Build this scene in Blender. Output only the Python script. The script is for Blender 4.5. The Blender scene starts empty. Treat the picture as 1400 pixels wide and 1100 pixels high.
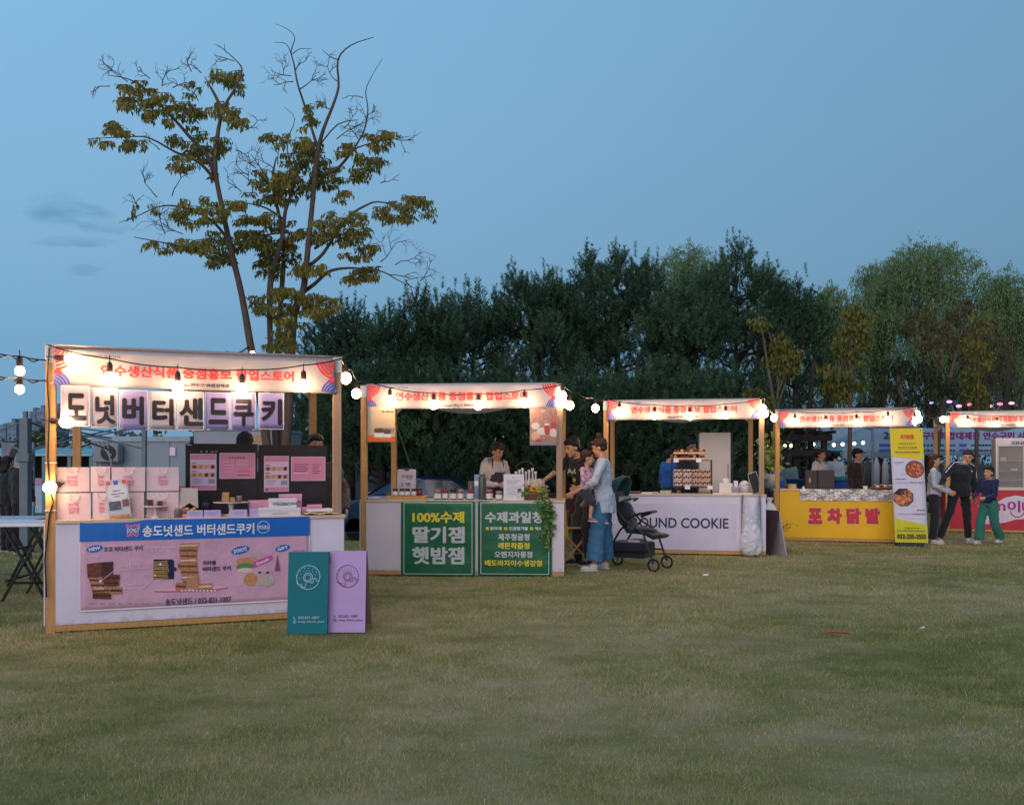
import bpy, math, random
import numpy as np
from mathutils import Vector, Matrix, Euler
R = math.radians
random.seed(7)
rng = np.random.default_rng(11)
scene = bpy.context.scene
C = scene.collection

# ---------------------------------------------------------------- camera
F = 1200.0; H = 1.36; HY = 633.0
cd = bpy.data.cameras.new('camera'); cam = bpy.data.objects.new('camera', cd); C.objects.link(cam)
cam.location = (0, 0, H); cam.rotation_euler = (R(90), 0, 0)
cd.sensor_width = 36; cd.lens = 36 * F / 1400; cd.shift_y = (HY - 550) / 1400
cd.clip_start = .1; cd.clip_end = 3000
scene.camera = cam
scene.view_settings.view_transform = 'Standard'; scene.view_settings.look = 'None'
scene.view_settings.exposure = 0; scene.view_settings.gamma = 1
scene.cycles.use_denoising = True
scene.cycles.max_bounces = 6; scene.cycles.diffuse_bounces = 3; scene.cycles.transparent_max_bounces = 12
scene.cycles.sample_clamp_indirect = 3

# ---------------------------------------------------------------- sky: dusk, the sun just down behind the camera
SUN_EL = R(6); SUN_AZ = R(195)      # azimuth of the afterglow, measured from +Y clockwise
world = bpy.data.worlds.new('World'); scene.world = world; world.use_nodes = True
nt = world.node_tree; N = nt.nodes; L = nt.links
bg = N['Background']; bg.inputs[1].default_value = 1.0
tc = N.new('ShaderNodeTexCoord'); sp = N.new('ShaderNodeSeparateXYZ'); L.new(tc.outputs['Generated'], sp.inputs[0])
def wmath(op, a, b=None, clamp=False):
    n = N.new('ShaderNodeMath'); n.operation = op; n.use_clamp = clamp
    for i, v in enumerate((a, b)):
        if v is None: continue
        if isinstance(v, (int, float)): n.inputs[i].default_value = v
        else: L.new(v, n.inputs[i])
    return n.outputs[0]
ramp = N.new('ShaderNodeValToRGB'); L.new(sp.outputs[2], ramp.inputs[0])
cr = ramp.color_ramp
cr.elements[0].position = 0.0; cr.elements[0].color = (.165, .340, .525, 1)
cr.elements[1].position = 1.0; cr.elements[1].color = (.175, .390, .640, 1)
for p, c in ((.12, (.175, .368, .570, 1)), (.22, (.215, .425, .635, 1)), (.34, (.232, .462, .700, 1)), (.48, (.235, .490, .750, 1))):
    e = cr.elements.new(p); e.color = c
# the side nearer the last light is a little paler
lat = wmath('MULTIPLY_ADD', sp.outputs[0], -.34); N[-1].inputs[2].default_value = .98
tint = N.new('ShaderNodeMixRGB'); tint.blend_type = 'MULTIPLY'; tint.inputs[0].default_value = 1
L.new(ramp.outputs[0], tint.inputs[1])
cmb = N.new('ShaderNodeCombineXYZ')
for i in range(3): L.new(lat, cmb.inputs[i])
L.new(cmb.outputs[0], tint.inputs[2])
# thin smudges of darker cloud low on the left
az = wmath('DIVIDE', sp.outputs[0], sp.outputs[1]); el = wmath('DIVIDE', sp.outputs[2], sp.outputs[1])
nz = N.new('ShaderNodeTexNoise'); nz.inputs['Scale'].default_value = 9; nz.inputs['Detail'].default_value = 6
mp = N.new('ShaderNodeMapping'); mp.inputs['Scale'].default_value = (1, 1, 4); L.new(tc.outputs['Generated'], mp.inputs[0]); L.new(mp.outputs[0], nz.inputs[0])
nb = N.new('ShaderNodeTexNoise'); nb.inputs['Scale'].default_value = 26; nb.inputs['Detail'].default_value = 5
L.new(mp.outputs[0], nb.inputs[0])
wob = wmath('MULTIPLY', wmath('SUBTRACT', nz.outputs[0], .5), .05)
wob2 = wmath('MULTIPLY', wmath('SUBTRACT', nb.outputs[0], .5), .03)
tot = None
for (px, py, rx, ry, s) in ((98, 292, 52, 17, 1.0), (100, 331, 50, 6, .6), (122, 367, 24, 7, .6), (75, 272, 30, 8, .35), (130, 310, 70, 5, .35)):
    a = wmath('DIVIDE', wmath('ADD', wmath('SUBTRACT', az, (px - 700) / F), wob), rx / F)
    b = wmath('DIVIDE', wmath('ADD', wmath('SUBTRACT', el, (HY - py) / F), wob2), ry / F)
    d = wmath('ADD', wmath('MULTIPLY', a, a), wmath('MULTIPLY', b, b))
    m = wmath('MULTIPLY', wmath('SUBTRACT', 1.15, wmath('MULTIPLY', d, .75), True), s)
    m = wmath('MULTIPLY', m, wmath('GREATER_THAN', sp.outputs[1], 0.0))
    tot = m if tot is None else wmath('MAXIMUM', tot, m)
tot = wmath('MULTIPLY', tot, wmath('MULTIPLY', wmath('SUBTRACT', nb.outputs[0], .25, True), 2.2), True)
clm = N.new('ShaderNodeMixRGB'); L.new(tot, clm.inputs[0]); L.new(tint.outputs[0], clm.inputs[1]); clm.inputs[2].default_value = (.12, .30, .50, 1)
sky = N.new('ShaderNodeTexSky'); sky.sky_type = 'NISHITA'; sky.sun_disc = False
sky.sun_elevation = SUN_EL; sky.sun_rotation = SUN_AZ; sky.altitude = 0; sky.air_density = 1; sky.ozone_density = 3
sm = N.new('ShaderNodeMixRGB'); sm.blend_type = 'MULTIPLY'; sm.inputs[0].default_value = 1; L.new(sky.outputs[0], sm.inputs[1]); sm.inputs[2].default_value = (.05, .05, .05, 1)
fin = N.new('ShaderNodeMixRGB'); fin.inputs[0].default_value = .12; L.new(clm.outputs[0], fin.inputs[1]); L.new(sm.outputs[0], fin.inputs[2])
L.new(fin.outputs[0], bg.inputs[0])
sd = bpy.data.lights.new('sun', 'SUN'); sun = bpy.data.objects.new('sun', sd); C.objects.link(sun)
sd.energy = 1.5; sd.angle = R(60); sd.color = (1.0, .76, .70)
sun.rotation_euler = Vector((math.sin(SUN_AZ) * math.cos(SUN_EL + R(14)), math.cos(SUN_AZ) * math.cos(SUN_EL + R(14)), math.sin(SUN_EL + R(14)))).to_track_quat('Z', 'Y').to_euler()

# ---------------------------------------------------------------- materials
MATS = {}
def mat(name, col, rough=.65, metal=0, var=.12, vs=6.0, bump=0.0, bs=60.0, emit=0, spec=.35, stretch=(1, 1, 1), trans=0, alpha=1, col2=None, sheen=0):
    if name in MATS: return MATS[name]
    m = bpy.data.materials.new(name); m.use_nodes = True; t = m.node_tree; n = t.nodes; l = t.links
    b = n['Principled BSDF']; b.inputs['Roughness'].default_value = rough; b.inputs['Metallic'].default_value = metal
    b.inputs['Specular IOR Level'].default_value = spec
    co = n.new('ShaderNodeTexCoord'); mp = n.new('ShaderNodeMapping'); mp.inputs['Scale'].default_value = stretch; l.new(co.outputs['Object'], mp.inputs[0])
    if var > 0 or col2:
        nz = n.new('ShaderNodeTexNoise'); nz.inputs['Scale'].default_value = vs; nz.inputs['Detail'].default_value = 5; nz.inputs['Roughness'].default_value = .6
        l.new(mp.outputs[0], nz.inputs[0])
        rp = n.new('ShaderNodeValToRGB'); l.new(nz.outputs[0], rp.inputs[0])
        rp.color_ramp.elements[0].position = .3; rp.color_ramp.elements[1].position = .7
        c2 = col2 or tuple(min(1, c * (1 + var)) for c in col)
        c1 = col if col2 else tuple(c * (1 - var) for c in col)
        rp.color_ramp.elements[0].color = (*c1, 1); rp.color_ramp.elements[1].color = (*c2, 1)
        l.new(rp.outputs[0], b.inputs['Base Color'])
    else:
        b.inputs['Base Color'].default_value = (*col, 1)
    if bump > 0:
        bz = n.new('ShaderNodeTexNoise'); bz.inputs['Scale'].default_value = bs; bz.inputs['Detail'].default_value = 4
        l.new(mp.outputs[0], bz.inputs[0])
        bn = n.new('ShaderNodeBump'); bn.inputs['Strength'].default_value = bump; bn.inputs['Distance'].default_value = .02
        l.new(bz.outputs[0], bn.inputs['Height']); l.new(bn.outputs[0], b.inputs['Normal'])
    if emit:
        b.inputs['Emission Color'].default_value = (*col, 1); b.inputs['Emission Strength'].default_value = emit
    if trans: b.inputs['Transmission Weight'].default_value = trans
    if sheen: b.inputs['Sheen Weight'].default_value = sheen
    if alpha < 1: b.inputs['Alpha'].default_value = alpha
    MATS[name] = m; return m

def translucent(name, col, amt=.35, rough=.6, bump=.15, bs=9, var=.04, vs=3):
    """cloth or paper: diffuse with some light let through"""
    if name in MATS: return MATS[name]
    m = mat(name, col, rough, bump=bump, bs=bs, var=var, vs=vs); t = m.node_tree; n = t.nodes; l = t.links
    b = n['Principled BSDF']; tr = n.new('ShaderNodeBsdfTranslucent'); mx = n.new('ShaderNodeMixShader'); mx.inputs[0].default_value = amt
    src = b.inputs['Base Color'].links
    if src: l.new(src[0].from_socket, tr.inputs[0])
    else: tr.inputs[0].default_value = (*col, 1)
    l.new(b.outputs[0], mx.inputs[1]); l.new(tr.outputs[0], mx.inputs[2]); l.new(mx.outputs[0], n['Material Output'].inputs[0])
    return m

def wood(name, c1, c2):
    if name in MATS: return MATS[name]
    m = mat(name, c1, .6, col2=c2, vs=3.5, stretch=(14, 14, 1.1), bump=.25, bs=9)
    t = m.node_tree; n = t.nodes; l = t.links; b = n['Principled BSDF']
    co = n.new('ShaderNodeTexCoord'); v = n.new('ShaderNodeTexVoronoi'); v.inputs['Scale'].default_value = 3.1
    mp = n.new('ShaderNodeMapping'); mp.inputs['Scale'].default_value = (1, 1, .8); l.new(co.outputs['Object'], mp.inputs[0]); l.new(mp.outputs[0], v.inputs[0])
    th = n.new('ShaderNodeValToRGB'); th.color_ramp.elements[0].position = .03; th.color_ramp.elements[1].position = .07
    th.color_ramp.elements[0].color = (.25, .14, .08, 1); th.color_ramp.elements[1].color = (1, 1, 1, 1); l.new(v.outputs['Distance'], th.inputs[0])
    mx = n.new('ShaderNodeMixRGB'); mx.blend_type = 'MULTIPLY'; mx.inputs[0].default_value = .8
    l.new(b.inputs['Base Color'].links[0].from_socket, mx.inputs[1]); l.new(th.outputs[0], mx.inputs[2]); l.new(mx.outputs[0], b.inputs['Base Color'])
    return m

# ---------------------------------------------------------------- geometry helpers
class G:
    def __init__(s): s.v = []; s.f = []; s.mi = []; s.cur = 0
    def m(s, i): s.cur = i; return s
    def add(s, vs, fs):
        o = len(s.v); s.v += [tuple(v) for v in vs]; s.f += [tuple(i + o for i in f) for f in fs]; s.mi += [s.cur] * len(fs); return s
    def box(s, x0, x1, y0, y1, z0, z1, M=None):
        vs = [Vector((x, y, z)) for x in (x0, x1) for y in (y0, y1) for z in (z0, z1)]
        if M is not None: vs = [M @ v for v in vs]
        return s.add(vs, [(0, 1, 3, 2), (4, 6, 7, 5), (0, 4, 5, 1), (2, 3, 7, 6), (0, 2, 6, 4), (1, 5, 7, 3)])
    def cbox(s, c, size, rot=(0, 0, 0)):
        M = Matrix.Translation(c) @ Euler(rot).to_matrix().to_4x4(); a, b, d = [q / 2 for q in size]
        return s.box(-a, a, -b, b, -d, d, M)
    def bar(s, p0, p1, w, t):
        p0 = Vector(p0); p1 = Vector(p1); d = p1 - p0
        q = d.to_track_quat('Z', 'Y'); M = Matrix.Translation(p0) @ q.to_matrix().to_4x4()
        return s.box(-w / 2, w / 2, -t / 2, t / 2, 0, d.length, M)
    def tube(s, pts, r, n=6, caps=True):
        pts = [Vector(p) for p in pts]; k = len(pts); rs = r if isinstance(r, (list, tuple)) else [r] * k
        vs = []; u = None
        for i, p in enumerate(pts):
            d = (pts[min(i + 1, k - 1)] - pts[max(i - 1, 0)])
            d = d.normalized() if d.length > 1e-9 else Vector((0, 0, 1))
            if u is None: u = d.orthogonal().normalized()
            else:
                u = u - d * u.dot(d); u = u.normalized() if u.length > 1e-6 else d.orthogonal().normalized()
            w = d.cross(u)
            for j in range(n):
                a = 2 * math.pi * j / n; vs.append(p + (u * math.cos(a) + w * math.sin(a)) * rs[i])
        fs = [(i * n + j, i * n + (j + 1) % n, (i + 1) * n + (j + 1) % n, (i + 1) * n + j) for i in range(k - 1) for j in range(n)]
        if caps: fs += [tuple(range(n))[::-1], tuple((k - 1) * n + j for j in range(n))]
        return s.add(vs, fs)
    def sph(s, c, r, n=10, m=7, rot=None):
        r = (r, r, r) if isinstance(r, (int, float)) else r; c = Vector(c); q = rot
        vs = []
        for i in range(1, m):
            t = math.pi * i / m
            for j in range(n):
                a = 2 * math.pi * j / n; v = Vector((r[0] * math.sin(t) * math.cos(a), r[1] * math.sin(t) * math.sin(a), r[2] * math.cos(t)))
                if q is not None: v = q @ v
                vs.append(c + v)
        tp = Vector((0, 0, r[2])); bt = -tp
        if q is not None: tp = q @ tp; bt = q @ bt
        vs += [c + tp, c + bt]; T = (m - 1) * n; B = T + 1
        fs = [(i * n + j, (i + 1) * n + j, (i + 1) * n + (j + 1) % n, i * n + (j + 1) % n) for i in range(m - 2) for j in range(n)]
        fs += [(T, j, (j + 1) % n) for j in range(n)] + [(B, (m - 2) * n + (j + 1) % n, (m - 2) * n + j) for j in range(n)]
        return s.add(vs, fs)
    def lathe(s, prof, c=(0, 0, 0), n=16):
        c = Vector(c); vs = []; k = len(prof)
        for r, z in prof:
            for j in range(n):
                a = 2 * math.pi * j / n; vs.append(c + Vector((r * math.cos(a), r * math.sin(a), z)))
        fs = [(i * n + j, i * n + (j + 1) % n, (i + 1) * n + (j + 1) % n, (i + 1) * n + j) for i in range(k - 1) for j in range(n)]
        fs += [tuple(range(n))[::-1], tuple((k - 1) * n + j for j in range(n))]
        return s.add(vs, fs)
    def loft(s, rings, n=14):
        vs = []; k = len(rings)
        for c, u, w, a, b in rings:
            c = Vector(c)
            for j in range(n):
                t = 2 * math.pi * j / n; vs.append(c + u * (a * math.cos(t)) + w * (b * math.sin(t)))
        fs = [(i * n + j, i * n + (j + 1) % n, (i + 1) * n + (j + 1) % n, (i + 1) * n + j) for i in range(k - 1) for j in range(n)]
        fs += [tuple(range(n))[::-1], tuple((k - 1) * n + j for j in range(n))]
        return s.add(vs, fs)
    def sheet(s, f, x0, x1, z0, z1, nx=12, nz=6):
        vs = [f(x0 + (x1 - x0) * i / nx, z0 + (z1 - z0) * j / nz) for j in range(nz + 1) for i in range(nx + 1)]
        return s.add(vs, [(j * (nx + 1) + i, j * (nx + 1) + i + 1, (j + 1) * (nx + 1) + i + 1, (j + 1) * (nx + 1) + i) for j in range(nz) for i in range(nx)])
    def plate(s, pts, y0, y1):
        """polygon in x,z given anticlockwise, thickness y0..y1"""
        k = len(pts); vs = [(x, y0, z) for x, z in pts] + [(x, y1, z) for x, z in pts]
        return s.add(vs, [tuple(range(k)), tuple(range(2 * k - 1, k - 1, -1))] + [(i, i + k, (i + 1) % k + k, (i + 1) % k) for i in range(k)])
    def build(s, name, mats, parent=None, smooth=False, bev=0, loc=None, rz=0, solid=0):
        me = bpy.data.meshes.new(name); me.from_pydata(s.v, [], s.f)
        mats = mats if isinstance(mats, (list, tuple)) else [mats]
        for m_ in mats: me.materials.append(m_)
        if len(mats) > 1: me.polygons.foreach_set('material_index', s.mi)
        if smooth: me.polygons.foreach_set('use_smooth', [True] * len(me.polygons))
        me.validate(); me.update()
        o = bpy.data.objects.new(name, me); C.objects.link(o)
        if parent: o.parent = parent
        if loc is not None: o.location = loc
        if rz: o.rotation_euler = (0, 0, rz)
        if bev:
            b = o.modifiers.new('bevel', 'BEVEL'); b.width = bev; b.segments = 2; b.limit_method = 'ANGLE'
        if solid:
            b = o.modifiers.new('solid', 'SOLIDIFY'); b.thickness = solid
        return o

def tag(o, label=None, cat=None, group=None, kind=None):
    if label: o['label'] = label
    if cat: o['category'] = cat
    if group: o['group'] = group
    if kind: o['kind'] = kind
    return o
def thing(name, label, cat, loc=(0, 0, 0), rz=0, group=None):
    o = bpy.data.objects.new(name, None); C.objects.link(o); o.empty_display_size = .1
    o.location = loc; o.rotation_euler = (0, 0, rz); return tag(o, label, cat, group)
def P(px, py, Y): return Vector(((px - 700) / F * Y, Y, H - (py - HY) / F * Y))
def npmesh(name, v, f, mats, parent=None, attr=None, idx=None):
    """fast mesh from numpy arrays, all faces the same size"""
    me = bpy.data.meshes.new(name); k = f.shape[1]
    me.vertices.add(len(v)); me.vertices.foreach_set('co', np.asarray(v, np.float32).ravel())
    me.loops.add(f.size); me.loops.foreach_set('vertex_index', f.astype(np.int32).ravel())
    me.polygons.add(len(f)); me.polygons.foreach_set('loop_start', np.arange(0, f.size, k, dtype=np.int32))
    me.update(calc_edges=True)
    for m_ in (mats if isinstance(mats, (list, tuple)) else [mats]): me.materials.append(m_)
    if idx is not None: me.polygons.foreach_set('material_index', idx.astype(np.int32))
    if attr is not None:
        a = me.attributes.new('tone', 'FLOAT', 'FACE'); a.data.foreach_set('value', attr.astype(np.float32))
    o = bpy.data.objects.new(name, me); C.objects.link(o)
    if parent: o.parent = parent
    return o

# lettering: flat print, thickened by a few shifted copies
TXT = {}
def text_mesh(s, bold=0.0, flip=False):
    key = (s, bold)
    if key in TXT: return TXT[key]
    cu = bpy.data.curves.new('t', 'FONT'); cu.body = s; cu.resolution_u = 4; cu.offset = .008 if bold else 0
    o = bpy.data.objects.new('t', cu); me = bpy.data.meshes.new_from_object(o)
    v = [tuple(p.co[:2]) for p in me.vertices]; f = [tuple(p.vertices) for p in me.polygons]
    bpy.data.objects.remove(o); bpy.data.curves.remove(cu); bpy.data.meshes.remove(me)
    TXT[key] = (v, f); return TXT[key]
def lettering(s, x0, x1, z0, z1, m, parent, y=-.004, bold=0.0, warp=None, name='lettering', tilt=0):
    """text filling the box x0..x1, z0..z1 on the parent's front (facing -y)"""
    v, f = text_mesh(s, bold)
    if not v: return
    xs = [p[0] for p in v]; ys = [p[1] for p in v]; a, b = min(xs), max(xs); c, d = min(ys), max(ys)
    sh = [(0, 0)] + ([(bold * a_, bold * b_) for a_ in (-1, 0, 1) for b_ in (-1, 0, 1) if a_ or b_] if bold >= .045 else [(bold, 0), (-bold, 0), (0, bold * .8), (0, -bold * .8)] if bold else [])
    ct, st = math.cos(tilt), math.sin(tilt); cx = (x0 + x1) / 2; cz = (z0 + z1) / 2
    g = G()
    for i, (sx, sz) in enumerate(sh):
        vs = []
        for p in v:
            X = x0 + (p[0] + sx - a + bold) / (b - a + 2 * bold + 1e-6) * (x1 - x0); Z = z0 + (p[1] + sz - c + bold * .8) / (d - c + 1.6 * bold + 1e-6) * (z1 - z0)
            if tilt: X, Z = cx + (X - cx) * ct - (Z - cz) * st, cz + (X - cx) * st + (Z - cz) * ct
            vs.append((X, y - i * .0003 + (warp(X, Z) if warp else 0), Z))
        g.add(vs, f)
    return g.build(name, m, parent)
def ell(cx, cz, rx, rz, n=20, tilt=0):
    ct, st = math.cos(tilt), math.sin(tilt)
    return [(cx + rx * math.cos(2 * math.pi * i / n) * ct - rz * math.sin(2 * math.pi * i / n) * st, cz + rx * math.cos(2 * math.pi * i / n) * st + rz * math.sin(2 * math.pi * i / n) * ct) for i in range(n)]
def rect(x0, x1, z0, z1): return [(x0, z0), (x1, z0), (x1, z1), (x0, z1)]
def printed(name, polys, parent, warp=None, y=-.002):
    """flat printed picture: list of (polygon, material), later ones lie on top; one part"""
    g = G(); ms = []
    for i, (pts, m_) in enumerate(polys):
        if m_ not in ms: ms.append(m_)
        g.m(ms.index(m_)); yy = y - i * .00025
        g.add([(x, yy + (warp(x, z) if warp else 0), z) for x, z in pts], [tuple(range(len(pts)))])
    o = g.build(name, ms, parent)
    if len(polys) > 1: o['kind'] = 'stuff'
    return o
def ring(cx, cz, r, t, n=28, a0=0, a1=2 * math.pi):
    """ring as quads -> list of polygons"""
    out = []; k = max(3, int(n * abs(a1 - a0) / (2 * math.pi)))
    for i in range(k):
        a = a0 + (a1 - a0) * i / k; b = a0 + (a1 - a0) * (i + 1) / k
        out.append([(cx + (r - t) * math.cos(a), cz + (r - t) * math.sin(a)), (cx + r * math.cos(a), cz + r * math.sin(a)), (cx + r * math.cos(b), cz + r * math.sin(b)), (cx + (r - t) * math.cos(b), cz + (r - t) * math.sin(b))])
    return out
def line2(pts, w):
    out = []
    for (x0, z0), (x1, z1) in zip(pts, pts[1:]):
        d = math.hypot(x1 - x0, z1 - z0) or 1; nx, nz = -(z1 - z0) / d * w / 2, (x1 - x0) / d * w / 2
        out.append([(x0 - nx, z0 - nz), (x1 - nx, z1 - nz), (x1 + nx, z1 + nz), (x0 + nx, z0 + nz)])
    return out

# colours
white = mat('white_paint', (.78, .76, .80), .5, var=.03); black = mat('black_plastic', (.012, .012, .014), .45, var=.2)
timber = wood('pine_timber', (.46, .235, .08), (.60, .34, .13)); timber2 = wood('grey_timber', (.34, .21, .13), (.46, .30, .19))
panel_w = mat('laminate_white', (.72, .66, .78), .38, var=.09, vs=1.6, bump=.05, bs=3)
def soil_foot(m, top=.30):
    """mud splashes and scuffs thinning upward from the foot of a board"""
    t = m.node_tree; n = t.nodes; l = t.links; b = n['Principled BSDF']; co = n.new('ShaderNodeTexCoord'); s = n.new('ShaderNodeSeparateXYZ'); l.new(co.outputs['Object'], s.inputs[0])
    z = n.new('ShaderNodeTexNoise'); z.inputs['Scale'].default_value = 11; z.inputs['Detail'].default_value = 8; z.inputs['Roughness'].default_value = .75; l.new(co.outputs['Object'], z.inputs[0])
    a = n.new('ShaderNodeMath'); a.operation = 'MULTIPLY_ADD'; l.new(s.outputs[2], a.inputs[0]); a.inputs[1].default_value = -.9 / top; a.inputs[2].default_value = .42
    c = n.new('ShaderNodeMath'); c.operation = 'ADD'; l.new(a.outputs[0], c.inputs[0]); l.new(z.outputs[0], c.inputs[1])
    r = n.new('ShaderNodeValToRGB'); r.color_ramp.elements[0].position = .60; r.color_ramp.elements[1].position = 1.0; r.color_ramp.elements[0].color = (0, 0, 0, 1); r.color_ramp.elements[1].color = (.75, .75, .75, 1); l.new(c.outputs[0], r.inputs[0])
    x = n.new('ShaderNodeMixRGB'); l.new(r.outputs[0], x.inputs[0]); l.new(b.inputs['Base Color'].links[0].from_socket, x.inputs[1]); x.inputs[2].default_value = (.22, .16, .10, 1); l.new(x.outputs[0], b.inputs['Base Color']); return m
soil_foot(panel_w)
panel_p = mat('laminate_cream', (.72, .62, .66), .4, var=.05, vs=2)
vinyl = translucent('banner_vinyl', (.50, .47, .50), .22, .45, .8, 5)
paper = translucent('paper_white', (.62, .55, .62), .35, .6, .1, 8)
paper_thru = translucent('paper_showthrough', (.42, .36, .68), .35, .6, .1, 8)  # white sheet; lilac tone of light coming through is put into the colour
ink = mat('ink_black', (.014, .012, .02), .5, var=0); ink_w = mat('ink_white', (.80, .80, .84), .5, var=0)
ink_r = mat('ink_red', (.74, .055, .05), .5, var=0); ink_b = mat('ink_blue', (.07, .09, .45), .5, var=0)
ink_y = mat('ink_yellow', (.80, .68, .04), .5, var=0); ink_pk = mat('ink_pink', (.85, .22, .42), .5, var=0)
ink_mg = mat('ink_magenta', (.38, .03, .22), .5, var=0); ink_n = mat('ink_navy', (.02, .03, .10), .5, var=0)
ink_g = mat('ink_grey', (.30, .27, .34), .5, var=0); ink_lp = mat('ink_palepink', (.80, .62, .74), .5, var=0)
choco = mat('print_chocolate', (.16, .045, .03), .5, var=.5, vs=40); biscuit = mat('print_biscuit', (.44, .20, .10), .5, var=.4, vs=60)
cream = mat('print_cream', (.75, .60, .45), .5, var=.2, vs=60); greenp = mat('print_green', (.10, .20, .06), .5, var=.4, vs=80)
bulbm = mat('bulb_glow', (1.0, .62, .32), .3, var=0, emit=64)
steel = mat('steel_grey', (.20, .24, .28), .45, metal=.3); socketm = mat('socket_brown', (.05, .025, .02), .5)
wickm = mat('wicker', (.20, .10, .05), .8, bump=.6, bs=120, var=.3); kraft = mat('kraft_board', (.30, .15, .07), .8, var=.2)
# ---------------------------------------------------------------- lawn
def hgt(x, y):
    dip = np.clip((y - 15.0) / 3.0, 0, 1) * np.clip((3.2 - x) / 2.0, 0, 1) * np.clip((30 - y) / 6.0, 0, 1)
    dip = dip * dip * (3 - 2 * dip)
    return -.42 * dip + .012 * np.sin(x * .9 + 1) * np.sin(y * .7) * np.clip(1 - y / 30, 0, 1)
def lawn_nodes(t, tone=None):
    n = t.nodes; l = t.links; g = n.new('ShaderNodeNewGeometry')
    def nz(scale, det, st=(1, 1, 1), w=0):
        mp = n.new('ShaderNodeMapping'); mp.inputs['Scale'].default_value = st; mp.inputs['Location'].default_value = (w, w * .7, 0); l.new(g.outputs['Position'], mp.inputs[0])
        q = n.new('ShaderNodeTexNoise'); q.inputs['Scale'].default_value = scale; q.inputs['Detail'].default_value = det; q.inputs['Roughness'].default_value = .62; l.new(mp.outputs[0], q.inputs[0]); return q.outputs[0]
    def mth(op, a, b, c=None):
        q = n.new('ShaderNodeMath'); q.operation = op; q.use_clamp = op != 'MULTIPLY_ADD'
        for i, v in enumerate((a, b, c)):
            if v is None: continue
            if isinstance(v, (int, float)): q.inputs[i].default_value = v
            else: l.new(v, q.inputs[i])
        return q.outputs[0]
    big = nz(.42, 4, (.75, 1, 1), 3.3); mid = nz(2.2, 4, (1, 1.3, 1)); fine = nz(38, 3)
    k = mth('MULTIPLY_ADD', big, 1.5, -.36)
    k = mth('MULTIPLY_ADD', mid, 1.3, mth('MULTIPLY_ADD', big, 1.7, -1.0))
    if tone is not None: k = mth('MULTIPLY_ADD', tone, .95, mth('MULTIPLY_ADD', k, .85, -.36))
    else: k = mth('MULTIPLY_ADD', fine, .5, mth('MULTIPLY_ADD', k, .9, -.2))
    return k
def lawn_mat(name, tone, stops, rough=.9):
    m = bpy.data.materials.new(name); m.use_nodes = True; t = m.node_tree; n = t.nodes; l = t.links
    b = n['Principled BSDF']; b.inputs['Roughness'].default_value = rough; b.inputs['Specular IOR Level'].default_value = .15
    ta = None
    if tone:
        a = n.new('ShaderNodeAttribute'); a.attribute_name = 'tone'; ta = a.outputs['Fac']
    k = lawn_nodes(t, ta); r = n.new('ShaderNodeValToRGB'); l.new(k, r.inputs[0])
    for i, (p, c) in enumerate(stops):
        e = r.color_ramp.elements[i] if i < 2 else r.color_ramp.elements.new(p)
        e.position = p; e.color = (*c, 1)
    l.new(r.outputs[0], b.inputs['Base Color']); return m
soil = lawn_mat('lawn_soil', False, ((.12, (.12, .125, .035)), (.95, (.36, .27, .165)), (.5, (.24, .20, .085))))
blade = lawn_mat('lawn_blade', True, ((.05, (.16, .20, .055)), (.98, (.58, .46, .28)), (.36, (.235, .27, .06)), (.62, (.42, .37, .125))))
ys = np.concatenate([np.linspace(-6, 34, 81), 34 + np.geomspace(1, 900, 30)]); xs = np.concatenate([-30 - np.geomspace(1, 900, 24)[::-1], np.linspace(-30, 30, 91), 30 + np.geomspace(1, 900, 24)])
XX, YY = np.meshgrid(xs, ys); ZZ = hgt(XX, YY)
nx, ny = len(xs), len(ys); I = np.arange(nx * ny).reshape(ny, nx)
ff = np.stack([I[:-1, :-1], I[:-1, 1:], I[1:, 1:], I[1:, :-1]], -1).reshape(-1, 4)
gr = npmesh('ground', np.stack([XX, YY, ZZ], -1).reshape(-1, 3), ff, soil); tag(gr, kind='structure'); gr.data.polygons.foreach_set('use_smooth', [True] * len(ff))

def make_grass(n=860000):
    Y = 2.6 * np.exp(rng.random(n) * math.log(24 / 2.6)); X = (rng.random(n) * 2 - 1) * (.70 * Y + .6)
    clump = np.sin(X * 7.3 + 2 * np.sin(Y * 5.1)) * np.sin(Y * 8.9 + 1.7 * np.sin(X * 4.3)) + np.sin(X * 2.1 + Y) * np.sin(Y * 1.7 - X * 1.3)
    keep = rng.random(n) < np.clip(.72 + .25 * clump, .25, 1); X = X[keep]; Y = Y[keep]; clump = clump[keep]; n = len(X)
    s = (np.maximum(Y, 3) / 4) ** .75; h = (.008 + .018 * rng.random(n) ** 1.8) * (1 + .25 * clump) * s ** .55; w = .00135 * s * (.7 + .6 * rng.random(n))
    a = rng.random(n) * 2 * math.pi; lean = .2 + 1.3 * rng.random(n); b = rng.random(n) * 2 * math.pi
    Z = hgt(X, Y)
    p0 = np.stack([X + w * np.cos(a), Y + w * np.sin(a), Z - .004], -1); p1 = np.stack([X - w * np.cos(a), Y - w * np.sin(a), Z - .004], -1)
    p2 = np.stack([X + h * lean * np.cos(b), Y + h * lean * np.sin(b), Z + h], -1)
    v = np.stack([p0, p1, p2], 1).reshape(-1, 3); f = np.arange(3 * n).reshape(n, 3)
    g = npmesh('grass', v, f, blade, attr=rng.random(n)); tag(g, 'short worn lawn of green and straw blades', kind='stuff'); return g
make_grass()

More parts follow.
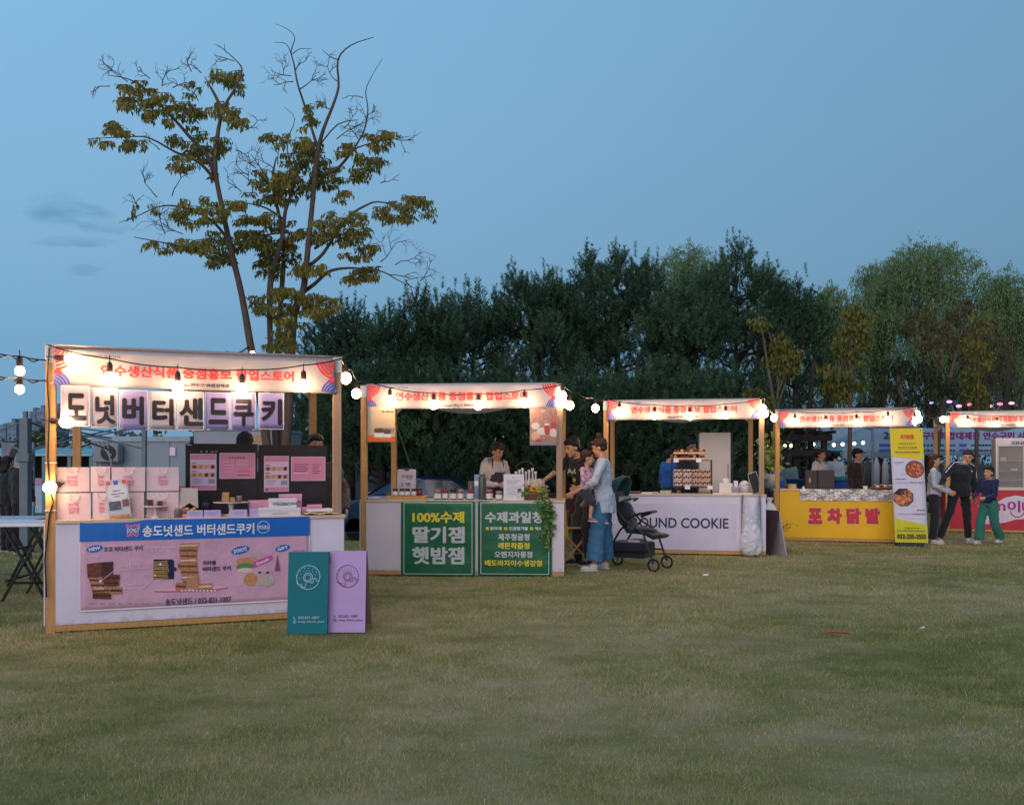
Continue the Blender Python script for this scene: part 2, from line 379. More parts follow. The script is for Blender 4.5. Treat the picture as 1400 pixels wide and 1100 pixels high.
# ---------------------------------------------------------------- market stalls
class Stall:
    def __init__(s, xl, Yl, xr, Yr):
        a = P(xl, HY, Yl); b = P(xr, HY, Yr); s.o = Vector((a.x, a.y, 0)); d = b - a
        s.rz = math.atan2(d.y, d.x); s.W = math.hypot(d.x, d.y); s.M = Matrix.Translation(s.o) @ Matrix.Rotation(s.rz, 4, 'Z'); s.Mi = s.M.inverted()
    def fp(s, px, py, yo=0):
        o = s.Mi @ Vector((0, 0, H)); d = s.Mi.to_3x3() @ Vector(((px - 700) / F, 1, -(py - HY) / F)); t = (yo - o.y) / d.y
        q = o + d * t; return q.x, q.z
    def w(s, x, y, z): return s.M @ Vector((x, y, z))
    def thing(s, name, label, cat, x, y, z, rz=0, group=None): return thing(name, label, cat, s.w(x, y, z), s.rz + rz, group)
class Sheet:
    """a flat thing on a stall: the thing's origin is its lower left corner, q() turns a photo position on that plane into local x,z"""
    def __init__(s, S, name, label, cat, x0, x1, z0, z1, yo, group=None):
        s.S = S; s.yo = yo; s.x0 = x0; s.z0 = z0; s.w = x1 - x0; s.h = z1 - z0; s.t = S.thing(name, label, cat, x0, yo, z0, group=group)
    def q(s, px, py):
        x, z = s.S.fp(px, py, s.yo); return x - s.x0, z - s.z0
    def box(s, a, b, c, d):
        """photo box left,top,right,bottom -> x0,x1,z0,z1"""
        m = (a + c) / 2; return s.q(a, b)[0], s.q(c, d)[0], s.q(m, d)[1], s.q(m, b)[1]
    def rc(s, a, b, c, d):
        x0, x1, z0, z1 = s.box(a, b, c, d); return rect(x0, x1, z0, z1)
    def el(s, cx, cy, rx, ry, n=20, tilt=0):
        x, z = s.q(cx, cy); x1, z1 = s.q(cx + rx, cy - ry); return ell(x, z, abs(x1 - x), abs(z1 - z), n, tilt)
    def pl(s, pts): return [s.q(*p) for p in pts]
    def text(s, t, a, b, c, d, m, bold=.02, tilt=0, warp=None, y=-.005):
        x0, x1, z0, z1 = s.box(a, b, c, d); return lettering(t, x0, x1, z0, z1, m, s.t, y, bold, warp or s.warp, tilt=tilt)
    warp = staticmethod(lambda x, z: 0)

S1 = Stall(62, 6.97, 467, 7.77); S2 = Stall(493, 10.62, 769, 10.42); S3 = Stall(825, 13.25, 1045, 12.85); S4 = Stall(1060, 15.4, 1252, 14.8); S5 = Stall(1293, 17.4, 1455, 16.75)
SG = 'market stalls in a row on the lawn'
HP = 2.3
def build_stall(S, label, zc, pm, D=1.75, panel_right=.02, pw=.072, tail=.05, extra_front=True, railz=.05):
    t = S.thing('market_stall', label, 'market stall', 0, 0, 0, group=SG); W = S.W
    for i, (x, y) in enumerate(((0, 0), (W - pw, 0), (0, D - pw), (W - pw, D - pw))):
        zb = zc + .0 if (i == 1) else 0
        G().box(x, x + pw, y, y + pw, zb, HP).build('post', timber if i in (0, 2, 3) else timber2, t, bev=.004)
        G().box(x - .003, x + pw + .003, y - .003, y + pw + .003, HP - .14, HP - .005).build('post_wrap', mat('clear_tape', (.62, .60, .58), .3), t)
    G().box(W - pw, W, .002, pw, 0, zc - .03).build('post', timber2, t, bev=.004)
    for y in (.012, D - pw + .012): G().box(pw, W - pw, y, y + .045, HP - .085, HP - .006).build('beam', timber2, t, bev=.003)
    for x in (.012, W - pw + .012): G().box(x, x + .045, pw, D - pw, HP - .085, HP - .006).build('beam', timber2, t, bev=.003)
    brace = mat('brace_board', (.62, .50, .42), .6)
    for x, s in ((pw, 1), (W - pw, -1)):
        z = HP - .09; G().plate([(x, z), (x + s * .17, z), (x, z - .17)][::s], D - pw + .02, D - pw + .045).build('corner_brace', brace, t)
    cl = translucent('roof_cloth', (.66, .62, .62), .4, .8, .2, 4)
    sag = lambda x, y: Vector((x, y, HP + .004 - .30 * math.sin(math.pi * min(1, max(0, x / W))) ** 1.3 * math.sin(math.pi * min(1, max(0, y / D))) ** .8))
    G().sheet(sag, -.01, W + .01, -.01, D + .01, 20, 12).build('roof_cloth', cl, t, smooth=True, solid=.003)
    # counter
    dp = .62; g0 = railz
    G().box(pw + .002, W + panel_right, -.016, -.002, .07, zc - .03).build('front_panel', pm, t, bev=.002)
    G().box(pw + .002, W + panel_right, -.02, .05, railz - .03, .066).build('bottom_rail', timber, t, bev=.003)
    G().box(-.012, .0 - .002, .0, dp, .07, zc - .03).build('side_panel', pm, t)
    G().box(W + .002, W + .014, .0, dp, .07, zc - .03).build('side_panel', pm, t)
    G().box(pw + .004, W + .03, -.03, dp, zc - .028, zc).build('counter_top', mat('counter_wood', (.62, .47, .34), .5, var=.1, vs=5), t, bev=.003)
    G().box(-.03, pw + .004, pw + .004, dp, zc - .028, zc).build('counter_top', mat('counter_wood', (.62, .47, .34), .5), t)
    for x in (.1, W - .14): G().box(x, x + .04, dp - .05, dp - .01, 0, zc - .03).build('counter_leg', timber2, t)
    for x in (pw + .05, W - .12): G().box(x, x + .05, -.01, .04, 0, railz - .032).build('foot', timber2, t)
    return t
soil_foot(panel_p); t1 = build_stall(S1, 'largest and nearest timber stall on the left with lilac counter, under a lit banner', .905, panel_w)
t2 = build_stall(S2, 'timber stall with two green banners on its counter, second from the left', .92, panel_p)
t3 = build_stall(S3, 'timber stall with plain pale counter lettered in dark capitals, third from the left', .90, panel_w)
t4 = build_stall(S4, 'timber stall with bright yellow counter, fourth from the left', .905, soil_foot(mat('laminate_yellow', (.82, .46, .008), .4, var=.06, vs=2), .2))
t5 = build_stall(S5, 'timber stall with red counter at the right edge', .86, mat('laminate_red', (.52, .022, .045), .4, var=.05))

def event_banner(S, label, x0, x1, z0, z1, tx, ty, syl=True, yo=.0):
    b = Sheet(S, 'event_banner', label, 'banner', x0, x1, z0, z1, yo, 'printed banners across the stall fronts'); t = b.t; w, h = b.w, b.h
    ph = random.random() * 6
    warp = lambda x, z: -.022 + .010 * math.sin(x * 5 + ph) * (1 - z / h) - .012 * math.sin(math.pi * x / w) * (z / h)
    b.warp = warp
    G().sheet(lambda x, z: Vector((x, warp(x, z), z)), 0, w, 0, h, 48, 8).build('banner_cloth', vinyl, t, smooth=True, solid=.0016)
    polys = []
    for cx, sg in ((0.0, 1), (w, -1)):
        for k in range(6):
            r = .172 - k * .028
            aa = (-math.pi / 2, 0) if sg > 0 else (math.pi, 1.5 * math.pi)
            polys += [(p, ink_r) for p in ring(cx, h, r, .018, 40, *aa) if all(q[1] > .02 for q in p)]
        for k in range(5):
            r = .125 - k * .024
            aa = (0, math.pi / 2) if sg > 0 else (math.pi / 2, math.pi)
            polys += [(p, ink_b) for p in ring(cx, 0, r, .014, 40, *aa) if all(q[1] < h * .42 for q in p)]
        for a in (0, 1.2, 2.4): polys.append((ell(cx + sg * (.035 + .015 * math.cos(a * 2)), h * (.36 + .03 * a), .020, .018, 8, a), ink_r))
    polys.sort(key=lambda q: q[1].name)
    polys = [(p, m_) for p, m_ in polys if all(.002 <= q[0] <= w - .002 and .002 <= q[1] <= h - .002 for q in p)]
    g = G(); ms = [ink_r, ink_b]
    for p, m_ in polys:
        g.m(ms.index(m_)); g.add([(x, -.004 + warp(x, z), z) for x, z in p], [tuple(range(len(p)))])
    g.build('corner_ornament', ms, t)['kind'] = 'stuff'
    lettering('연수생산식품 중점홍보 팝업스토어', tx[0] * w, tx[1] * w, ty[0] * h, ty[1] * h, ink_r, t, -.004, .03, warp)
    lettering('Yeonsu 연수구 위생정책과', .40 * w, .60 * w, .08 * h, .19 * h, ink, t, -.004, .01, warp)
    lettering('안심먹거리 생산업체', .09 * w, .22 * w, .80 * h, .875 * h, ink, t, -.004, 0, warp)
    for cx in (0.0, w):
        for cz in (.02, h - .02): G().tube([(cx, -.02, cz), (cx + (.03 if cx else -.03), .01, cz + .01), (cx + (.05 if cx else -.05), .03, cz)], .004, 4).build('tie_cord', ink_w, t)
    return b
def span(S, a, b, c, d, e, f, yo=0):
    """box from the photo: left x, its top and bottom y, right x, its top and bottom y"""
    x0, z1 = S.fp(a, b, yo); _, z0 = S.fp(a, c, yo); x1, z3 = S.fp(d, e, yo); _, z2 = S.fp(d, f, yo)
    return x0, x1, (z0 + z2) / 2, (z1 + z3) / 2
event_banner(S1, 'printed banner across the top of the nearest stall above the lettered sheets', *span(S1, 73, 476, 527, 458, 493, 539), (.155, .84), (.30, .62), yo=.0)
event_banner(S2, 'printed banner across the top of the stall with green counter banners', *span(S2, 502, 521, 557, 761, 527, 560), (.155, .85), (.32, .66))
event_banner(S3, 'printed banner across the top of the stall lettered in dark capitals', *span(S3, 831, 546, 574, 1039, 545, 573), (.155, .85), (.32, .66))
event_banner(S4, 'printed banner across the top of the stall with yellow counter', *span(S4, 1065, 562, 585, 1249, 557, 583), (.155, .85), (.32, .66))
event_banner(S5, 'printed banner across the top of the red stall at the right edge', *span(S5, 1299, 564, 585, 1450, 558, 583), (.155, .85), (.32, .66))

# ---------------------------------------------------------------- string lights
SL = 'strings of festoon lights'
cablem = mat('cable_black', (.008, .008, .01), .5)
def string_light(label, pts, bulbs, r=.006, br=.034, drop=.05, side=None, twist=0):
    """pts: world points of the cable; bulbs: (world point of the bulb centre, hang direction)"""
    t = thing('string_light', label, 'string light', pts[0], 0, SL); o = Vector(pts[0])
    dense = []
    for a, b in zip(pts, pts[1:]):
        a = Vector(a); b = Vector(b); L_ = (b - a).length
        for i in range(8):
            u = i / 8; dense.append(a.lerp(b, u) - Vector((0, 0, .03 * L_ * 4 * u * (1 - u))) - o)
    dense.append(Vector(pts[-1]) - o)
    G().tube(dense, r, 5).build('cable', cablem, t)
    if twist: G().tube([p + Vector((0, .012 * math.sin(i * 1.1), .012 * math.cos(i * 1.1) - .01)) for i, p in enumerate(dense)], r * .9, 5).build('cable', cablem, t)
    for c, d in bulbs:
        c = Vector(c) - o; d = Vector(d).normalized(); q = d.to_track_quat('Z', 'Y')
        b = G().sph((0, 0, 0), (br, br, br * 1.12), 10, 8).build('bulb', bulbm, t, smooth=True, loc=c)
        b.rotation_mode = 'QUATERNION'; b.rotation_quaternion = q
        G().lathe([(.015, br * .9), (.024, br * 1.1), (.024, br * 1.1 + .055), (.014, br * 1.1 + .075), (.004, br * 1.1 + .08), (.004, br * 1.1 + .085 + drop)], n=8).build('socket', socketm, b, smooth=True)
    return t
UP = (0, 0, 1)
def stall_string(S, label, cpts, bpts, yo=-.16, br=.050, drop=.05, extra=()):
    pts = [S.w(*(lambda q: (q[0], yo, q[1]))(S.fp(px, py, yo))) for px, py in cpts]
    bl = [(S.w(*(lambda q: (q[0], yo, q[1]))(S.fp(px, py, yo))), UP) for px, py in bpts] + list(extra)
    return string_light(label, pts, bl, br=br, drop=drop)
def spt(S, px, py, yo): 
    x, z = S.fp(px, py, yo); return S.w(x, yo, z)
stall_string(S1, 'black cable with glowing bulbs slung before the banner of the nearest stall', ((66, 472), (150, 490), (243, 502), (331, 505), (415, 499), (467, 490)), ((150, 517), (243, 529), (331, 532), (415, 527)), br=.047,
             extra=[(spt(S1, 98, 491, -.12), S1.M.to_3x3() @ Vector((-1, .1, .1))), (spt(S1, 91, 577, -.1), S1.M.to_3x3() @ Vector((-1, .2, .1))), (spt(S1, 68, 666, -.05), (.2, 1, .2))])
stall_string(S2, 'black cable with glowing bulbs slung before the banner of the green-fronted stall', ((500, 520), (535, 530), (594, 537), (654, 538), (716, 533), (770, 525)), ((533, 547), (593, 553), (654, 554), (717, 550)), drop=.02)
stall_string(S3, 'black cable with glowing bulbs slung before the banner over dark capitals', ((828, 545), (848, 549), (895, 553), (943, 554), (992, 552), (1042, 545)), ((847, 562), (895, 568), (943, 569), (992, 567)), drop=.0, extra=[(spt(S3, 1043, 558, -.1), UP), (spt(S3, 1046, 565, -.1), UP)])
stall_string(S4, 'black cable with glowing bulbs slung before the banner over the yellow counter', ((1061, 561), (1088, 562), (1130, 564), (1171, 563), (1213, 560), (1252, 556)), ((1087, 576), (1129, 578), (1171, 577), (1214, 573)), drop=.0)
stall_string(S5, 'black cable with glowing bulbs slung before the banner over the red counter', ((1294, 565), (1324, 566), (1364, 568), (1405, 568), (1452, 562)), ((1323, 577), (1363, 579), (1405, 580)), drop=.0)
def free(px, py, Y): return tuple(P(px, py, Y))
string_light('string with two bulbs leading from the nearest stall to the green-fronted stall', [free(466, 491, 7.7), free(480, 505, 8.6), free(495, 520, 10.5)], [(free(473, 517, 8.0), UP), (free(487, 538, 9.4), UP)], br=.048, drop=.02)
string_light('string with bulbs leading right from the green-fronted stall', [free(769, 526, 10.4), free(790, 537, 11.2), free(808, 543, 12.2), free(827, 545, 13.2)], [(free(769, 541, 10.4), UP), (free(770, 551, 10.4), UP), (free(779, 554, 10.9), UP), (free(814, 558, 12.4), UP)], br=.05, drop=.03)
string_light('short string with one bulb between the lettered stall and the yellow stall', [free(1045, 546, 12.9), free(1052, 560, 14), free(1061, 562, 15.3)], [(free(1058, 571, 14.6), UP)], br=.055, drop=.03)
string_light('cluster of bulbs at the right post of the yellow stall', [free(1252, 556, 14.8), free(1262, 566, 15.2), free(1293, 566, 17.3)], [(free(1253, 566, 14.9), UP), (free(1256, 573, 14.9), UP), (free(1251, 575, 14.8), UP), (free(1289, 573, 17.1), UP)], br=.055, drop=.02)
string_light('upper twisted cable with one bulb left of the nearest stall', [free(-60, 477, 6.4), free(0, 484, 6.6), free(28, 487, 6.75), free(62, 492, 6.95)], [(free(27, 507, 6.75), UP)], br=.034, drop=.04, twist=1)
string_light('lower twisted cable with one bulb left of the nearest stall', [free(-60, 513, 6.4), free(0, 515, 6.6), free(28, 517, 6.75), free(62, 520, 6.95)], [(free(27, 532, 6.75), UP)], br=.032, drop=.03, twist=1)
# cable and ties down the left post of the nearest stall
cg = G(); cg.tube([S1.w(*p) for p in ((.03, -.012, 2.28), (.015, -.014, 2.0), (.03, -.012, 1.75), (.02, -.013, 1.4), (.035, -.014, 1.15), (.06, -.015, 1.05), (.03, -.013, .95), (.0, -.02, .6), (.01, -.02, .3))], .006, 5)
tag(cg.build('power_cable', cablem), 'black power cable running down the left post of the nearest stall', 'cable')
for z, zn in ((1.36, 'upper'), (1.17, 'middle'), (.98, 'lowest')): tag(G().box(-.004, .076, -.006, .078, 0, .008).build('cable_tie', ink_w, None, loc=S1.w(0, 0, z), rz=S1.rz), zn + ' white cable tie round the left post of the nearest stall', 'cable tie', 'cable ties on the left post')
# ---------------------------------------------------------------- nearest stall: sheets, posters, goods
ZC1 = .905
GL = 'lettered paper sheets under the banner'
for i, (ch, x0, yt, x1, yb, m_, bx) in enumerate((
    ('도', 83, 527, 122.6, 582.6, paper, (90, 537, 118, 575)), ('넛', 123.5, 530, 161.5, 584.5, paper, (130, 539, 158, 580)), ('버', 163, 533, 202, 587.5, paper_thru, (167, 541, 197, 581)),
    ('터', 203, 535, 241, 588, paper, (208, 544, 237.5, 582)), ('샌', 242, 535, 279, 588, paper, (245, 543, 278, 582)), ('드', 280, 536, 314, 587.5, paper_thru, (285, 543.5, 312, 580)),
    ('쿠', 315, 536, 349.5, 587.5, paper_thru, (319, 545, 347, 583)), ('키', 353.5, 537, 388.5, 587, paper_thru, (357, 544.5, 386, 581)))):
    zs = span(S1, x0, yt, yb, x1, yt, yb, -.05)
    s = Sheet(S1, 'letter_sheet', ('leftmost', 'second from left', 'third from left', 'fourth from left', 'fourth from right', 'third from right', 'second from right', 'rightmost')[i] + ' of the lettered sheets, bearing the black syllable ' + ch, 'sign', *zs, -.05, GL)
    w, h = s.w, s.h; ph = i * 1.7
    warp = lambda x, z, ph=ph, w=w, h=h: .012 * math.sin(ph + 3 * x / w) * (1 - z / h) + (.006 if i % 2 else 0)
    s.warp = warp
    G().sheet(lambda x, z: Vector((x, warp(x, z), z)), 0, w, 0, h, 6, 6).build('sheet', m_, s.t, smooth=True, solid=.0012)
    x_, z_ = s.q(*bx[:2]); X_, Z_ = s.q(*bx[2:]); lettering(ch, x_, X_, Z_, z_, ink, s.t, -.004, .036, warp)
    printed('edge_line', [(p, ink_w) for p in line2([(.004, .004), (w - .004, .004), (w - .004, h - .004), (.004, h - .004), (.004, .004)], .004)], s.t, warp, -.002)

# big counter banner
zs = span(S1, 108.5, 711.5, 835, 423.5, 705.5, 821, -.024)
cb = Sheet(S1, 'counter_banner', 'wide pink and blue pastry banner on the lilac counter of the nearest stall', 'banner', *zs, -.024); t = cb.t; w, h = cb.w, cb.h
pinkv = mat('vinyl_pink', (.64, .37, .50), .4, var=.09, vs=2.5, bump=1, bs=5); bluev = mat('vinyl_blue', (.012, .14, .52), .35, var=.06, bump=.4, bs=4)
cwarp = lambda x, z: -.006 * (1 + math.sin(x * 2.6 + 1) * math.sin(z * 5)) ; cb.warp = cwarp
zb = cb.q(200, 738)[1]
G().sheet(lambda x, z: Vector((x, cwarp(x, z), z)), 0, w, 0, h, 40, 14).build('banner_vinyl', pinkv, t, smooth=True, solid=.001)
G().sheet(lambda x, z: Vector((x, cwarp(x, z) - .0022, z)), 0.003, w - .003, zb, h - .002, 40, 6).build('blue_header', bluev, t, smooth=True)
G().sheet(lambda x, z: Vector((x, cwarp(x, z) - .0022, z)), .002, w - .002, .002, .014, 40, 1).build('white_edge', ink_w, t)
for xx in (.001, w - .010): G().sheet(lambda x, z: Vector((x, cwarp(x, z) - .0024, z)), xx, xx + .009, 0.015, zb, 1, 14).build('white_edge', ink_w, t)
cb.text('송도넛샌드 버터샌드쿠키', 195, 716, 347.5, 731.5, ink_w, .022, y=-.006)
x0, x1, z0, z1 = cb.box(172, 715, 192, 722); lettering('Song', x0, x1, z0, z1, ink_pk, t, -.006, .02, cwarp, tilt=.1)
cb.text('DONUT', 174, 721.5, 191, 727, ink_w, .02, y=-.006); cb.text('SAND', 173, 727, 190, 733, ink_pk, .03, y=-.006)
x, z = cb.q(360, 720); lw = [(p, ink_w) for p in ring(x, z, .053, .004, 30)] + [(p, ink_w) for p in line2([(x - .04, z + .012), (x + .04, z + .012)], .003) + line2([(x - .04, z - .014), (x + .04, z - .014)], .003)]
printed('round_badge', lw, t, cwarp, -.006); cb.text('버터샌드', 352.5, 717.5, 367.5, 722.5, ink_w, .02, y=-.007)
def starb(cx, cy, rx, ry, tilt, txt):
    x, z = cb.q(cx, cy); x1, z1 = cb.q(cx + rx, cy - ry); a, b = abs(x1 - x), abs(z1 - z); pts = []
    for i in range(32):
        q = 2 * math.pi * i / 32; k = 1 if i % 2 else .86; X, Z = a * k * math.cos(q), b * k * math.sin(q)
        pts.append((x + X * math.cos(tilt) - Z * math.sin(tilt), z + X * math.sin(tilt) + Z * math.cos(tilt)))
    printed('burst_badge', [(pts, bluev)], t, cwarp, -.0035)
    lettering(txt, x - a * .66, x + a * .66, z - b * .45, z + b * .45, ink_w, t, -.005, .03, cwarp, tilt=tilt)
starb(129.5, 749.5, 12, 5.5, .16, 'NEW'); starb(328.5, 751.5, 13.5, 6, .2, 'DONUTS'); starb(386.5, 749, 11, 5, .2, 'GIFT')
cb.text('초코 버터샌드 쿠키', 142, 746, 195, 753, ink_n, .015); cb.text('카라멜', 277, 766, 295, 772, ink_n, .03); cb.text('버터샌드 쿠키', 277, 773.5, 315.5, 780, ink_n, .03)
cb.text('송도넛샌드 / 032-831-1007', 226, 815.5, 316, 825, ink_n, .012)
cb.text('CREAM BUTTER', 161, 771, 192, 775.5, ink_lp, .01); cb.text('Chocolate', 167, 796, 195, 800, ink_lp, .01)
rr = random.Random(5)
def greek(q, x0, x1, ys, m_, wpx=.9, dens=.75):
    out = []
    for y in ys:
        x = x0
        while x < x1:
            l_ = rr.uniform(1.2, 4.2)
            if rr.random() < dens: out.append((q.rc(x, y - wpx / 2, min(x + l_, x1), y + wpx / 2), m_))
            x += l_ + rr.uniform(.5, 1.2)
    return out
pol = greek(cb, 121, 221, (824.5,), ink_g, 1.3) + greek(cb, 276, 322, (787, 790), ink_lp, .7) + greek(cb, 119, 137, (760,), ink_lp, .8) + greek(cb, 207, 240, (747, 752), ink_lp, .8)
pol += [(p, ink_lp) for a in (((158, 778), (205, 775)), ((139, 793), (158, 778)), ((168, 803), (196, 802)), ((196, 802), (208, 792))) for p in line2([cb.q(*a[0]), cb.q(*a[1])], .004)]
printed('small_print', pol, t, cwarp, -.004)
def cookie(q, x0, y0, x1, y1, m1, m2, tl=0):
    pts = [(x0, y1), (x1, y1), (x1, y0), (x0, y0)]; cx, cy = (x0 + x1) / 2, (y0 + y1) / 2
    rot = lambda p: (cx + (p[0] - cx) * math.cos(tl) - (p[1] - cy) * math.sin(tl), cy + (p[0] - cx) * math.sin(tl) + (p[1] - cy) * math.cos(tl))
    d = (y1 - y0) * .3; o = [(q.pl([rot(p) for p in pts]), m1)]
    o.append((q.pl([rot(p) for p in [(x0 + .7, cy + d / 2), (x1 - .7, cy + d / 2), (x1 - .7, cy - d / 2), (x0 + .7, cy - d / 2)]]), m2)); return o
chd = mat('print_darkchoc', (.07, .02, .018), .5, var=.4, vs=50)
pic = [(cb.pl([(120, 790), (139, 788), (139, 768), (119, 770)]), choco), (cb.pl([(139, 788), (155, 786), (155, 767), (139, 768)]), chd)]
for i in range(4): pic += [(p, choco) for p in line2([cb.q(123 + i * 4, 771), cb.q(123.5 + i * 4, 787)], .003)]
for i, (a, b, c, d, tl) in enumerate(((122, 789, 142, 796, .05), (140, 785, 164, 793, -.06), (124, 796, 160, 803, .03), (142, 793, 163, 800, .0), (126, 803, 165, 810, -.04), (127, 809, 152, 818, .04), (150, 802, 167, 811, .0))): pic += cookie(cb, a, b, c, d, choco if i % 2 else biscuit, chd, tl)
pic += [(cb.el(131 + i * 3.4, 803 + (i % 2), 1.8, 1.4, 8), cream) for i in range(4)] + [(cb.el(137.5, 793.5, 2, 1.8, 10), ink_w)]
printed('choco_biscuit_picture', pic, t, cwarp, -.0035)
pic = [(cb.pl([(210, 791), (238, 791), (238, 766), (236, 764), (210, 764)]), mat('print_navy', (.012, .015, .05), .4)), (cb.el(239, 777.5, 2.6, 3, 12), ink_n)]
for k in range(5): pic += cookie(cb, 209.5 + (k % 2), 766.5 + k * 5, 229 + (k % 3), 771 + k * 5, mat('print_gold', (.42, .26, .09), .5, var=.3, vs=60), chd, .03 * (k - 2))
pic += [(cb.el(219.5, 770.5, 1.9, 1.8, 10), ink_w), (cb.el(212, 786, 1.7, 1.6, 10), cream)]
printed('gift_box_picture', pic, t, cwarp, -.0035)
pic = [(cb.el(262, 805.5, 50, 5, 36), mat('print_rose', (.62, .12, .26), .5)), (cb.el(262, 803.8, 50, 4.6, 36), mat('print_paleplate', (.74, .45, .55), .5))]
for k, (a, b, c, d) in enumerate(((247, 742, 272, 748), (245, 748, 270, 756), (246, 756, 269, 763), (246, 762, 269, 769), (243, 769, 270, 778), (247, 778, 271, 785), (248, 785, 270, 792), (250, 790, 266, 803), (240, 796, 256, 806), (270, 797, 290, 805))): pic += cookie(cb, a, b, c, d, biscuit, choco if k % 3 else cream, .03 * ((k % 3) - 1))
pic += [(cb.pl([(254, 803), (273, 806), (271, 787), (255, 789)]), mat('print_tan', (.52, .23, .13), .5, var=.3, vs=70))] + [(cb.el(249 + i * 5, 806.5, 1.7, 1.1, 8), ink_w) for i in range(10)]
printed('biscuit_tower_picture', pic, t, cwarp, -.0035)
bun = mat('print_bun', (.56, .26, .12), .5, var=.25, vs=40); sug = mat('print_sugar', (.50, .42, .38), .5, var=.15, vs=60); lettu = mat('print_lettuce', (.10, .24, .10), .5, var=.5, vs=90)
pic = [(cb.el(335, 768, 12, 7, 20), bun), (cb.el(335, 774, 12, 5.5, 20), lettu), (cb.el(335, 779, 11.5, 3.6, 20), cream), (cb.el(354, 760, 12, 5, 20), mat('print_ham', (.52, .36, .34), .5, var=.3, vs=60)), (cb.el(354, 757.5, 11, 3, 20), sug)]
pic += [(cb.el(366, 792, 9.5, 9.5, 20), sug), (cb.el(354.5, 791, 9.5, 9.5, 20), sug), (cb.el(343, 791.5, 9.5, 9, 20), bun), (cb.el(355, 782, 2.4, 1.5, 8), chd), (cb.el(366, 782.5, 2.6, 1.6, 8), chd)]
pic += [(cb.pl([(347, 776), (373, 764), (371, 758), (345, 768)]), mat('print_ribbon', (.62, .08, .40), .5)), (cb.pl([(375.5, 780), (383, 780), (379, 757)]), mat('print_cone', (.24, .07, .22), .5))]
pic += [(p, ink_mg) for p in line2([cb.q(*a) for a in ((401, 765), (401, 752), (415, 752), (415, 765))], .004)] + [(cb.el(408, 763, 4, 3, 12), mat('print_cherry', (.6, .06, .2), .5))]
printed('bun_and_gift_pictures', pic, t, cwarp, -.0035)
x, z = cb.q(359, 767); lettering('Donuts', x - .055, x + .055, z - .013, z + .013, ink_w, t, -.007, .02, cwarp, tilt=.42)

# black board with four posters behind the goods
def standing(S, name, label, cat, a, b, c, d, yo, zbase, thick=.02, group=None):
    x0, z1 = S.fp(a, b, yo); x1, _ = S.fp(c, d, yo); return Sheet(S, name, label, cat, x0, x1, zbase, z1, yo, group)
bb = standing(S1, 'display_board', 'black display board standing on the counter of the nearest stall with pink posters pinned on', 'display board', 253.5, 606, 447, 700, .5, ZC1)
G().box(0, bb.w / 2 - .003, 0, .022, 0, bb.h).build('board_panel', mat('board_black', (.022, .02, .024), .7, var=.3), bb.t, bev=.002)
G().box(bb.w / 2 + .003, bb.w, 0, .022, 0, bb.h - .008).build('board_panel', mat('board_black', (.03, .03, .03), .7), bb.t, bev=.002)
for i, (a, b, c, d) in enumerate(((255, 607, 262, 609), (274, 616, 276.5, 618), (281, 616, 284, 618), (288.5, 616.5, 292, 618.5), (294, 616, 296.5, 618))):
    q = bb.box(a, b, c, d); G().box(q[0], q[1], -.006, -.001, q[2], q[3]).build('magnet', ink_g, bb.t)
for k in range(6): 
    q = bb.box(351.5, 627 + k * 3, 353, 629 + k * 3); G().box(q[0], q[1], -.004, -.001, q[2], q[3]).build('hook', ink_g, bb.t)
ppk = mat('poster_pink', (.62, .25, .38), .5, var=.05); plil = mat('poster_lilac', (.62, .52, .72), .5, var=.04); txd = mat('print_plum', (.22, .03, .12), .5, var=0)
def poster(a, b, c, d, kind, label):
    m = (a + c) / 2; x0 = S1.fp(a, b, .49)[0]; x1 = S1.fp(c, b, .49)[0]; z1 = S1.fp(m, b, .49)[1]; z0 = S1.fp(m, d, .49)[1]; s = Sheet(S1, 'poster', label, 'poster', x0, x1, z0, z1, .496, 'pink posters on the black board'); w, h = s.w, s.h
    G().box(0, w, -.001, .003, 0, h).build('poster_sheet', plil, s.t)
    if kind == 0:
        pol = [(rect(.006, w - .006, h * .84, h - .006), ppk), (rect(.006, w - .006, .006, h * .13), ppk)]
        for r_, zc in enumerate((.64, .42)):
            pol.append((rect(.008, w - .008, h * (zc - .055), h * (zc + .065)), mat('print_peach', (.62, .36, .30), .5)))
            for k in range(4): pol.append((ell(w * (.16 + .23 * k), h * zc, w * .085, h * .048, 10, .4 * k), (choco, biscuit, bun, chd)[(k + r_) % 4]))
            pol.append((rect(w * .06, w * .24, h * (zc + .09), h * (zc + .108)), ink_n))
        for k in range(3): pol.append((rect(w * .08, w * (.48 - .06 * k), h * (.30 - .05 * k), h * (.315 - .05 * k)), ink_g))
        pol += [(rect(w * .68, w * .94, h * .19, h * .31), ink_g), (rect(w * .07, w * .14, h * .03, h * .10), ink_mg)]
    elif kind == 1:
        pol = [(rect(.006, w - .006, .006, h - .006), ppk)]
        for k in range(5): pol.append((rect(w * .5, w * (.78 if k < 3 else .86), h * (.68 - .14 * k), h * (.71 - .14 * k)), (plil, plil, ppk, ink_r, txd)[k]))
        for k in range(4): pol.append((rect(w * .1, w * .4, h * (.66 - .13 * k), h * (.672 - .13 * k)), ink_lp))
        for k in range(6): pol.append((rect(w * (.26 + .08 * k), w * (.31 + .08 * k), h * .79, h * .84), txd))
    else:
        pol = [(rect(.006, w - .006, .006, h - .006), ppk)]
        for k in range(5):
            pol.append((rect(w * .08, w * (.5 - .05 * (k % 2)), h * (.66 - .09 * k), h * (.69 - .09 * k)), txd if k < 4 else ink_lp)); pol.append((rect(w * .62, w * (.86 - .04 * (k % 3)), h * (.66 - .09 * k), h * (.685 - .09 * k)), txd))
    printed('poster_print', pol, s.t)
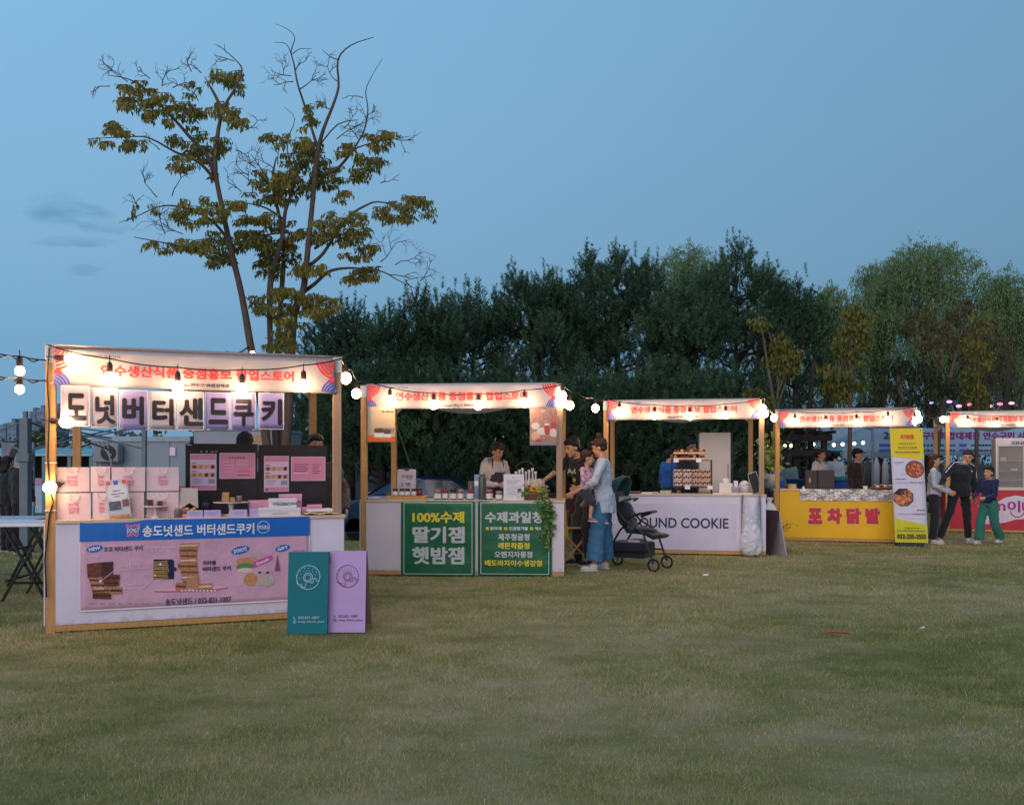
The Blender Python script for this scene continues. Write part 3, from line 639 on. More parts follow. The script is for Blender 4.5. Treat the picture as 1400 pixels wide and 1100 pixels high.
poster(260, 620, 296, 670, 0, 'pink and white picture menu, leftmost poster on the black board'); poster(300, 619, 349, 654, 1, 'plain pink wide poster, second from left on the black board')
poster(361, 623, 395, 672, 0, 'pink and white picture menu behind the stacked pink boxes'); poster(398, 624, 445, 657, 2, 'wide pink price poster with two columns of dark lines')

# goods; bx() places a box-like thing from its photo extents
def gx(S, a, c, yo):
    return S.fp(a, HY, yo)[0], S.fp(c, HY, yo)[0]
bagm = mat('bag_paper', (.74, .56, .60), .65, var=.05, vs=5, bump=.15, bs=14); bagl = mat('bag_paper_lilac', (.50, .40, .52), .65, var=.05, vs=5)
def carrier(a, c, zb, hh, yo, dp, label, m_=bagm, rz=0):
    x0, x1 = gx(S1, a, c, yo); w = x1 - x0
    t = S1.thing('paper_bag', label, 'paper bag', x0, yo, zb, rz, 'pink paper bags stacked in two rows')
    g = G(); h = hh
    g.add([(0, 0, 0), (w, 0, 0), (w, dp, 0), (0, dp, 0), (0, 0.004, h), (w, .004, h), (w, dp - .004, h), (0, dp - .004, h), (.0, dp / 2, .02), (.014, dp / 2, h), (w, dp / 2, .02), (w - .014, dp / 2, h)],
          [(0, 1, 5, 4), (3, 7, 6, 2), (0, 3, 2, 1), (0, 4, 9, 8), (8, 9, 7, 3), (1, 10, 11, 5), (10, 2, 6, 11)])
    g.build('bag_body', m_, t, solid=.0015)
    G().box(.004, w - .004, .012, dp - .012, h * .86, h * .87).build('bag_fold', m_, t)
    hx = w * .5; G().tube([(hx - .04, -.003, h - .01), (hx - .03, -.01, h - .045), (hx, -.012, h - .06), (hx + .03, -.01, h - .045), (hx + .04, -.003, h - .01)], .003, 5).build('handle', mat('cord_white', (.8, .74, .76), .6), t)
    lettering('Song', w * .34, w * .62, h * .52, h * .66, ink_pk, t, -.003, .01, tilt=.08); lettering('Donut', w * .36, w * .66, h * .38, h * .51, ink_pk, t, -.003, .01, tilt=-.05); lettering('Sand', w * .38, w * .64, h * .25, h * .37, ink_pk, t, -.003, .01)
    return t
zt = .212; sh = .222
carrier(76, 124, ZC1, zt, .06, .15, 'pink paper bag at the left end of the lower row', bagm, .12); carrier(126.5, 150, ZC1, zt, .10, .15, 'narrow-looking pink paper bag in the lower row behind the leaflet')
carrier(152, 197, ZC1, zt, .10, .15, 'pink paper bag in the lower row half hidden by the grey leaflet'); carrier(200.5, 244, ZC1, zt, .12, .15, 'pink paper bag in the lower row behind the small cake stand')
carrier(75, 122, ZC1 + sh, .20, .07, .15, 'pink paper bag at the left end of the upper row', bagm, .15); carrier(124, 150.5, ZC1 + sh, .205, .11, .15, 'second pink paper bag in the upper row')
carrier(152.5, 198.5, ZC1 + sh, .20, .11, .15, 'third pink paper bag in the upper row above the leaflet'); carrier(200, 244.5, ZC1 + sh, .20, .13, .15, 'rightmost pink paper bag in the upper row')
# leaflet on a tilted stand
s = standing(S1, 'leaflet_stand', 'tilted grey leaflet with round top picture standing before the pink bags', 'leaflet', 149, 656, 180, 706, -.005, ZC1); s.t.rotation_euler = (R(-10), R(-7), S1.rz)
w, h = s.w, s.h
G().box(0, w, 0, .004, 0, h).build('leaflet_card', mat('card_grey', (.46, .46, .52), .5), s.t); G().bar((w / 2, .004, h * .6), (w / 2, .09, .04), .02, .004).build('easel_leg', ink_g, s.t)
printed('leaflet_print', [(ell(w * .5, h * .66, w * .46, h * .26, 20), mat('print_palegrey', (.60, .60, .66), .5)), (rect(w * .38, w * .58, h * .86, h * .97), ink_b), (rect(w * .06, w * .24, h * .88, h * .97), ink_r), (rect(w * .76, w * .95, h * .88, h * .97), ink_r),
    (rect(w * .08, w * .60, h * .22, h * .44), mat('print_slate', (.09, .09, .14), .5, var=.5, vs=60)), (rect(w * .68, w * .96, h * .28, h * .46), mat('print_brown', (.18, .08, .09), .5, var=.5, vs=60)), (rect(.01, w - .01, h * .01, h * .075), mat('print_mustard', (.50, .25, .04), .5, var=.4, vs=50)),
    (rect(w * .3, w * .66, h * .70, h * .715), ink_n), (rect(w * .22, w * .8, h * .62, h * .635), ink_n), (rect(w * .35, w * .6, h * .55, h * .565), ink_n)], s.t)
# cake stands with biscuit stacks
china = mat('china_white', (.72, .66, .68), .25)
def cake_stand(a, c, ypl, yo, label):
    x0, x1 = gx(S1, a, c, yo); r = (x1 - x0) / 2; z = S1.fp(a, ypl, yo)[1]; h = z - ZC1
    t = S1.thing('cake_stand', label, 'cake stand', (x0 + x1) / 2, yo, ZC1)
    G().lathe([(r * .42, 0), (r * .36, .008), (r * .14, .02), (r * .11, h * .5), (r * .2, h - .006)], n=20).build('foot', china, t, smooth=True)
    G().lathe([(r * .2, h - .006), (r * .95, h - .002), (r, h + .004), (r * .97, h + .006), (r * .3, h)], n=28).build('plate', china, t, smooth=True); return t, z
ta, za = cake_stand(195, 230, 692.5, .06, 'small white cake stand with dark chocolate biscuits before the pink bags')
tb, zb_ = cake_stand(291, 341, 687, .16, 'wide white cake stand with golden biscuits before the black board')
def stack(S, a, c, zb, n, hh, yo, m_, m2, label, name='biscuit_stack', cat='biscuits'):
    x0, x1 = gx(S, a, c, yo); w = x1 - x0; t = S.thing(name, label, cat, (x0 + x1) / 2, yo, zb); k = hh / n
    for i in range(n):
        o = G().box(-w / 2, w / 2, -w / 2, w / 2, i * k + .001, (i + .4) * k).box(-w / 2, w / 2, -w / 2, w / 2, (i + .62) * k, (i + 1) * k).m(1).box(-w * .46, w * .46, -w * .46, w * .46, (i + .4) * k, (i + .62) * k).build('biscuit', [m_, m2], t, bev=.002)
        o.rotation_euler.z = rr.uniform(-.25, .25); o.location.x = rr.uniform(-.003, .003)
    return t
chb = mat('biscuit_choc', (.13, .045, .03), .7, var=.4, vs=60, bump=.5, bs=90); gob = mat('biscuit_gold', (.52, .27, .09), .7, var=.3, vs=50, bump=.5, bs=80)
stack(S1, 201, 209, za + .006, 4, .052, .05, chb, choco, 'taller stack of chocolate biscuits on the small cake stand'); stack(S1, 215, 222, za + .006, 3, .04, .06, chb, choco, 'shorter stack of chocolate biscuits on the small cake stand')
stack(S1, 303.5, 313, zb_ + .006, 5, .082, .15, gob, cream, 'stack of golden biscuits on the wide cake stand'); stack(S1, 315, 321.5, zb_ + .006, 2, .038, .13, gob, gob, 'pale square biscuits beside the stack on the wide cake stand')
def jar(S, name, label, cat, cx, yo, zb, r, h, mg, ml, lab=None, group=None, mlab=None):
    x = S.fp(cx, HY, yo)[0]; t = S.thing(name, label, cat, x, yo, zb, group=group)
    G().lathe([(r * .9, 0), (r, .004), (r, h * .70), (r * .86, h * .78), (r * .82, h * .8)], n=16).build('glass', mg, t, smooth=True)
    G().lathe([(r * .88, h * .79), (r * .9, h * .80), (r * .9, h * .99), (r * .84, h)], n=16).build('lid', ml, t)
    if mlab:
        g = G(); k = 9; vs = []
        for i in range(k + 1):
            a = math.pi * (1.1 + .8 * i / k); vs += [((r + .0015) * math.cos(a), (r + .0015) * math.sin(a), h * .12), ((r + .0015) * math.cos(a), (r + .0015) * math.sin(a), h * .62)]
        g.add(vs, [(2 * i, 2 * i + 2, 2 * i + 3, 2 * i + 1) for i in range(k)]).build('label', mlab, t)
    return t
glassd = mat('jar_glass', (.10, .06, .06), .12, spec=.6); jam = mat('jar_jam', (.22, .02, .02), .15, var=.3); nut = mat('jar_nut', (.09, .04, .02), .2, var=.3)
jar(S1, 'glass_jar', 'small clear jar on the wide cake stand', 'jar', 327, .17, zb_ + .006, .026, .05, mat('glass_brown', (.20, .12, .10), .1), ink_g)
jar(S1, 'glass_jar', 'small dark glass jar beside the small cake stand', 'jar', 243.5, .03, ZC1, .032, .082, mat('glass_plum', (.14, .10, .13), .12), mat('lid_grey', (.28, .24, .27), .4))
jar(S1, 'glass_jar', 'dark squat jar standing before the left menu on the black board', 'jar', 282.5, .3, ZC1 + .05, .034, .085, mat('glass_black', (.04, .035, .05), .15), black)
t = S1.thing('dark_tray', 'round dark tray under the squat jar', 'tray', S1.fp(284, HY, .3)[0], .3, ZC1); G().lathe([(.05, 0), (.075, .04), (.08, .049), (.07, .045), (.045, .01)], n=20).build('tray', black, t, smooth=True)
x = S1.fp(249, HY, .1)[0]; t = S1.thing('paper_cone', 'pink pointed paper cone left of the open biscuit bag', 'paper cone', x, .1, ZC1)
G().lathe([(.036, 0), (.03, .05), (.017, .11), (.004, .155), (.001, .158)], n=10).build('cone', mat('cone_pink', (.72, .32, .38), .6), t)
# open bag with biscuits
x0, x1 = gx(S1, 247, 271, .04); w = x1 - x0; t = S1.thing('gift_bag', 'tall greyish paper bag with biscuits at its base, left of the price cards', 'gift bag', x0, .06, ZC1)
G().plate([(.0, .075), (w * .5, .12), (w, .075), (w - .004, .245), (.0, .25)], 0, .006).build('bag_back', mat('bag_grey', (.50, .43, .40), .7), t)
G().box(0, w, -.03, .03, 0, .03).build('base_tray', mat('cone_pink', (.72, .32, .38), .6), t, bev=.004)
g = G()
for i in range(7): g.sph((w * (.12 + .13 * i), -.006 + .01 * (i % 2), .045 + .012 * (i % 3)), (.017, .014, .016), 8, 6)
tag(g.build('biscuit', gob, t), kind='stuff')
# price cards
cardm = mat('card_lilac', (.50, .42, .72), .5, var=.04)
def card(S, a, c, yo, hh, label, dp=.03, m_=cardm, name='price_card', zb=ZC1, group='lilac price cards along the counter edge', lines=2, cat='card'):
    x0, x1 = gx(S, a, c, yo); w = x1 - x0; t = S.thing(name, label, cat, x0, yo, zb, rr.uniform(-.03, .03), group)
    G().box(0, w, 0, dp, 0, hh).build('card_body', m_, t, bev=.0015)
    pol = [(rect(w * .18, w * (.8 - .1 * (k % 2)), hh * (.62 - .24 * k), hh * (.68 - .24 * k)), ink_g) for k in range(lines)]
    printed('card_print', pol, t); return t
card(S1, 255.5, 277.5, -.01, .060, 'lilac price card nearest the open biscuit bag'); card(S1, 279, 302, -.01, .060, 'lilac price card between the biscuit bag and the wide cake stand'); card(S1, 316, 338, .0, .060, 'lilac price card right of the cake stand foot'); card(S1, 342, 356, .02, .062, 'lilac price card under the pink boxes')
boxp = mat('box_pink', (.68, .30, .42), .55, var=.05); boxw = mat('box_white', (.70, .68, .72), .5, var=.04)
def carton(S, a, c, yo, zb, hh, dp, m_, label, rz=0, group='pink cookie cartons'):
    x0, x1 = gx(S, a, c, yo); w = x1 - x0; t = S.thing('carton', label, 'box', x0, yo, zb, rz, group)
    G().box(0, w, 0, dp, 0, hh * .80).build('carton_base', m_, t, bev=.002); G().box(-.002, w + .002, -.002, dp + .002, hh * .6, hh).build('carton_lid', m_, t, bev=.002)
    printed('carton_print', [(rect(w * .3, w * .7, hh * .25, hh * .34), ink_g), (rect(w * .1, w * .5, hh * .74, hh * .80), ink_lp)], t, y=-.004); return t
carton(S1, 341, 369, .14, ZC1 + .062, .068, .12, boxp, 'pink carton left of the white lettered box', .05); carton(S1, 341, 371, .14, ZC1, .061, .12, cardm, 'lilac carton under the left pink carton')
carton(S1, 380, 412, .22, ZC1, .062, .13, boxp, 'lowest pink carton of the stack before the price poster', -.05); carton(S1, 377, 413, .2, ZC1 + .063, .053, .14, boxp, 'middle pink carton of the stack before the price poster', .04); carton(S1, 381.5, 412.5, .2, ZC1 + .117, .062, .13, boxp, 'topmost pink carton of the stack before the price poster', -.08)
carton(S1, 355, 411, -.005, ZC1, .068, .11, boxw, 'long white box at the counter edge below the lettered box')
t = carton(S1, 368, 405.5, .03, ZC1 + .069, .080, .07, boxw, 'white box lettered in grey on the counter of the nearest stall'); lettering('SONG DONUT SAND', .03, .23, .025, .045, ink_n, t, -.0045, .01)
carton(S1, 413, 424, .12, ZC1, .066, .08, boxp, 'pink carton end right of the white boxes'); carton(S1, 421, 440, .13, ZC1 + .052, .034, .08, boxp, 'small pink carton on the cream tray')
# cream tray with cloth
x0, x1 = gx(S1, 418, 458, .04); w = x1 - x0; t = S1.thing('cream_tray', 'cream cloth and tray at the right end of the nearest counter', 'tray', x0, .0, ZC1)
G().sheet(lambda x, y: Vector((x, y, .012 + .008 * math.sin(x * 40) * math.sin(y * 30 + 1) + .006)), -.01, w + .02, -.015, .3, 18, 12).build('cloth', mat('cloth_cream', (.70, .55, .38), .8, bump=.3), t, smooth=True, solid=.006)
G().box(.01, w - .01, .05, .26, .026, .05).build('tray', boxw, t, bev=.004)

# two leaning donut boards before the counter
def aboard(pts, Y, m_, mi, label):
    """pts: photo corners bottom-left, bottom-right, top-right, top-left"""
    bl = P(*pts[0], Y); br = P(*pts[1], Y); bl.z = .012; br.z = .012; d = br - bl; rz = math.atan2(d.y, d.x); w = d.length; h = .64
    t = thing('sandwich_board', label, 'sign board', bl, rz, 'donut sandwich boards on the grass'); tl = .13
    def fr(x, z, yy=0): return (x, z * tl + yy, z)
    G().add([fr(0, 0), fr(w, 0), fr(w - .003, h), fr(-.006, h), fr(0, 0, .012), fr(w, 0, .012), fr(w - .003, h, .012), fr(-.006, h, .012)], [(0, 1, 2, 3), (4, 7, 6, 5), (0, 4, 5, 1), (3, 2, 6, 7), (0, 3, 7, 4), (1, 5, 6, 2)]).build('front_panel', m_, t)
    G().add([fr(0, h, .02), fr(w, h, .02), (w, .34, 0), (0, .34, 0), fr(0, h, .032), fr(w, h, .032), (w, .352, 0), (0, .352, 0)], [(0, 3, 2, 1), (4, 5, 6, 7), (0, 1, 5, 4), (2, 3, 7, 6), (0, 4, 7, 3), (1, 2, 6, 5)]).build('rear_panel', timber2, t)
    G().bar((.015, .03, .03), (.015, h * tl + .02, h - .02), .03, .02).build('frame_strip', timber2, t)
    wp = lambda x, z: z * tl
    cx, cz, r = w * .5, h * .69, w * .30; pol = ring(cx, cz, r, .005, 40) + ring(cx, cz, r * .40, .005, 24) + ring(cx, cz, r * .27, .004, 20)
    pol += line2([(cx - r * .92, cz - r * .42), (cx - r * .75, cz - r * .60), (cx - r * .52, cz - r * .55), (cx - r * .40, cz - r * .8), (cx - r * .2, cz - r * .82), (cx - r * .12, cz - r * .45)], .005)
    pol += line2([(cx + r * .2, cz - r * .42), (cx + r * .45, cz - r * .42), (cx + r * .52, cz - r * .05), (cx + r * .68, cz - r * .05), (cx + r * .76, cz - r * .3), (cx + r * .97, cz - r * .25)], .005)
    for k in range(14):
        a = .3 + k * .24; rr_ = r * (.62 + .2 * (k % 2)); x, z = cx + rr_ * math.cos(a), cz + rr_ * math.sin(a); pol += line2([(x, z), (x + .009 * math.cos(a * 3), z + .009 * math.sin(a * 3))], .004)
    printed('donut_drawing', [(p, mi) for p in pol], t, wp, -.003)
    lettering('032.831.1007', w * .27, w * .80, h * .185, h * .215, mi, t, -.003, .005, wp); lettering('song_donut_sand', w * .28, w * .92, h * .135, h * .165, mi, t, -.003, .008, wp)
    printed('icons', [(p, mi) for p in ring(w * .19, h * .150, .013, .003, 12) + line2([(w * .16, h * .21), (w * .175, h * .19), (w * .2, h * .186)], .006) + line2([(w * .175, h * .14), (w * .205, h * .16)], .004)], t, wp, -.003)
    return t
aboard(((392, 869), (447, 866), (443, 764), (389.5, 765.5)), 6.93, mat('board_teal', (.0, .16, .19), .5, var=.05, spec=.2), mat('ink_paleblue', (.42, .62, .72), .5, var=0), 'teal donut sandwich board on the grass, left of the lilac one')
aboard(((448, 866), (499, 862), (495, 763), (445, 764)), 7.0, mat('board_lilac', (.50, .33, .62), .45, var=.05), txd, 'lilac donut sandwich board on the grass, right of the teal one')
# ---------------------------------------------------------------- second stall
greenv = mat('vinyl_green', (.008, .13, .055), .38, var=.1, vs=3, bump=1, bs=4)
def green_banner(a, c, label):
    zs = span(S2, a, 684, 787.5, c, 684.5, 790, -.026); s = Sheet(S2, 'counter_banner', label, 'banner', *zs, -.026, 'green banners on the second stall'); w, h = s.w, s.h
    wp = lambda x, z: -.005 * (1 + math.sin(x * 5 + a) * math.sin(z * 6)); s.warp = wp
    G().sheet(lambda x, z: Vector((x, wp(x, z), z)), 0, w, 0, h, 20, 16).build('banner_vinyl', greenv, s.t, smooth=True, solid=.001)
    q = .04; printed('border_line', [(p, ink_w) for p in line2([(q, q), (w * .5, q), (w - q, q), (w - q, h * .5), (w - q, h - q * .6), (w * .5, h - q * .6), (q, h - q * .6), (q, h * .5), (q, q)], .006)], s.t, wp, -.003)
    printed('edge_hem', [(p, mat('print_palegreen', (.30, .50, .40), .5)) for p in line2([(.003, .003), (w * .5, .003), (w - .003, .003), (w - .003, h * .5), (w - .003, h - .003), (w * .5, h - .003), (.003, h - .003), (.003, h * .5), (.003, .003)], .004)], s.t, wp, -.003)
    return s
s = green_banner(548, 650, 'green banner with three large lines of lettering, left half of the second counter')
s.text('100%수제', 564, 698.5, 635, 714.5, ink_y, .03); s.text('딸기잼', 564, 719, 635.5, 742, mat('ink_silver', (.58, .60, .60), .5, var=0), .034); s.text('햇밤잼', 563.5, 747, 635, 771, MATS['ink_silver'], .034)
s = green_banner(653, 755, 'green banner with six lines of lettering, right half of the second counter')
s.text('수제과일청', 663, 699, 742, 714.5, MATS['ink_silver'], .03); s.text('방부제', 670.5, 719.5, 686, 724.5, ink_w, .02); s.text('인공첨가물', 696, 719.5, 722, 724.5, ink_w, .02); s.text('색소', 731, 719.5, 741, 724.5, ink_w, .02)
for a in (664, 689, 724.5): s.text('無', a, 719.5, a + 5, 724.5, ink_y, .02)
s.text('제주청귤청', 681, 729, 724, 738.5, MATS['ink_silver'], .028); s.text('레몬착즙청', 681, 741, 724, 750, ink_y, .028); s.text('오렌지자몽청', 676, 753, 728, 762, MATS['ink_silver'], .028); s.text('배도라지이수생강청', 663, 765, 741, 773.5, ink_y, .028)
ZC2 = .92
def pboard(S, a, b, c, d, e, f, label, pols, base, yo=-.03, group='product posters hung from the second stall'):
    zs = span(S, a, b, c, d, e, f, yo); s = Sheet(S, 'hanging_poster', label, 'poster', *zs, yo, group); w, h = s.w, s.h
    wp = lambda x, z: .003 * math.sin(4 * z + 3 * x); G().sheet(lambda x, z: Vector((x, wp(x, z), z)), 0, w, 0, h, 6, 10).build('poster_sheet', base, s.t, smooth=True, solid=.0012)
    printed('poster_print', pols(w, h), s.t, wp, -.006); return s
jarw = mat('print_jar', (.62, .58, .52), .5, var=.1); jark = mat('print_jarlid', (.10, .07, .05), .5)
def p1(w, h):
    o = [([(0.002, .002), (w - .002, .002), (w - .002, h * .15), (w * .0 + .002, h * .20)], mat('print_orange', (.72, .13, .03), .5)), (rect(w * .42, w * .98, h * .30, h * .40), mat('print_ash', (.30, .25, .2), .5, var=.4, vs=60))]
    for cx, sc in ((.72, .8), (.42, 1)): o += [(rect(w * (cx - .17 * sc), w * (cx + .17 * sc), h * .12, h * (.12 + .17 * sc)), jarw), (ell(w * cx, h * (.12 + .17 * sc), w * .18 * sc, h * .03, 16), jark), (rect(w * (cx - .17 * sc), w * (cx + .17 * sc), h * (.12 + .15 * sc), h * (.2 + .17 * sc)), jark), (ell(w * cx, h * (.2 + .17 * sc), w * .17 * sc, h * .025, 16), jark), (rect(w * (cx - .16 * sc), w * (cx + .16 * sc), h * .15, h * (.13 + .1 * sc)), ink_w)]
    return o
s = pboard(S2, 502.5, 555, 603, 540, 556.5, 605, 'cream poster of two jars on an orange table, by the left post', p1, translucent('poster_cream', (.74, .60, .42), .3))
x0, x1, z0, z1 = s.box(519, 561, 538, 566); lettering('수제잼', s.w * .5, s.w * .95, s.h * .82, s.h * .9, ink, s.t, -.005, .01, lambda x, z: .006 * math.sin(4 * z + 3 * x))
def p2(w, h):
    r2 = random.Random(3); o = [(rect(.004, w - .004, h * .09, h - .004), mat('print_mauve', (.36, .20, .18), .5, var=.3, vs=30))]
    ms = [mat('print_jamred', (.45, .05, .05), .5, var=.3, vs=50), cream, biscuit, jarw, mat('print_peachy', (.66, .36, .24), .5), mat('print_orange', (.72, .13, .03), .5), sug]
    for cx, cy, rx, ry, k in ((.25, .75, .2, .12, 6), (.5, .78, .13, .1, 0), (.5, .88, .14, .04, 3), (.55, .62, .16, .06, 3), (.85, .7, .12, .07, 5), (.85, .52, .12, .1, 0), (.2, .25, .17, .12, 4), (.45, .38, .2, .1, 3), (.62, .42, .1, .14, 0), (.85, .33, .13, .13, 3), (.7, .2, .25, .05, 2), (.33, .14, .12, .04, 0), (.62, .56, .1, .03, 1), (.2, .52, .16, .09, 3)):
        o.append((ell(w * cx, h * cy, w * rx, h * ry, 14), ms[k]))
    return o
pboard(S2, 724.5, 557, 608, 762, 558, 609.5, 'crowded fruit and jam poster by the right post of the second stall', p2, paper)
# goods of the second stall
x0, x1 = gx(S2, 528, 582, .06); w = x1 - x0; t = S2.thing('wooden_plinth', 'long wooden block carrying small jam jars on the second counter', 'plinth', x0, .05, ZC2); G().box(0, w, 0, .12, 0, .044).build('plinth_board', timber, t, bev=.003)
lb = mat('label_white', (.72, .68, .66), .6)
capm = {k: mat('cap_' + k, c, .35, metal=.3 if k == 'gold' else 0, var=.05) for k, c in (('black', (.03, .02, .02)), ('gold', (.50, .32, .14)), ('red', (.45, .02, .03)), ('pink', (.50, .16, .14)), ('grey', (.35, .34, .33)))}
for i, cx in enumerate((540.5, 549.5, 557, 566, 573.5)):
    jar(S2, 'jam_jar', ('first', 'second', 'third', 'fourth', 'fifth and darkest')[i] + ' jam jar from the left on the wooden block', 'jar', cx, .10, ZC2 + .044, .034, .088, glassd if i < 4 else jam, capm['black'], group='jam jars on the second stall', mlab=None if i == 4 else lb)
for i, (cx, k, ds) in enumerate(((598.5, 'gold', 'gold-capped jar nearest the wooden block'), (609, 'red', 'red-capped jar between a gold and a black cap'), (619.5, 'black', 'black-capped jar on the second counter'), (629.5, 'gold', 'gold-capped jar at the right end of the row of four'), (643, 'red', 'red-capped jar left of the tall thermos'), (669, 'pink', 'pink-capped jar right of the tall thermos'), (682.5, 'grey', 'grey-capped jar beside the standing notice'))):
    jar(S2, 'preserve_jar', 'square ' + ds, 'jar', cx, .06 + .03 * (i % 2), ZC2, .042 if i != 3 else .04, .125 if i < 6 else .105, nut if i % 3 else glassd, capm[k], group='larger preserve jars on the second stall', mlab=lb)
jar(S2, 'preserve_jar', 'dark jar with grey lid standing behind the red-capped jar', 'jar', 644, .2, ZC2, .04, .22, glassd, mat('lid_dkgreen', (.10, .11, .09), .4), group='larger preserve jars on the second stall')
x = S2.fp(659, HY, .07)[0]; t = S2.thing('thermos', 'tall grey thermos flask standing on the second counter', 'thermos', x, .08, ZC2)
G().lathe([(.044, 0), (.046, .01), (.046, .265), (.04, .28)], n=20).build('body', mat('thermos_grey', (.10, .11, .10), .35, metal=.4), t, smooth=True); G().lathe([(.036, .28), (.036, .33), (.03, .335)], n=16).build('cup', mat('thermos_steel', (.30, .28, .26), .3, metal=.6), t, smooth=True); G().box(.03, .05, -.006, .006, .18, .27).build('handle', black, t)
s = standing(S2, 'clipboard', 'clipboard with a handwritten notice behind the small jam jars', 'notice', 542.5, 641, 568, 672, .2, ZC2); s.t.rotation_euler.x = R(-6)
G().box(0, s.w, 0, .006, 0, s.h).build('board', paper, s.t); G().box(s.w * .38, s.w * .62, -.012, .01, s.h - .015, s.h + .02).build('clip', black, s.t, bev=.003)
lettering('수제잼', s.w * .22, s.w * .80, s.h * .68, s.h * .82, ink, s.t, -.003, 0, tilt=-.08); lettering('2 병', s.w * .2, s.w * .7, s.h * .42, s.h * .56, ink, s.t, -.003, 0)
G().bar((s.w / 2, .006, s.h * .7), (s.w / 2, .09, .0), .02, .004).build('prop_leg', black, s.t)
s = standing(S2, 'standing_notice', 'white printed notice standing upright before the seller in the apron', 'notice', 688.5, 648, 716.5, 683, .03, ZC2); w, h = s.w, s.h
G().box(0, w, 0, .004, 0, h).box(0, w, .002, .06, 0, .004).build('sheet', mat('acrylic_white', (.70, .66, .72), .3), s.t)
printed('notice_print', [([(w * .42, h * .86), (w * .56, h * .86), (w * .49, h * .91)], ink_g)] + [(rect(w * .15, w * (.82 - .13 * (k % 3)), h * (.74 - .075 * k), h * (.755 - .075 * k)), ink_n if k < 2 else ink_g) for k in range(8)], s.t)
# wicker basket with orange flowers and ivy
x = S2.fp(727, HY, .08)[0]; t = S2.thing('flower_basket', 'round wicker basket of orange flowers and leaves at the right of the second counter', 'flower basket', x, .1, ZC2)
G().lathe([(.085, 0), (.105, .03), (.118, .085), (.112, .088), (.09, .03)], n=22).build('basket', wickm, t, smooth=True)
for z in (.02, .045, .07): G().lathe([(.104 + z * .17, z), (.11 + z * .17, z + .006), (.104 + z * .17, z + .012)], n=20).build('wicker_band', wickm, t)
orm = mat('petal_orange', (.80, .25, .02), .6, var=.25, vs=30)
for i, (a, b, c) in enumerate(((.0, -.05, .11), (.045, -.03, .125), (-.03, -.01, .13), (.06, -.06, .10), (.02, .02, .14))):
    g = G()
    for k in range(7):
        q = k * .9; g.sph((a + .022 * math.cos(q), b + .02 * math.sin(q), c + .008 * (k % 2)), (.019, .019, .010), 7, 5, Euler((math.sin(q) * .8, math.cos(q) * .8, 0)).to_quaternion())
    g.build('flower', orm, t, smooth=True)
leafg = mat('leaf_green', (.09, .17, .035), .5, var=.4, vs=20); leafy = mat('leaf_variegated', (.26, .30, .07), .5, var=.4, vs=20)
def leaf_mesh(pts, size, seed, drop=.6):
    r3 = np.random.default_rng(seed); n = len(pts); p = np.asarray(pts, float)
    d = r3.normal(size=(n, 3)); d[:, 2] -= drop; d /= np.linalg.norm(d, axis=1)[:, None]; s_ = np.cross(d, r3.normal(size=(n, 3))); s_ /= np.linalg.norm(s_, axis=1)[:, None]
    L_ = size * (.6 + .7 * r3.random(n))[:, None]; v = np.stack([p, p + d * L_ * .45 + s_ * L_ * .42, p + d * L_, p + d * L_ * .45 - s_ * L_ * .42], 1).reshape(-1, 3)
    return v, np.arange(4 * n).reshape(n, 4)
r4 = np.random.default_rng(4)
v, f = leaf_mesh(np.stack([r4.normal(-.075, .04, 90), r4.normal(-.04, .04, 90), r4.normal(.10, .035, 90)], -1), .05, 1); npmesh('foliage', v, f, leafg, t)['kind'] = 'stuff'
v, f = leaf_mesh(np.stack([r4.normal(.11, .045, 170), r4.normal(-.03, .05, 170), r4.normal(.09, .045, 170)], -1), .04, 2); npmesh('foliage', v, f, leafy, t)['kind'] = 'stuff'
x = S2.fp(744, HY, -.03)[0]; t = S2.thing('trailing_ivy', 'green ivy trailing from the second counter down over the green banner', 'ivy', x, -.04, ZC2)
for k, (dx, l_) in enumerate(((0, .46), (.05, .60), (.09, .30), (.065, .42), (-.03, .22))):
    st = [(dx + .02 * math.sin(i * 1.2 + k), -.02 - .015 * math.sin(i), -l_ * i / 10 + (.02 if i == 0 else 0)) for i in range(11)]; G().tube(st, .0025, 4).build('stem', leafg, t)
    pts = []
    for i in range(int(l_ * 130)): j = random.random() * 9.99; a = Vector(st[int(j)]).lerp(Vector(st[int(j) + 1]), j % 1); pts.append((a.x + random.gauss(0, .014), a.y + random.gauss(-.01, .01), a.z + random.gauss(0, .01)))
    v, f = leaf_mesh(pts, .045, 10 + k, 1.0); npmesh('foliage', v, f, leafg if k != 1 else mat('leaf_bright', (.14, .26, .05), .5, var=.3, vs=20), t)['kind'] = 'stuff'
# straws and drink bags with white necks
x = S2.fp(719, HY, .3)[0]; t = S2.thing('sample_bottles', 'group of slim white bottles under a black loop handle on the second counter', 'bottles', x, .3, ZC2)
btm = mat('bottle_white', (.52, .48, .48), .4, var=.1)
for i in range(7):
    o = G().lathe([(.03, 0), (.033, .14), (.028, .2), (.012, .24), (.012, .30), (.018, .335), (.013, .34)], n=10).build('bottle', btm, t, smooth=True, loc=((i - 3) * .04, .03 * (i % 2), 0)); o.scale.z = 1 + .06 * (i % 3)
G().tube([(-.1, .05, .33), (-.12, .05, .40), (-.06, .05, .45), (.03, .05, .46), (.08, .05, .42), (.09, .05, .36)], .008, 6).build('loop_handle', black, t)
x = S2.fp(738, HY, .22)[0]; t = S2.thing('card_rack', 'leaning rack of printed leaflets behind the flower basket', 'leaflet rack', x, .22, ZC2); t.rotation_euler.y = R(-12)
for i in range(4): G().box(-.07 + .012 * i, .06 + .012 * i, .02 * i, .02 * i + .003, 0, .25 - .012 * i).build('leaflet', mat('leaflet_cream', (.50, .42, .30), .5, var=.3, vs=25), t)
G().box(-.08, .1, -.01, .09, 0, .02).build('rack_base', black, t)
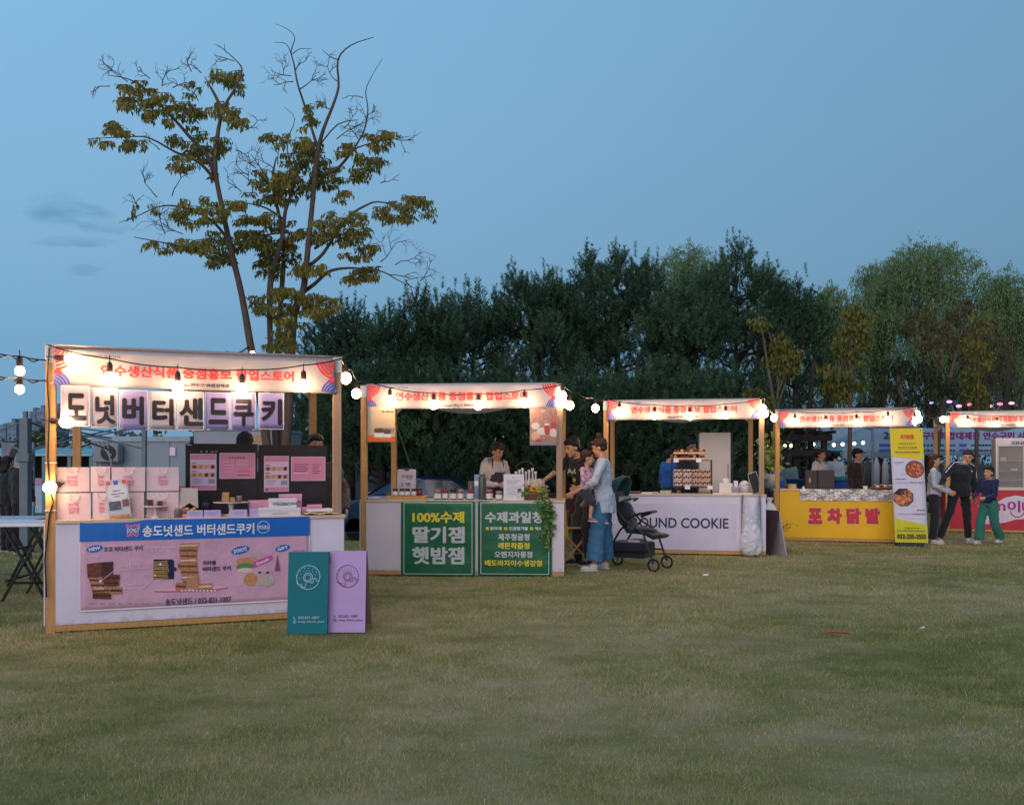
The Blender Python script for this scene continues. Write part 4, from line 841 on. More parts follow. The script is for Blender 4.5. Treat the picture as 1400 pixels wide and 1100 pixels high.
x0, x1 = gx(S2, 495, 528, .0); t = S2.thing('folded_paper', 'folded sheet of white paper lying at the left of the second counter', 'paper', x0, .02, ZC2)
G().add([(0, 0, .035), (.12, -.03, .012), (.42, -.01, .003), (.40, .2, .004), (.05, .2, .03)], [(0, 1, 2, 3, 4)]).build('sheet', paper, t, solid=.002)
t = S2.thing('blue_carton', 'blue and white carton behind the thermos', 'carton', S2.fp(648, HY, .4)[0], .42, ZC2); G().box(0, .07, 0, .06, 0, .30).build('carton_body', mat('carton_blue', (.16, .32, .55), .5), t, bev=.003)
G().box(.005, .065, -.003, -.001, .16, .22).build('carton_label', ink_w, t)

# folding chair and yellow cloth right of the second stall
c0 = P(782, HY, 11.9); t = thing('director_chair', 'folding wooden chair with brown canvas beside the second stall', 'chair', (c0.x, c0.y, 0), R(15)); cv = mat('canvas_brown', (.075, .035, .025), .85, var=.2)
for y in (-.2, .2):
    for a, b in (((-.22, y, 0), (.22, y, .48)), ((.22, y + .025, 0), (-.22, y + .025, .48))): G().bar(a, b, .03, .022).build('leg', timber, t, bev=.003)
    G().bar((-.24, y, .01), (.24, y, .01), .03, .025).build('foot_rail', timber, t)
    G().bar((-.24, y, .5), (.24, y, .5), .03, .03).build('seat_rail', timber, t)
for x in (-.25, .25): G().bar((x, .21, .45), (x, .26, .95), .03, .03).build('back_post', timber, t)
G().box(-.25, .25, -.2, .22, .50, .512).build('seat', cv, t); G().box(-.26, .26, .235, .25, .66, .95).build('backrest', cv, t, bev=.005); G().box(-.24, .24, -.18, .2, .15, .16).build('shelf', timber2, t)
t = thing('yellow_cloth', 'yellow cloth hanging over the chair arm at the stall corner', 'cloth', (P(769, HY, 11.2).x, 11.2, .38), 0)
G().sheet(lambda x, z: Vector((x - .1 * z, .02 * math.sin(x * 30 + z * 3), z)), -.06, .08, 0, .48, 10, 8).build('cloth', mat('cloth_yellow', (.62, .48, .03), .8, bump=.3), t, smooth=True, solid=.006)
for k in range(3):
    t = thing('toy_bottle', ('dark bottle with green cap on the chair', 'violet topped small bottle on the chair', 'black bottle under the chair')[k], 'bottle', (c0.x - .18 + .12 * k, c0.y - .1, (.512, .512, 0)[k])); G().lathe([(.035, 0), (.035, .14), (.015, .19)], n=10).build('bottle_body', (jark, cv, black)[k], t, smooth=True); G().lathe([(.016, .19), (.016, .22)], n=8).build('cap', (mat('cap_green', (.1, .4, .08), .4), mat('cap_violet', (.22, .08, .5), .4), black)[k], t)

# ---------------------------------------------------------------- third stall
ZC3 = .90
lt = Sheet(S3, 'counter_lettering', 'dark capital lettering on the pale counter of the third stall', 'lettering', *[S3.fp(858, 700, -.018)[0], S3.fp(998, 700, -.018)[0], .1, .7], -.018)
G().box(-.02, lt.w + .1, -.0005, .001, -.02, .66).build('vinyl_sheet', mat('vinyl_lilac', (.62, .58, .70), .4, var=.05, bump=.5, bs=3), lt.t)
lt.text('ROUND COOKIE', 864, 707.5, 996, 721.5, ink_n, .012, y=-.003)
bagp = mat('plastic_film', (.75, .75, .78), .25, var=.05, spec=.6, trans=.0, alpha=.82, bump=1, bs=18)
x0, z1 = S3.fp(1012, 676, -.05); x1, z0 = S3.fp(1041, 760, -.05); t = S3.thing('rubbish_bag', 'translucent white plastic bag hanging at the right of the pale counter', 'plastic bag', (x0 + x1) / 2, -.10, z0); w = (x1 - x0) / 2; h = z1 - z0
g = G(); n = 22; prof = [(.05, .0), (.6, .015), (.98, .07), (1.08, .18), (1.0, .32), (.86, .44), (.60, .54), (.42, .60)]
vs = [(w * r_ * math.cos(2 * math.pi * j / n) * (1 + .05 * math.sin(j * 3 + k)), .10 * r_ * math.sin(2 * math.pi * j / n) * (1 + .08 * math.cos(j * 5 + k)), h * z) for k, (r_, z) in enumerate(prof) for j in range(n)]
g.add(vs, [(k * n + j, k * n + (j + 1) % n, (k + 1) * n + (j + 1) % n, (k + 1) * n + j) for k in range(len(prof) - 1) for j in range(n)] + [tuple(range(n))[::-1]]).build('bag_body', bagp, t, smooth=True)
crumple = bpy.data.textures.new('crumple', 'CLOUDS'); crumple.noise_scale = .05
k_ = bpy.data.objects[t.children[0].name] if t.children else C.objects[-1]
for m_ in (('SUBSURF', None), ('DISPLACE', crumple)):
    q_ = k_.modifiers.new('fold', m_[0])
    if m_[1]: q_.texture = m_[1]; q_.strength = .05
    else: q_.levels = q_.render_levels = 2
for s_ in (-1, 1): G().add([(s_ * w * .98, -.02, h * .36), (s_ * w * .12, -.07, h * .56), (s_ * w * .72, -.01, h * 1.0), (s_ * w * .90, .0, h * 1.0), (s_ * w * .5, .08, h * .50)], [(0, 1, 2, 3), (0, 3, 2, 4)]).build('bag_handle', bagp, t, smooth=True)
G().sph((0, .0, h * .16), (w * .8, .07, h * .12), 12, 8).build('contents', mat('rubbish_pale', (.5, .42, .36), .8, var=.4, vs=30, bump=.5), t, smooth=True)
# fridge, rack, trays
x0, z1 = S3.fp(956, 591, 1.0); x1, _ = S3.fp(999, 600, 1.0); t = S3.thing('tall_fridge', 'tall white refrigerator standing behind the third counter', 'refrigerator', x0, 1.0, 0); w = x1 - x0
frm = mat('fridge_white', (.56, .53, .52), .35, var=.03); G().box(0, w, 0.02, .5, 0.02, z1).build('cabinet', frm, t, bev=.008); G().box(.002, w - .002, -.01, .016, .9, z1 - .005).build('upper_door', frm, t, bev=.006); G().box(.002, w - .002, -.01, .016, .06, .89).build('lower_door', frm, t, bev=.006); G().box(w - .05, w - .035, -.03, -.01, 1.0, 1.35).build('handle', ink_g, t)
G().box(w + .005, w + .03, .0, .4, .02, z1 + .01).build('side_strip', black, t)
x0, z1 = S3.fp(918, 629, .2); x1, zl = S3.fp(973, 662, .2); w = x1 - x0; t = S3.thing('wire_rack', 'black wire rack with price tags on the third counter', 'wire rack', x0, .15, ZC3); h = z1 - ZC3
wm = mat('wire_dark', (.05, .05, .055), .35, metal=.6)
for x in (0, w):
    for y in (0, .28): G().tube([(x, y, 0), (x, y, h)], .007, 6).build('upright', wm, t)
for z in (h, .10):
    g = G().tube([(0, 0, z), (w, 0, z), (w, .28, z), (0, .28, z), (0, 0, z)], .006, 5)
    for k in range(14): g.tube([(w * (k + .5) / 14, 0, z), (w * (k + .5) / 14, .28, z)], .0025, 4)
    g.build('shelf', wm, t)
for k in range(4): G().box(w * (.05 + .28 * k), w * (.18 + .28 * k), -.014, -.008, (h, .10)[k % 2] - .03, (h, .10)[k % 2] + .025).build('price_tag', lb, t)
boxc = mat('cookie_box', (.52, .34, .25), .5, var=.2, vs=30); ckd = mat('cookie_dark', (.12, .04, .03), .8, var=.5, vs=60, bump=.6, bs=80)
for k in range(2):
    tr = S3.thing('cookie_tray', ('lower', 'upper')[k] + ' cookie tray on top of the wire rack', 'tray', x0 + .03, .16, ZC3 + h + .008 + k * .085, group='cookie trays on the wire rack')
    G().box(0, w * .84 - k * .02, 0, .2, 0, .03).build('tray', boxc, tr, bev=.003)
    for j in range(10): G().sph((.03 + (w * .80 - .05) * j / 9, .03 + .1 * (j % 2), .05), (.024, .022, .024), 8, 6).build('cookie', (ckd, gob)[(j + k) % 3 == 0], tr)
pk = mat('cookie_pack', (.60, .44, .40), .4, var=.3, vs=30)
for j in range(4):
    for k in range(3):
        if k == 0 and j < 4 or k == 1 or k == 2 and j < 4:
            tr = S3.thing('cookie_pack', 'speckled cookie pack in %s layer, %s in the wire rack' % (('the bottom', 'the second', 'the top')[k], ('left end', 'left of middle', 'right of middle', 'right end')[j]), 'cookie pack', x0 + .03 + j * w * .235, .19, ZC3 + .118 + k * .085, group='cookie packs in the wire rack')
            G().box(0, w * .22, 0, .12, 0, .078).build('pack', (pk, boxc)[j > 1], tr, bev=.006)
            for q in range(4): G().sph((w * .03 + q * w * .053, -.004, .04 + .012 * (q % 2)), (.015, .007, .018), 7, 5).build('cookie', ckd, tr)
def misc(S, x, yo, z, label, name, cat, fn, rz=0):
    t = S.thing(name, label, cat, S.fp(x, HY, yo)[0], yo, z, rz); fn(t); return t
misc(S3, 1006, .1, ZC3, 'lilac grey cup with straw at the right of the third counter', 'drink_cup', 'cup', lambda t: (G().lathe([(.05, 0), (.06, .07), (.07, .11), (.062, .115)], n=16).build('cup', mat('cup_lilac', (.34, .32, .46), .4), t, smooth=True), G().box(-.03, .03, -.002, .002, .1, .2).build('napkin', lb, t)))
misc(S3, 992, .3, ZC3, 'crumpled white napkin box behind the lilac cup', 'napkin_box', 'napkin box', lambda t: (G().box(-.1, .1, -.06, .06, 0, .16).build('box_body', lb, t, bev=.01), G().sph((0, 0, .19), (.06, .04, .05), 8, 6).build('tissue', lb, t, smooth=True)))
misc(S3, 1018, .3, ZC3, 'clear lidded tub beside the napkin box', 'clear_tub', 'tub', lambda t: (G().lathe([(.07, 0), (.09, .14)], n=14).build('tub', mat('tub_clear', (.55, .52, .52), .2), t, smooth=True), G().lathe([(.092, .14), (.06, .17), (.02, .2)], n=14).build('lid', lb, t, smooth=True)))
misc(S3, 1032, .15, ZC3, 'tablet leaning on its stand at the right post of the third stall', 'tablet', 'tablet', lambda t: (G().cbox((0, 0, .17), (.16, .012, .32), (0, R(-18), .5)).build('tablet_body', mat('tablet_frame', (.5, .45, .42), .3), t, bev=.004), G().cbox((-.004, -.008, .17), (.14, .004, .30), (0, R(-18), .5)).build('screen', mat('screen_dark', (.05, .05, .06), .1), t)))
for k, (px, w_, l_, m_) in enumerate(((868, .20, 'dark shallow tray at the left of the third counter', black), (884, .22, 'white card lying on the third counter', lb), (896, .10, 'pink card lying on the third counter', boxc), (910, .17, 'box of green and white sachets left of the wire rack', mat('sachet', (.40, .42, .30), .5, var=.4, vs=40)))):
    misc(S3, px, .12, ZC3, l_, 'counter_item', 'tray', lambda t, w_=w_, m_=m_, k=k: (G().box(-w_ / 2, w_ / 2, -.06, .06, 0, (.025, .015, .02, .05)[k]).build('item_body', m_, t, bev=.004), G().box(-w_ * .4, w_ * .4, -.05, .05, (.025, .015, .02, .05)[k] + .001, (.025, .015, .02, .05)[k] + .008).build('item_top', (ink_g, boxw, bagm, leafg)[k], t)))
misc(S3, 1005, .02, ZC3, 'white tray strip along the front right of the third counter', 'long_tray', 'tray', lambda t: (G().box(-.32, .25, -.01, .12, 0, .02).build('tray', lb, t, bev=.004), G().box(-.30, .23, .0, .11, .021, .024).build('liner', mat('liner_cream', (.7, .5, .35), .7), t)))
# things between third and fourth stall
def bucket(t):
    G().lathe([(.075, 0), (.105, .24), (.11, .245), (.104, .24), (.07, .01)], n=20).build('pail', mat('zinc', (.26, .30, .33), .4, metal=.6, var=.2), t, smooth=True); G().tube([(-.105, 0, .23), (-.08, -.08, .18), (0, -.115, .15), (.08, -.08, .18), (.105, 0, .23)], .004, 5).build('handle', steel, t)
t = thing('metal_bucket', 'small zinc bucket on the grass between the third and fourth stalls', 'bucket', (P(1063, HY, 13.4).x, 13.4, 0)); bucket(t)
c0 = P(1051, HY, 13.2); t = thing('sandwich_board', 'dark wooden sandwich board seen from the side, right of the third stall', 'sign board', (c0.x, c0.y, 0), R(-70))
brn = mat('board_brown', (.06, .035, .035), .6); G().add([(-.25, -.14, 0), (.25, -.14, 0), (.25, -.01, .66), (-.25, -.01, .66)], [(0, 1, 2, 3)]).build('front_panel', brn, t, solid=.02); G().add([(-.25, .14, 0), (.25, .14, 0), (.25, .01, .66), (-.25, .01, .66)], [(0, 3, 2, 1)]).build('rear_panel', mat('board_pale', (.5, .48, .50), .5), t, solid=.02)
def sack(t):
    g = G(); n = 16; prof = [(.1, 0), (.17, .05), (.18, .2), (.16, .38), (.10, .5), (.03, .56), (.06, .62)]
    g.add([(r_ * math.cos(2 * math.pi * j / n) * (1 + .12 * math.sin(j * 2.7 + k)), r_ * math.sin(2 * math.pi * j / n) * (1 + .1 * math.cos(j * 3.3 + k)), z) for k, (r_, z) in enumerate(prof) for j in range(n)], [(k * n + j, k * n + (j + 1) % n, (k + 1) * n + (j + 1) % n, (k + 1) * n + j) for k in range(len(prof) - 1) for j in range(n)] + [tuple(range(n))[::-1]]).build('sack_body', bagp, t, smooth=True)
    G().sph((0, 0, .2), (.15, .15, .19), 12, 8).build('sack_contents', mat('rubbish_pale', (.5, .42, .36), .8), t, smooth=True)
t = thing('rubbish_sack', 'pale plastic rubbish sack on the ground left of the yellow counter', 'rubbish sack', (P(1052, HY, 15).x, 15.0, 0)); sack(t); t.scale = (1.0, 1.0, 1.25)
t = thing('potted_plant', 'leafy green pot plant on a stand between the third and fourth stalls', 'plant', (P(1054, HY, 16.2).x, 16.2, 0)); G().lathe([(.1, .9), (.14, 1.15), (.13, 1.16)], n=16).build('pot', mat('pot_grey', (.35, .36, .34), .6), t, smooth=True)
for x, y in ((-.1, -.1), (.1, -.1), (-.1, .1), (.1, .1)): G().bar((x, y, 0), (x * .9, y * .9, .9), .02, .02).build('stand_leg', wm, t)
v, f = leaf_mesh(np.stack([r4.normal(0, .10, 90), r4.normal(0, .08, 90), r4.normal(1.5, .17, 90)], -1), .16, 31, .2); npmesh('foliage', v, f, leafy, t)['kind'] = 'stuff'

# ---------------------------------------------------------------- fourth stall
ZC4 = .905
fo = Sheet(S4, 'foil_sheet', 'grey checked foil sheet folded over the front edge of the yellow counter', 'foil sheet', *[S4.fp(1094, 700, -.03)[0], S4.fp(1224, 700, -.03)[0], S4.fp(1150, 684, -.03)[1], ZC4 + .006], -.03)
foilm = mat('foil', (.50, .48, .44), .28, metal=.55, var=.35, vs=14, bump=.9, bs=22); w, h = fo.w, fo.h
G().sheet(lambda x, z: Vector((x, -.006 + .008 * math.sin(x * 23) * math.sin(z * 30 + x * 5), z)), 0, w, 0, h, 40, 6).sheet(lambda x, z: Vector((x, z - .006, h + .004 * math.sin(x * 17))), 0, w, 0, .4, 30, 4).build('foil', foilm, fo.t, smooth=True)
printed('grid_lines', [(p, ink_g) for k in range(1, 5) for p in line2([(0, h * k / 5), (w, h * k / 5)], .004)] + [(p, ink_g) for k in range(24) for p in line2([(w * (k + .5) / 24, 0), (w * (k + .5) / 24, h)], .004)], fo.t, lambda x, z: -.016, 0)
s = Sheet(S4, 'counter_lettering', 'four red outlined syllables on the yellow counter', 'lettering', *[S4.fp(1100, 700, -.018)[0], S4.fp(1208, 700, -.018)[0], .2, .62], -.018)
G().box(0, .01, -.0005, .001, 0, .01).build('corner_mark', MATS['laminate_yellow'], s.t)
for ch, a, c in (('포', 1105, 1124), ('차', 1131, 1151), ('닭', 1157, 1177), ('발', 1183, 1203)):
    s.text(ch, a, 694.5, c, 715.5, ink_mg, .06, y=-.002); s.text(ch, a + .9, 695.6, c - .9, 714.4, mat('ink_scarlet', (.62, .03, .06), .5, var=0), .034, y=-.0065)
tb_ = Sheet(S4, 'branch_decal', 'small dark branch drawn on the left end of the yellow counter', 'decal', *[S4.fp(1062, 700, -.018)[0], S4.fp(1090, 700, -.018)[0], .1, .45], -.018)
pol = []
for k in range(46):
    cx, cz = tb_.q(1063 + abs(rr.gauss(0, 7)) + 2, 720 + rr.gauss(0, 4)); a = rr.random() * 3.14; pol.append((ell(cx, cz, .016, .006, 6, a), mat('ink_olive', (.16, .12, .03), .5)))
pol += [(p, MATS['ink_olive']) for p in line2([tb_.q(1062, 727), tb_.q(1072, 719), tb_.q(1086, 715)], .004)]
printed('branch_drawing', pol, tb_.t, None, -.002)
bk = mat('cooker_black', (.035, .028, .03), .5, var=.1)
misc(S4, 1130, .1, ZC4, 'wide black cooker box on the fourth counter', 'cooker_box', 'cooker', lambda t: (G().box(-.15, .13, 0, .3, 0, .335).build('box_body', bk, t, bev=.006), G().box(-.14, .12, -.008, -.001, .02, .32).build('box_door', bk, t, bev=.003)))
misc(S4, 1108.5, .08, ZC4, 'narrow black box with a small pale label beside the cooker', 'narrow_box', 'box', lambda t: (G().box(-.09, .105, 0, .3, 0, .33).build('box_body', bk, t, bev=.006), G().box(-.03, -.0, -.004, -.001, .12, .20).build('label', gob, t)))
misc(S4, 1083, .12, ZC4, 'roll of tape standing on a yellow tray', 'tape_roll', 'tape roll', lambda t: (G().lathe([(.05, .012), (.075, .012), (.075, .085), (.05, .085), (.05, .012)], n=20).build('roll', mat('tape_cream', (.50, .38, .22), .5), t), G().lathe([(.078, .085), (.078, .095), (.05, .095)], n=20).build('roll_rim', mat('tape_rim', (.35, .18, .08), .5), t)))
misc(S4, 1081, .14, ZC4, 'flat yellow tray under the tape roll', 'yellow_tray', 'tray', lambda t: G().box(-.15, .14, -.12, .12, 0, .010).build('tray', mat('tray_yellow', (.75, .42, .02), .4), t, bev=.003))
misc(S4, 1208, .2, ZC4 + .01, 'brown food tray with piled skewers at the right of the foil sheet', 'food_tray', 'food tray', lambda t: [G().lathe([(.16, 0), (.22, .03), (.215, .035), (.15, .01)], n=20).build('tray', mat('tray_brown', (.22, .12, .08), .5), t, smooth=True)] + [G().sph((rr.uniform(-.13, .13), rr.uniform(-.1, .1), .04 + rr.random() * .03), (.035, .02, .02), 7, 5).build('skewer_piece', (cream, biscuit, ckd)[k % 3], t) for k in range(16)])
misc(S4, 1183, .1, ZC4 + .008, 'small white cup on the foil sheet', 'paper_cup', 'cup', lambda t: (G().lathe([(.03, 0), (.04, .05)], n=12).build('cup', lb, t), G().lathe([(.042, .05), (.042, .055)], n=12).build('rim', lb, t)))
misc(S4, 1098.5, .02, ZC4 + .008, 'small white bottle at the left end of the foil sheet', 'small_bottle', 'bottle', lambda t: (G().lathe([(.025, 0), (.025, .03)], n=12).build('bottle', lb, t), G().lathe([(.012, .03), (.012, .05)], n=12).build('cap', lb, t)))
# tall X-stand banner
Yb = 14.35; p0 = P(1224, HY, Yb); p1_ = P(1269, HY, Yb - .1); d = p1_ - p0; w = Vector((d.x, d.y, 0)).length; rz = math.atan2(d.y, d.x)
t = thing('standing_banner', 'tall narrow yellow and white food banner on a stand before the yellow counter', 'banner stand', (p0.x, p0.y, .0), rz)
zb0 = H - (741 - HY) / F * Yb; zt0 = H - (585 - HY) / F * Yb; h = zt0 - zb0
xb = lambda x, z: x + (-.075 * (z - zb0) / h)
yb = lambda x, z: .05 * (z - zb0) / h + .003 * math.sin(z * 7 + x * 9)
bpt = lambda x, z: (xb(x, z + zb0), yb(x, z + zb0), z + zb0)
def bprint(name, polys, y=-.003):
    g = G(); ms = []
    for i, (pts, m_) in enumerate(polys):
        if m_ not in ms: ms.append(m_)
        g.m(ms.index(m_)); g.add([(xb(x, z + zb0), yb(x, z + zb0) + y - i * .0002, z + zb0) for x, z in pts], [tuple(range(len(pts)))])
    o = g.build(name, ms, t); o['kind'] = 'stuff'; return o
def btext(s_, x0, x1, z0, z1, m_, bold, y=-.03):
    o = lettering(s_, x0, x1, z0, z1, m_, t, y, bold)
    for v_ in o.data.vertices: x, yy, z = v_.co; v_.co = (xb(x, z + zb0), yb(x, z + zb0) + yy, z + zb0)
vw = mat('vinyl_whiteviolet', (.66, .63, .74), .4, var=.03); vy = mat('vinyl_yellow', (.80, .60, .01), .4, var=.04)
G().sheet(lambda x, z: Vector(bpt(x, z)), 0, w, 0, h, 6, 24).build('banner_vinyl', vw, t, smooth=True, solid=.001)
bprint('yellow_field', [([(.001, h * .755), (w * .5, h * .735), (w - .001, h * .725), (w - .001, h - .001), (.001, h - .001)], vy), ([(.001, .001), (w - .001, .001), (w - .001, h * .155), (w * .5, h * .185), (.001, h * .215)], mat('vinyl_lime', (.62, .58, .02), .4))], -.005)
btext('032-235-2555', w * .06, w * .94, h * .035, h * .075, ink, .03)
btext('포차닭발', w * .30, w * .72, h * .905, h * .945, ink_r, .03)
foodm = [mat('food_red', (.45, .05, .02), .4, var=.5, vs=50), mat('food_orange', (.60, .16, .04), .4, var=.4, vs=50), mat('food_brown', (.22, .05, .02), .4, var=.4, vs=50), mat('food_cream', (.62, .36, .18), .5, var=.3, vs=50), mat('food_green', (.12, .18, .03), .5)]
pol = []
def dish(cx, cz, r, oct_, base):
    if oct_: pol.append(([(cx + r * 1.12 * math.cos(a), cz + r * 1.05 * math.sin(a)) for a in [math.pi / 8 + k * math.pi / 4 for k in range(8)]], ink))
    else: pol.append((ell(cx, cz, r * 1.05, r * 1.05, 24), ink))
    pol.append((ell(cx, cz, r * .97, r * .97, 24), foodm[base]))
    for k in range(46):
        q = rr.random() ** .5 * r * .86; a = rr.random() * 6.28; pol.append((ell(cx + q * math.cos(a), cz + q * math.sin(a), r * rr.uniform(.08, .24), r * rr.uniform(.05, .11), 8, rr.random() * 3), foodm[rr.choice((0, 0, 1, 1, 2, 3, 3, 4) if not oct_ else (0, 1, 3, 3, 3, 1, 2))]))
dish(w * .70, h * .640, w * .27, False, 0); dish(w * .31, h * .395, w * .29, True, 1)
for (a, b, z, m_, q) in ((.08, .36, .70, ink_mg, .012), (.30, .45, .60, ink_g, .006), (.08, .42, .555, ink, .010), (.08, .95, .525, ink_g, .008), (.55, .95, .526, ink_mg, .012), (.55, .70, .32, ink_g, .006), (.7, .95, .285, ink, .012), (.1, .95, .25, ink_g, .009), (.55, .95, .252, ink_mg, .013), (.35, .92, .222, ink_w, .012), (.3, .75, .130, ink, .008), (.06, .94, .105, ink, .010), (.25, .75, .865, ink, .010), (.2, .8, .83, ink, .012), (.12, .88, .79, ink, .013)):
    x = a
    while x < b:
        l_ = rr.uniform(.03, .08); pol.append((rect(w * x, w * min(x + l_, b), h * z - q * .55, h * z + q * .55), m_)); x += l_ + .018
bprint('menu_print', pol, -.008)
for x in (.03, w - .03): G().tube([bpt(x, h - .02), (xb(w / 2, zt0 * .5), .08, zt0 * .5), (w - x, .15, .01)], .008, 6).build('pole', wm, t)
G().bar(bpt(w * .1, h + .01), bpt(w * .9, h + .012), .02, .02).build('top_clip', wm, t)
t = thing('weight_base', 'dark water-filled base weighting the tall food banner', 'weight', (P(1249, HY, Yb - .05).x, Yb + .12, 0), rz)
G().box(-.2, .2, -.13, .13, 0, .09).build('base_body', mat('base_slate', (.035, .06, .075), .5), t, bev=.02); G().lathe([(.03, .09), (.03, .11)], n=10, c=(.12, 0, 0)).build('filler_cap', black, t)

# ---------------------------------------------------------------- fifth stall
s = Sheet(S5, 'counter_logo', 'white wavy panel with magenta smiling lettering on the red counter', 'sign panel', *[S5.fp(1336, 700, -.02)[0], 2.30, .10, .80], -.02); 
top = [s.q(1338, 690)] + [s.q(*p) for p in ((1352, 688), (1364, 686), (1374, 680), (1388, 677), (1402, 679), (1418, 686), (1430, 688), (1442, 690))]; bot = [s.q(*p) for p in ((1442, 716), (1428, 712), (1410, 710), (1396, 709), (1386, 711), (1374, 715), (1356, 716), (1338, 718))]
g = G(); k = 9; q0 = top; q1 = bot[::-1] + [bot[0]]
q1 = [s.q(x_, y_) for x_, y_ in ((1338, 716), (1352, 716), (1364, 715), (1374, 714), (1388, 710), (1402, 709), (1418, 711), (1430, 715), (1442, 716))]
g.add([(x, -.001, z) for x, z in q0] + [(x, -.001, z) for x, z in q1], [(i, i + 9, i + 10, i + 1) for i in range(8)]).build('wave_field', mat('vinyl_rosewhite', (.66, .58, .66), .4), s.t)
s.text('n', 1364, 688, 1375, 698, ink_mg, .02, y=-.003); s.text('이', 1377, 684, 1395, 700, ink_mg, .03, y=-.003); s.text('U', 1397, 686, 1408, 699, ink_mg, .03, y=-.003)
x, z = s.q(1391, 698); printed('smile', [(p, ink_mg) for p in ring(x, z, .13, .02, 40, math.pi * 1.02, math.pi * 1.98)], s.t)
x0, z1 = S5.fp(1361, 599, .15); x1 = S5.fp(1436, 640, .15)[0]; w = x1 - x0; h = z1 - .86; t = S5.thing('display_fridge', 'glass fronted display fridge with shelves on the red counter', 'display fridge', x0, .12, .86)
al = mat('fridge_alu', (.42, .38, .40), .35, metal=.4); gl = mat('fridge_inner', (.22, .18, .16), .3)
G().box(0, w, .4, .42, 0, h).build('back_wall', gl, t); G().box(0, .03, 0, .4, 0, h).build('side_wall', al, t, bev=.004); G().box(w - .03, w, 0, .4, 0, h).build('side_wall', al, t); G().box(.03, w - .03, 0, .4, 0, .03).build('floor_panel', al, t)
G().box(.03, w - .03, .0, .4, h - .16, h).build('header', mat('header_blue', (.34, .36, .42), .4), t, bev=.004); lettering('XINGX', w * .28, w * .66, h - .13, h - .06, ink_n, t, -.003, .03)
for k in range(3): G().box(.03, w - .03, .03, .38, .16 + k * .19, .17 + k * .19).build('shelf', mat('shelf_glass', (.5, .48, .46), .15), t)
for x in (.03, w * .5): G().box(x, x + .015, -.006, -.001, .03, h - .165).build('door_frame', al, t)
G().box(.05, w * .5, .01, .014, .03, h - .165).build('glass_door', mat('fridge_glass', (.25, .25, .25), .05, alpha=.25, spec=.7), t)
G().box(.12, .22, .2, .3, .55, .62).box(.3, .42, .2, .3, .36, .40).build('stock_item', cream, t)
# ---------------------------------------------------------------- people
skin = mat('skin', (.56, .29, .18), .5, var=.06, vs=8); skin2 = mat('skin_fair', (.62, .34, .24), .5, var=.06, vs=8)
hairm = mat('hair_black', (.012, .008, .008), .45, var=.3, vs=30, stretch=(6, 6, 1), bump=.5, bs=40); hairb = mat('hair_brown', (.05, .02, .012), .45, var=.4, vs=30, stretch=(6, 6, 1), bump=.5, bs=40)
lipm = mat('lip', (.42, .10, .09), .5); eyem = mat('eye_dark', (.02, .012, .01), .2)
def cloth(name, c, var=.12, **k): return mat('cloth_' + name, c, .88, var=var, vs=9, bump=.7, bs=12, sheen=.2, **k)
V3 = Vector
foldt = bpy.data.textures.new('folds', 'CLOUDS'); foldt.noise_scale = .075; foldt.noise_depth = 2
lockt = bpy.data.textures.new('locks', 'CLOUDS'); lockt.noise_scale = .02; lockt.noise_depth = 1
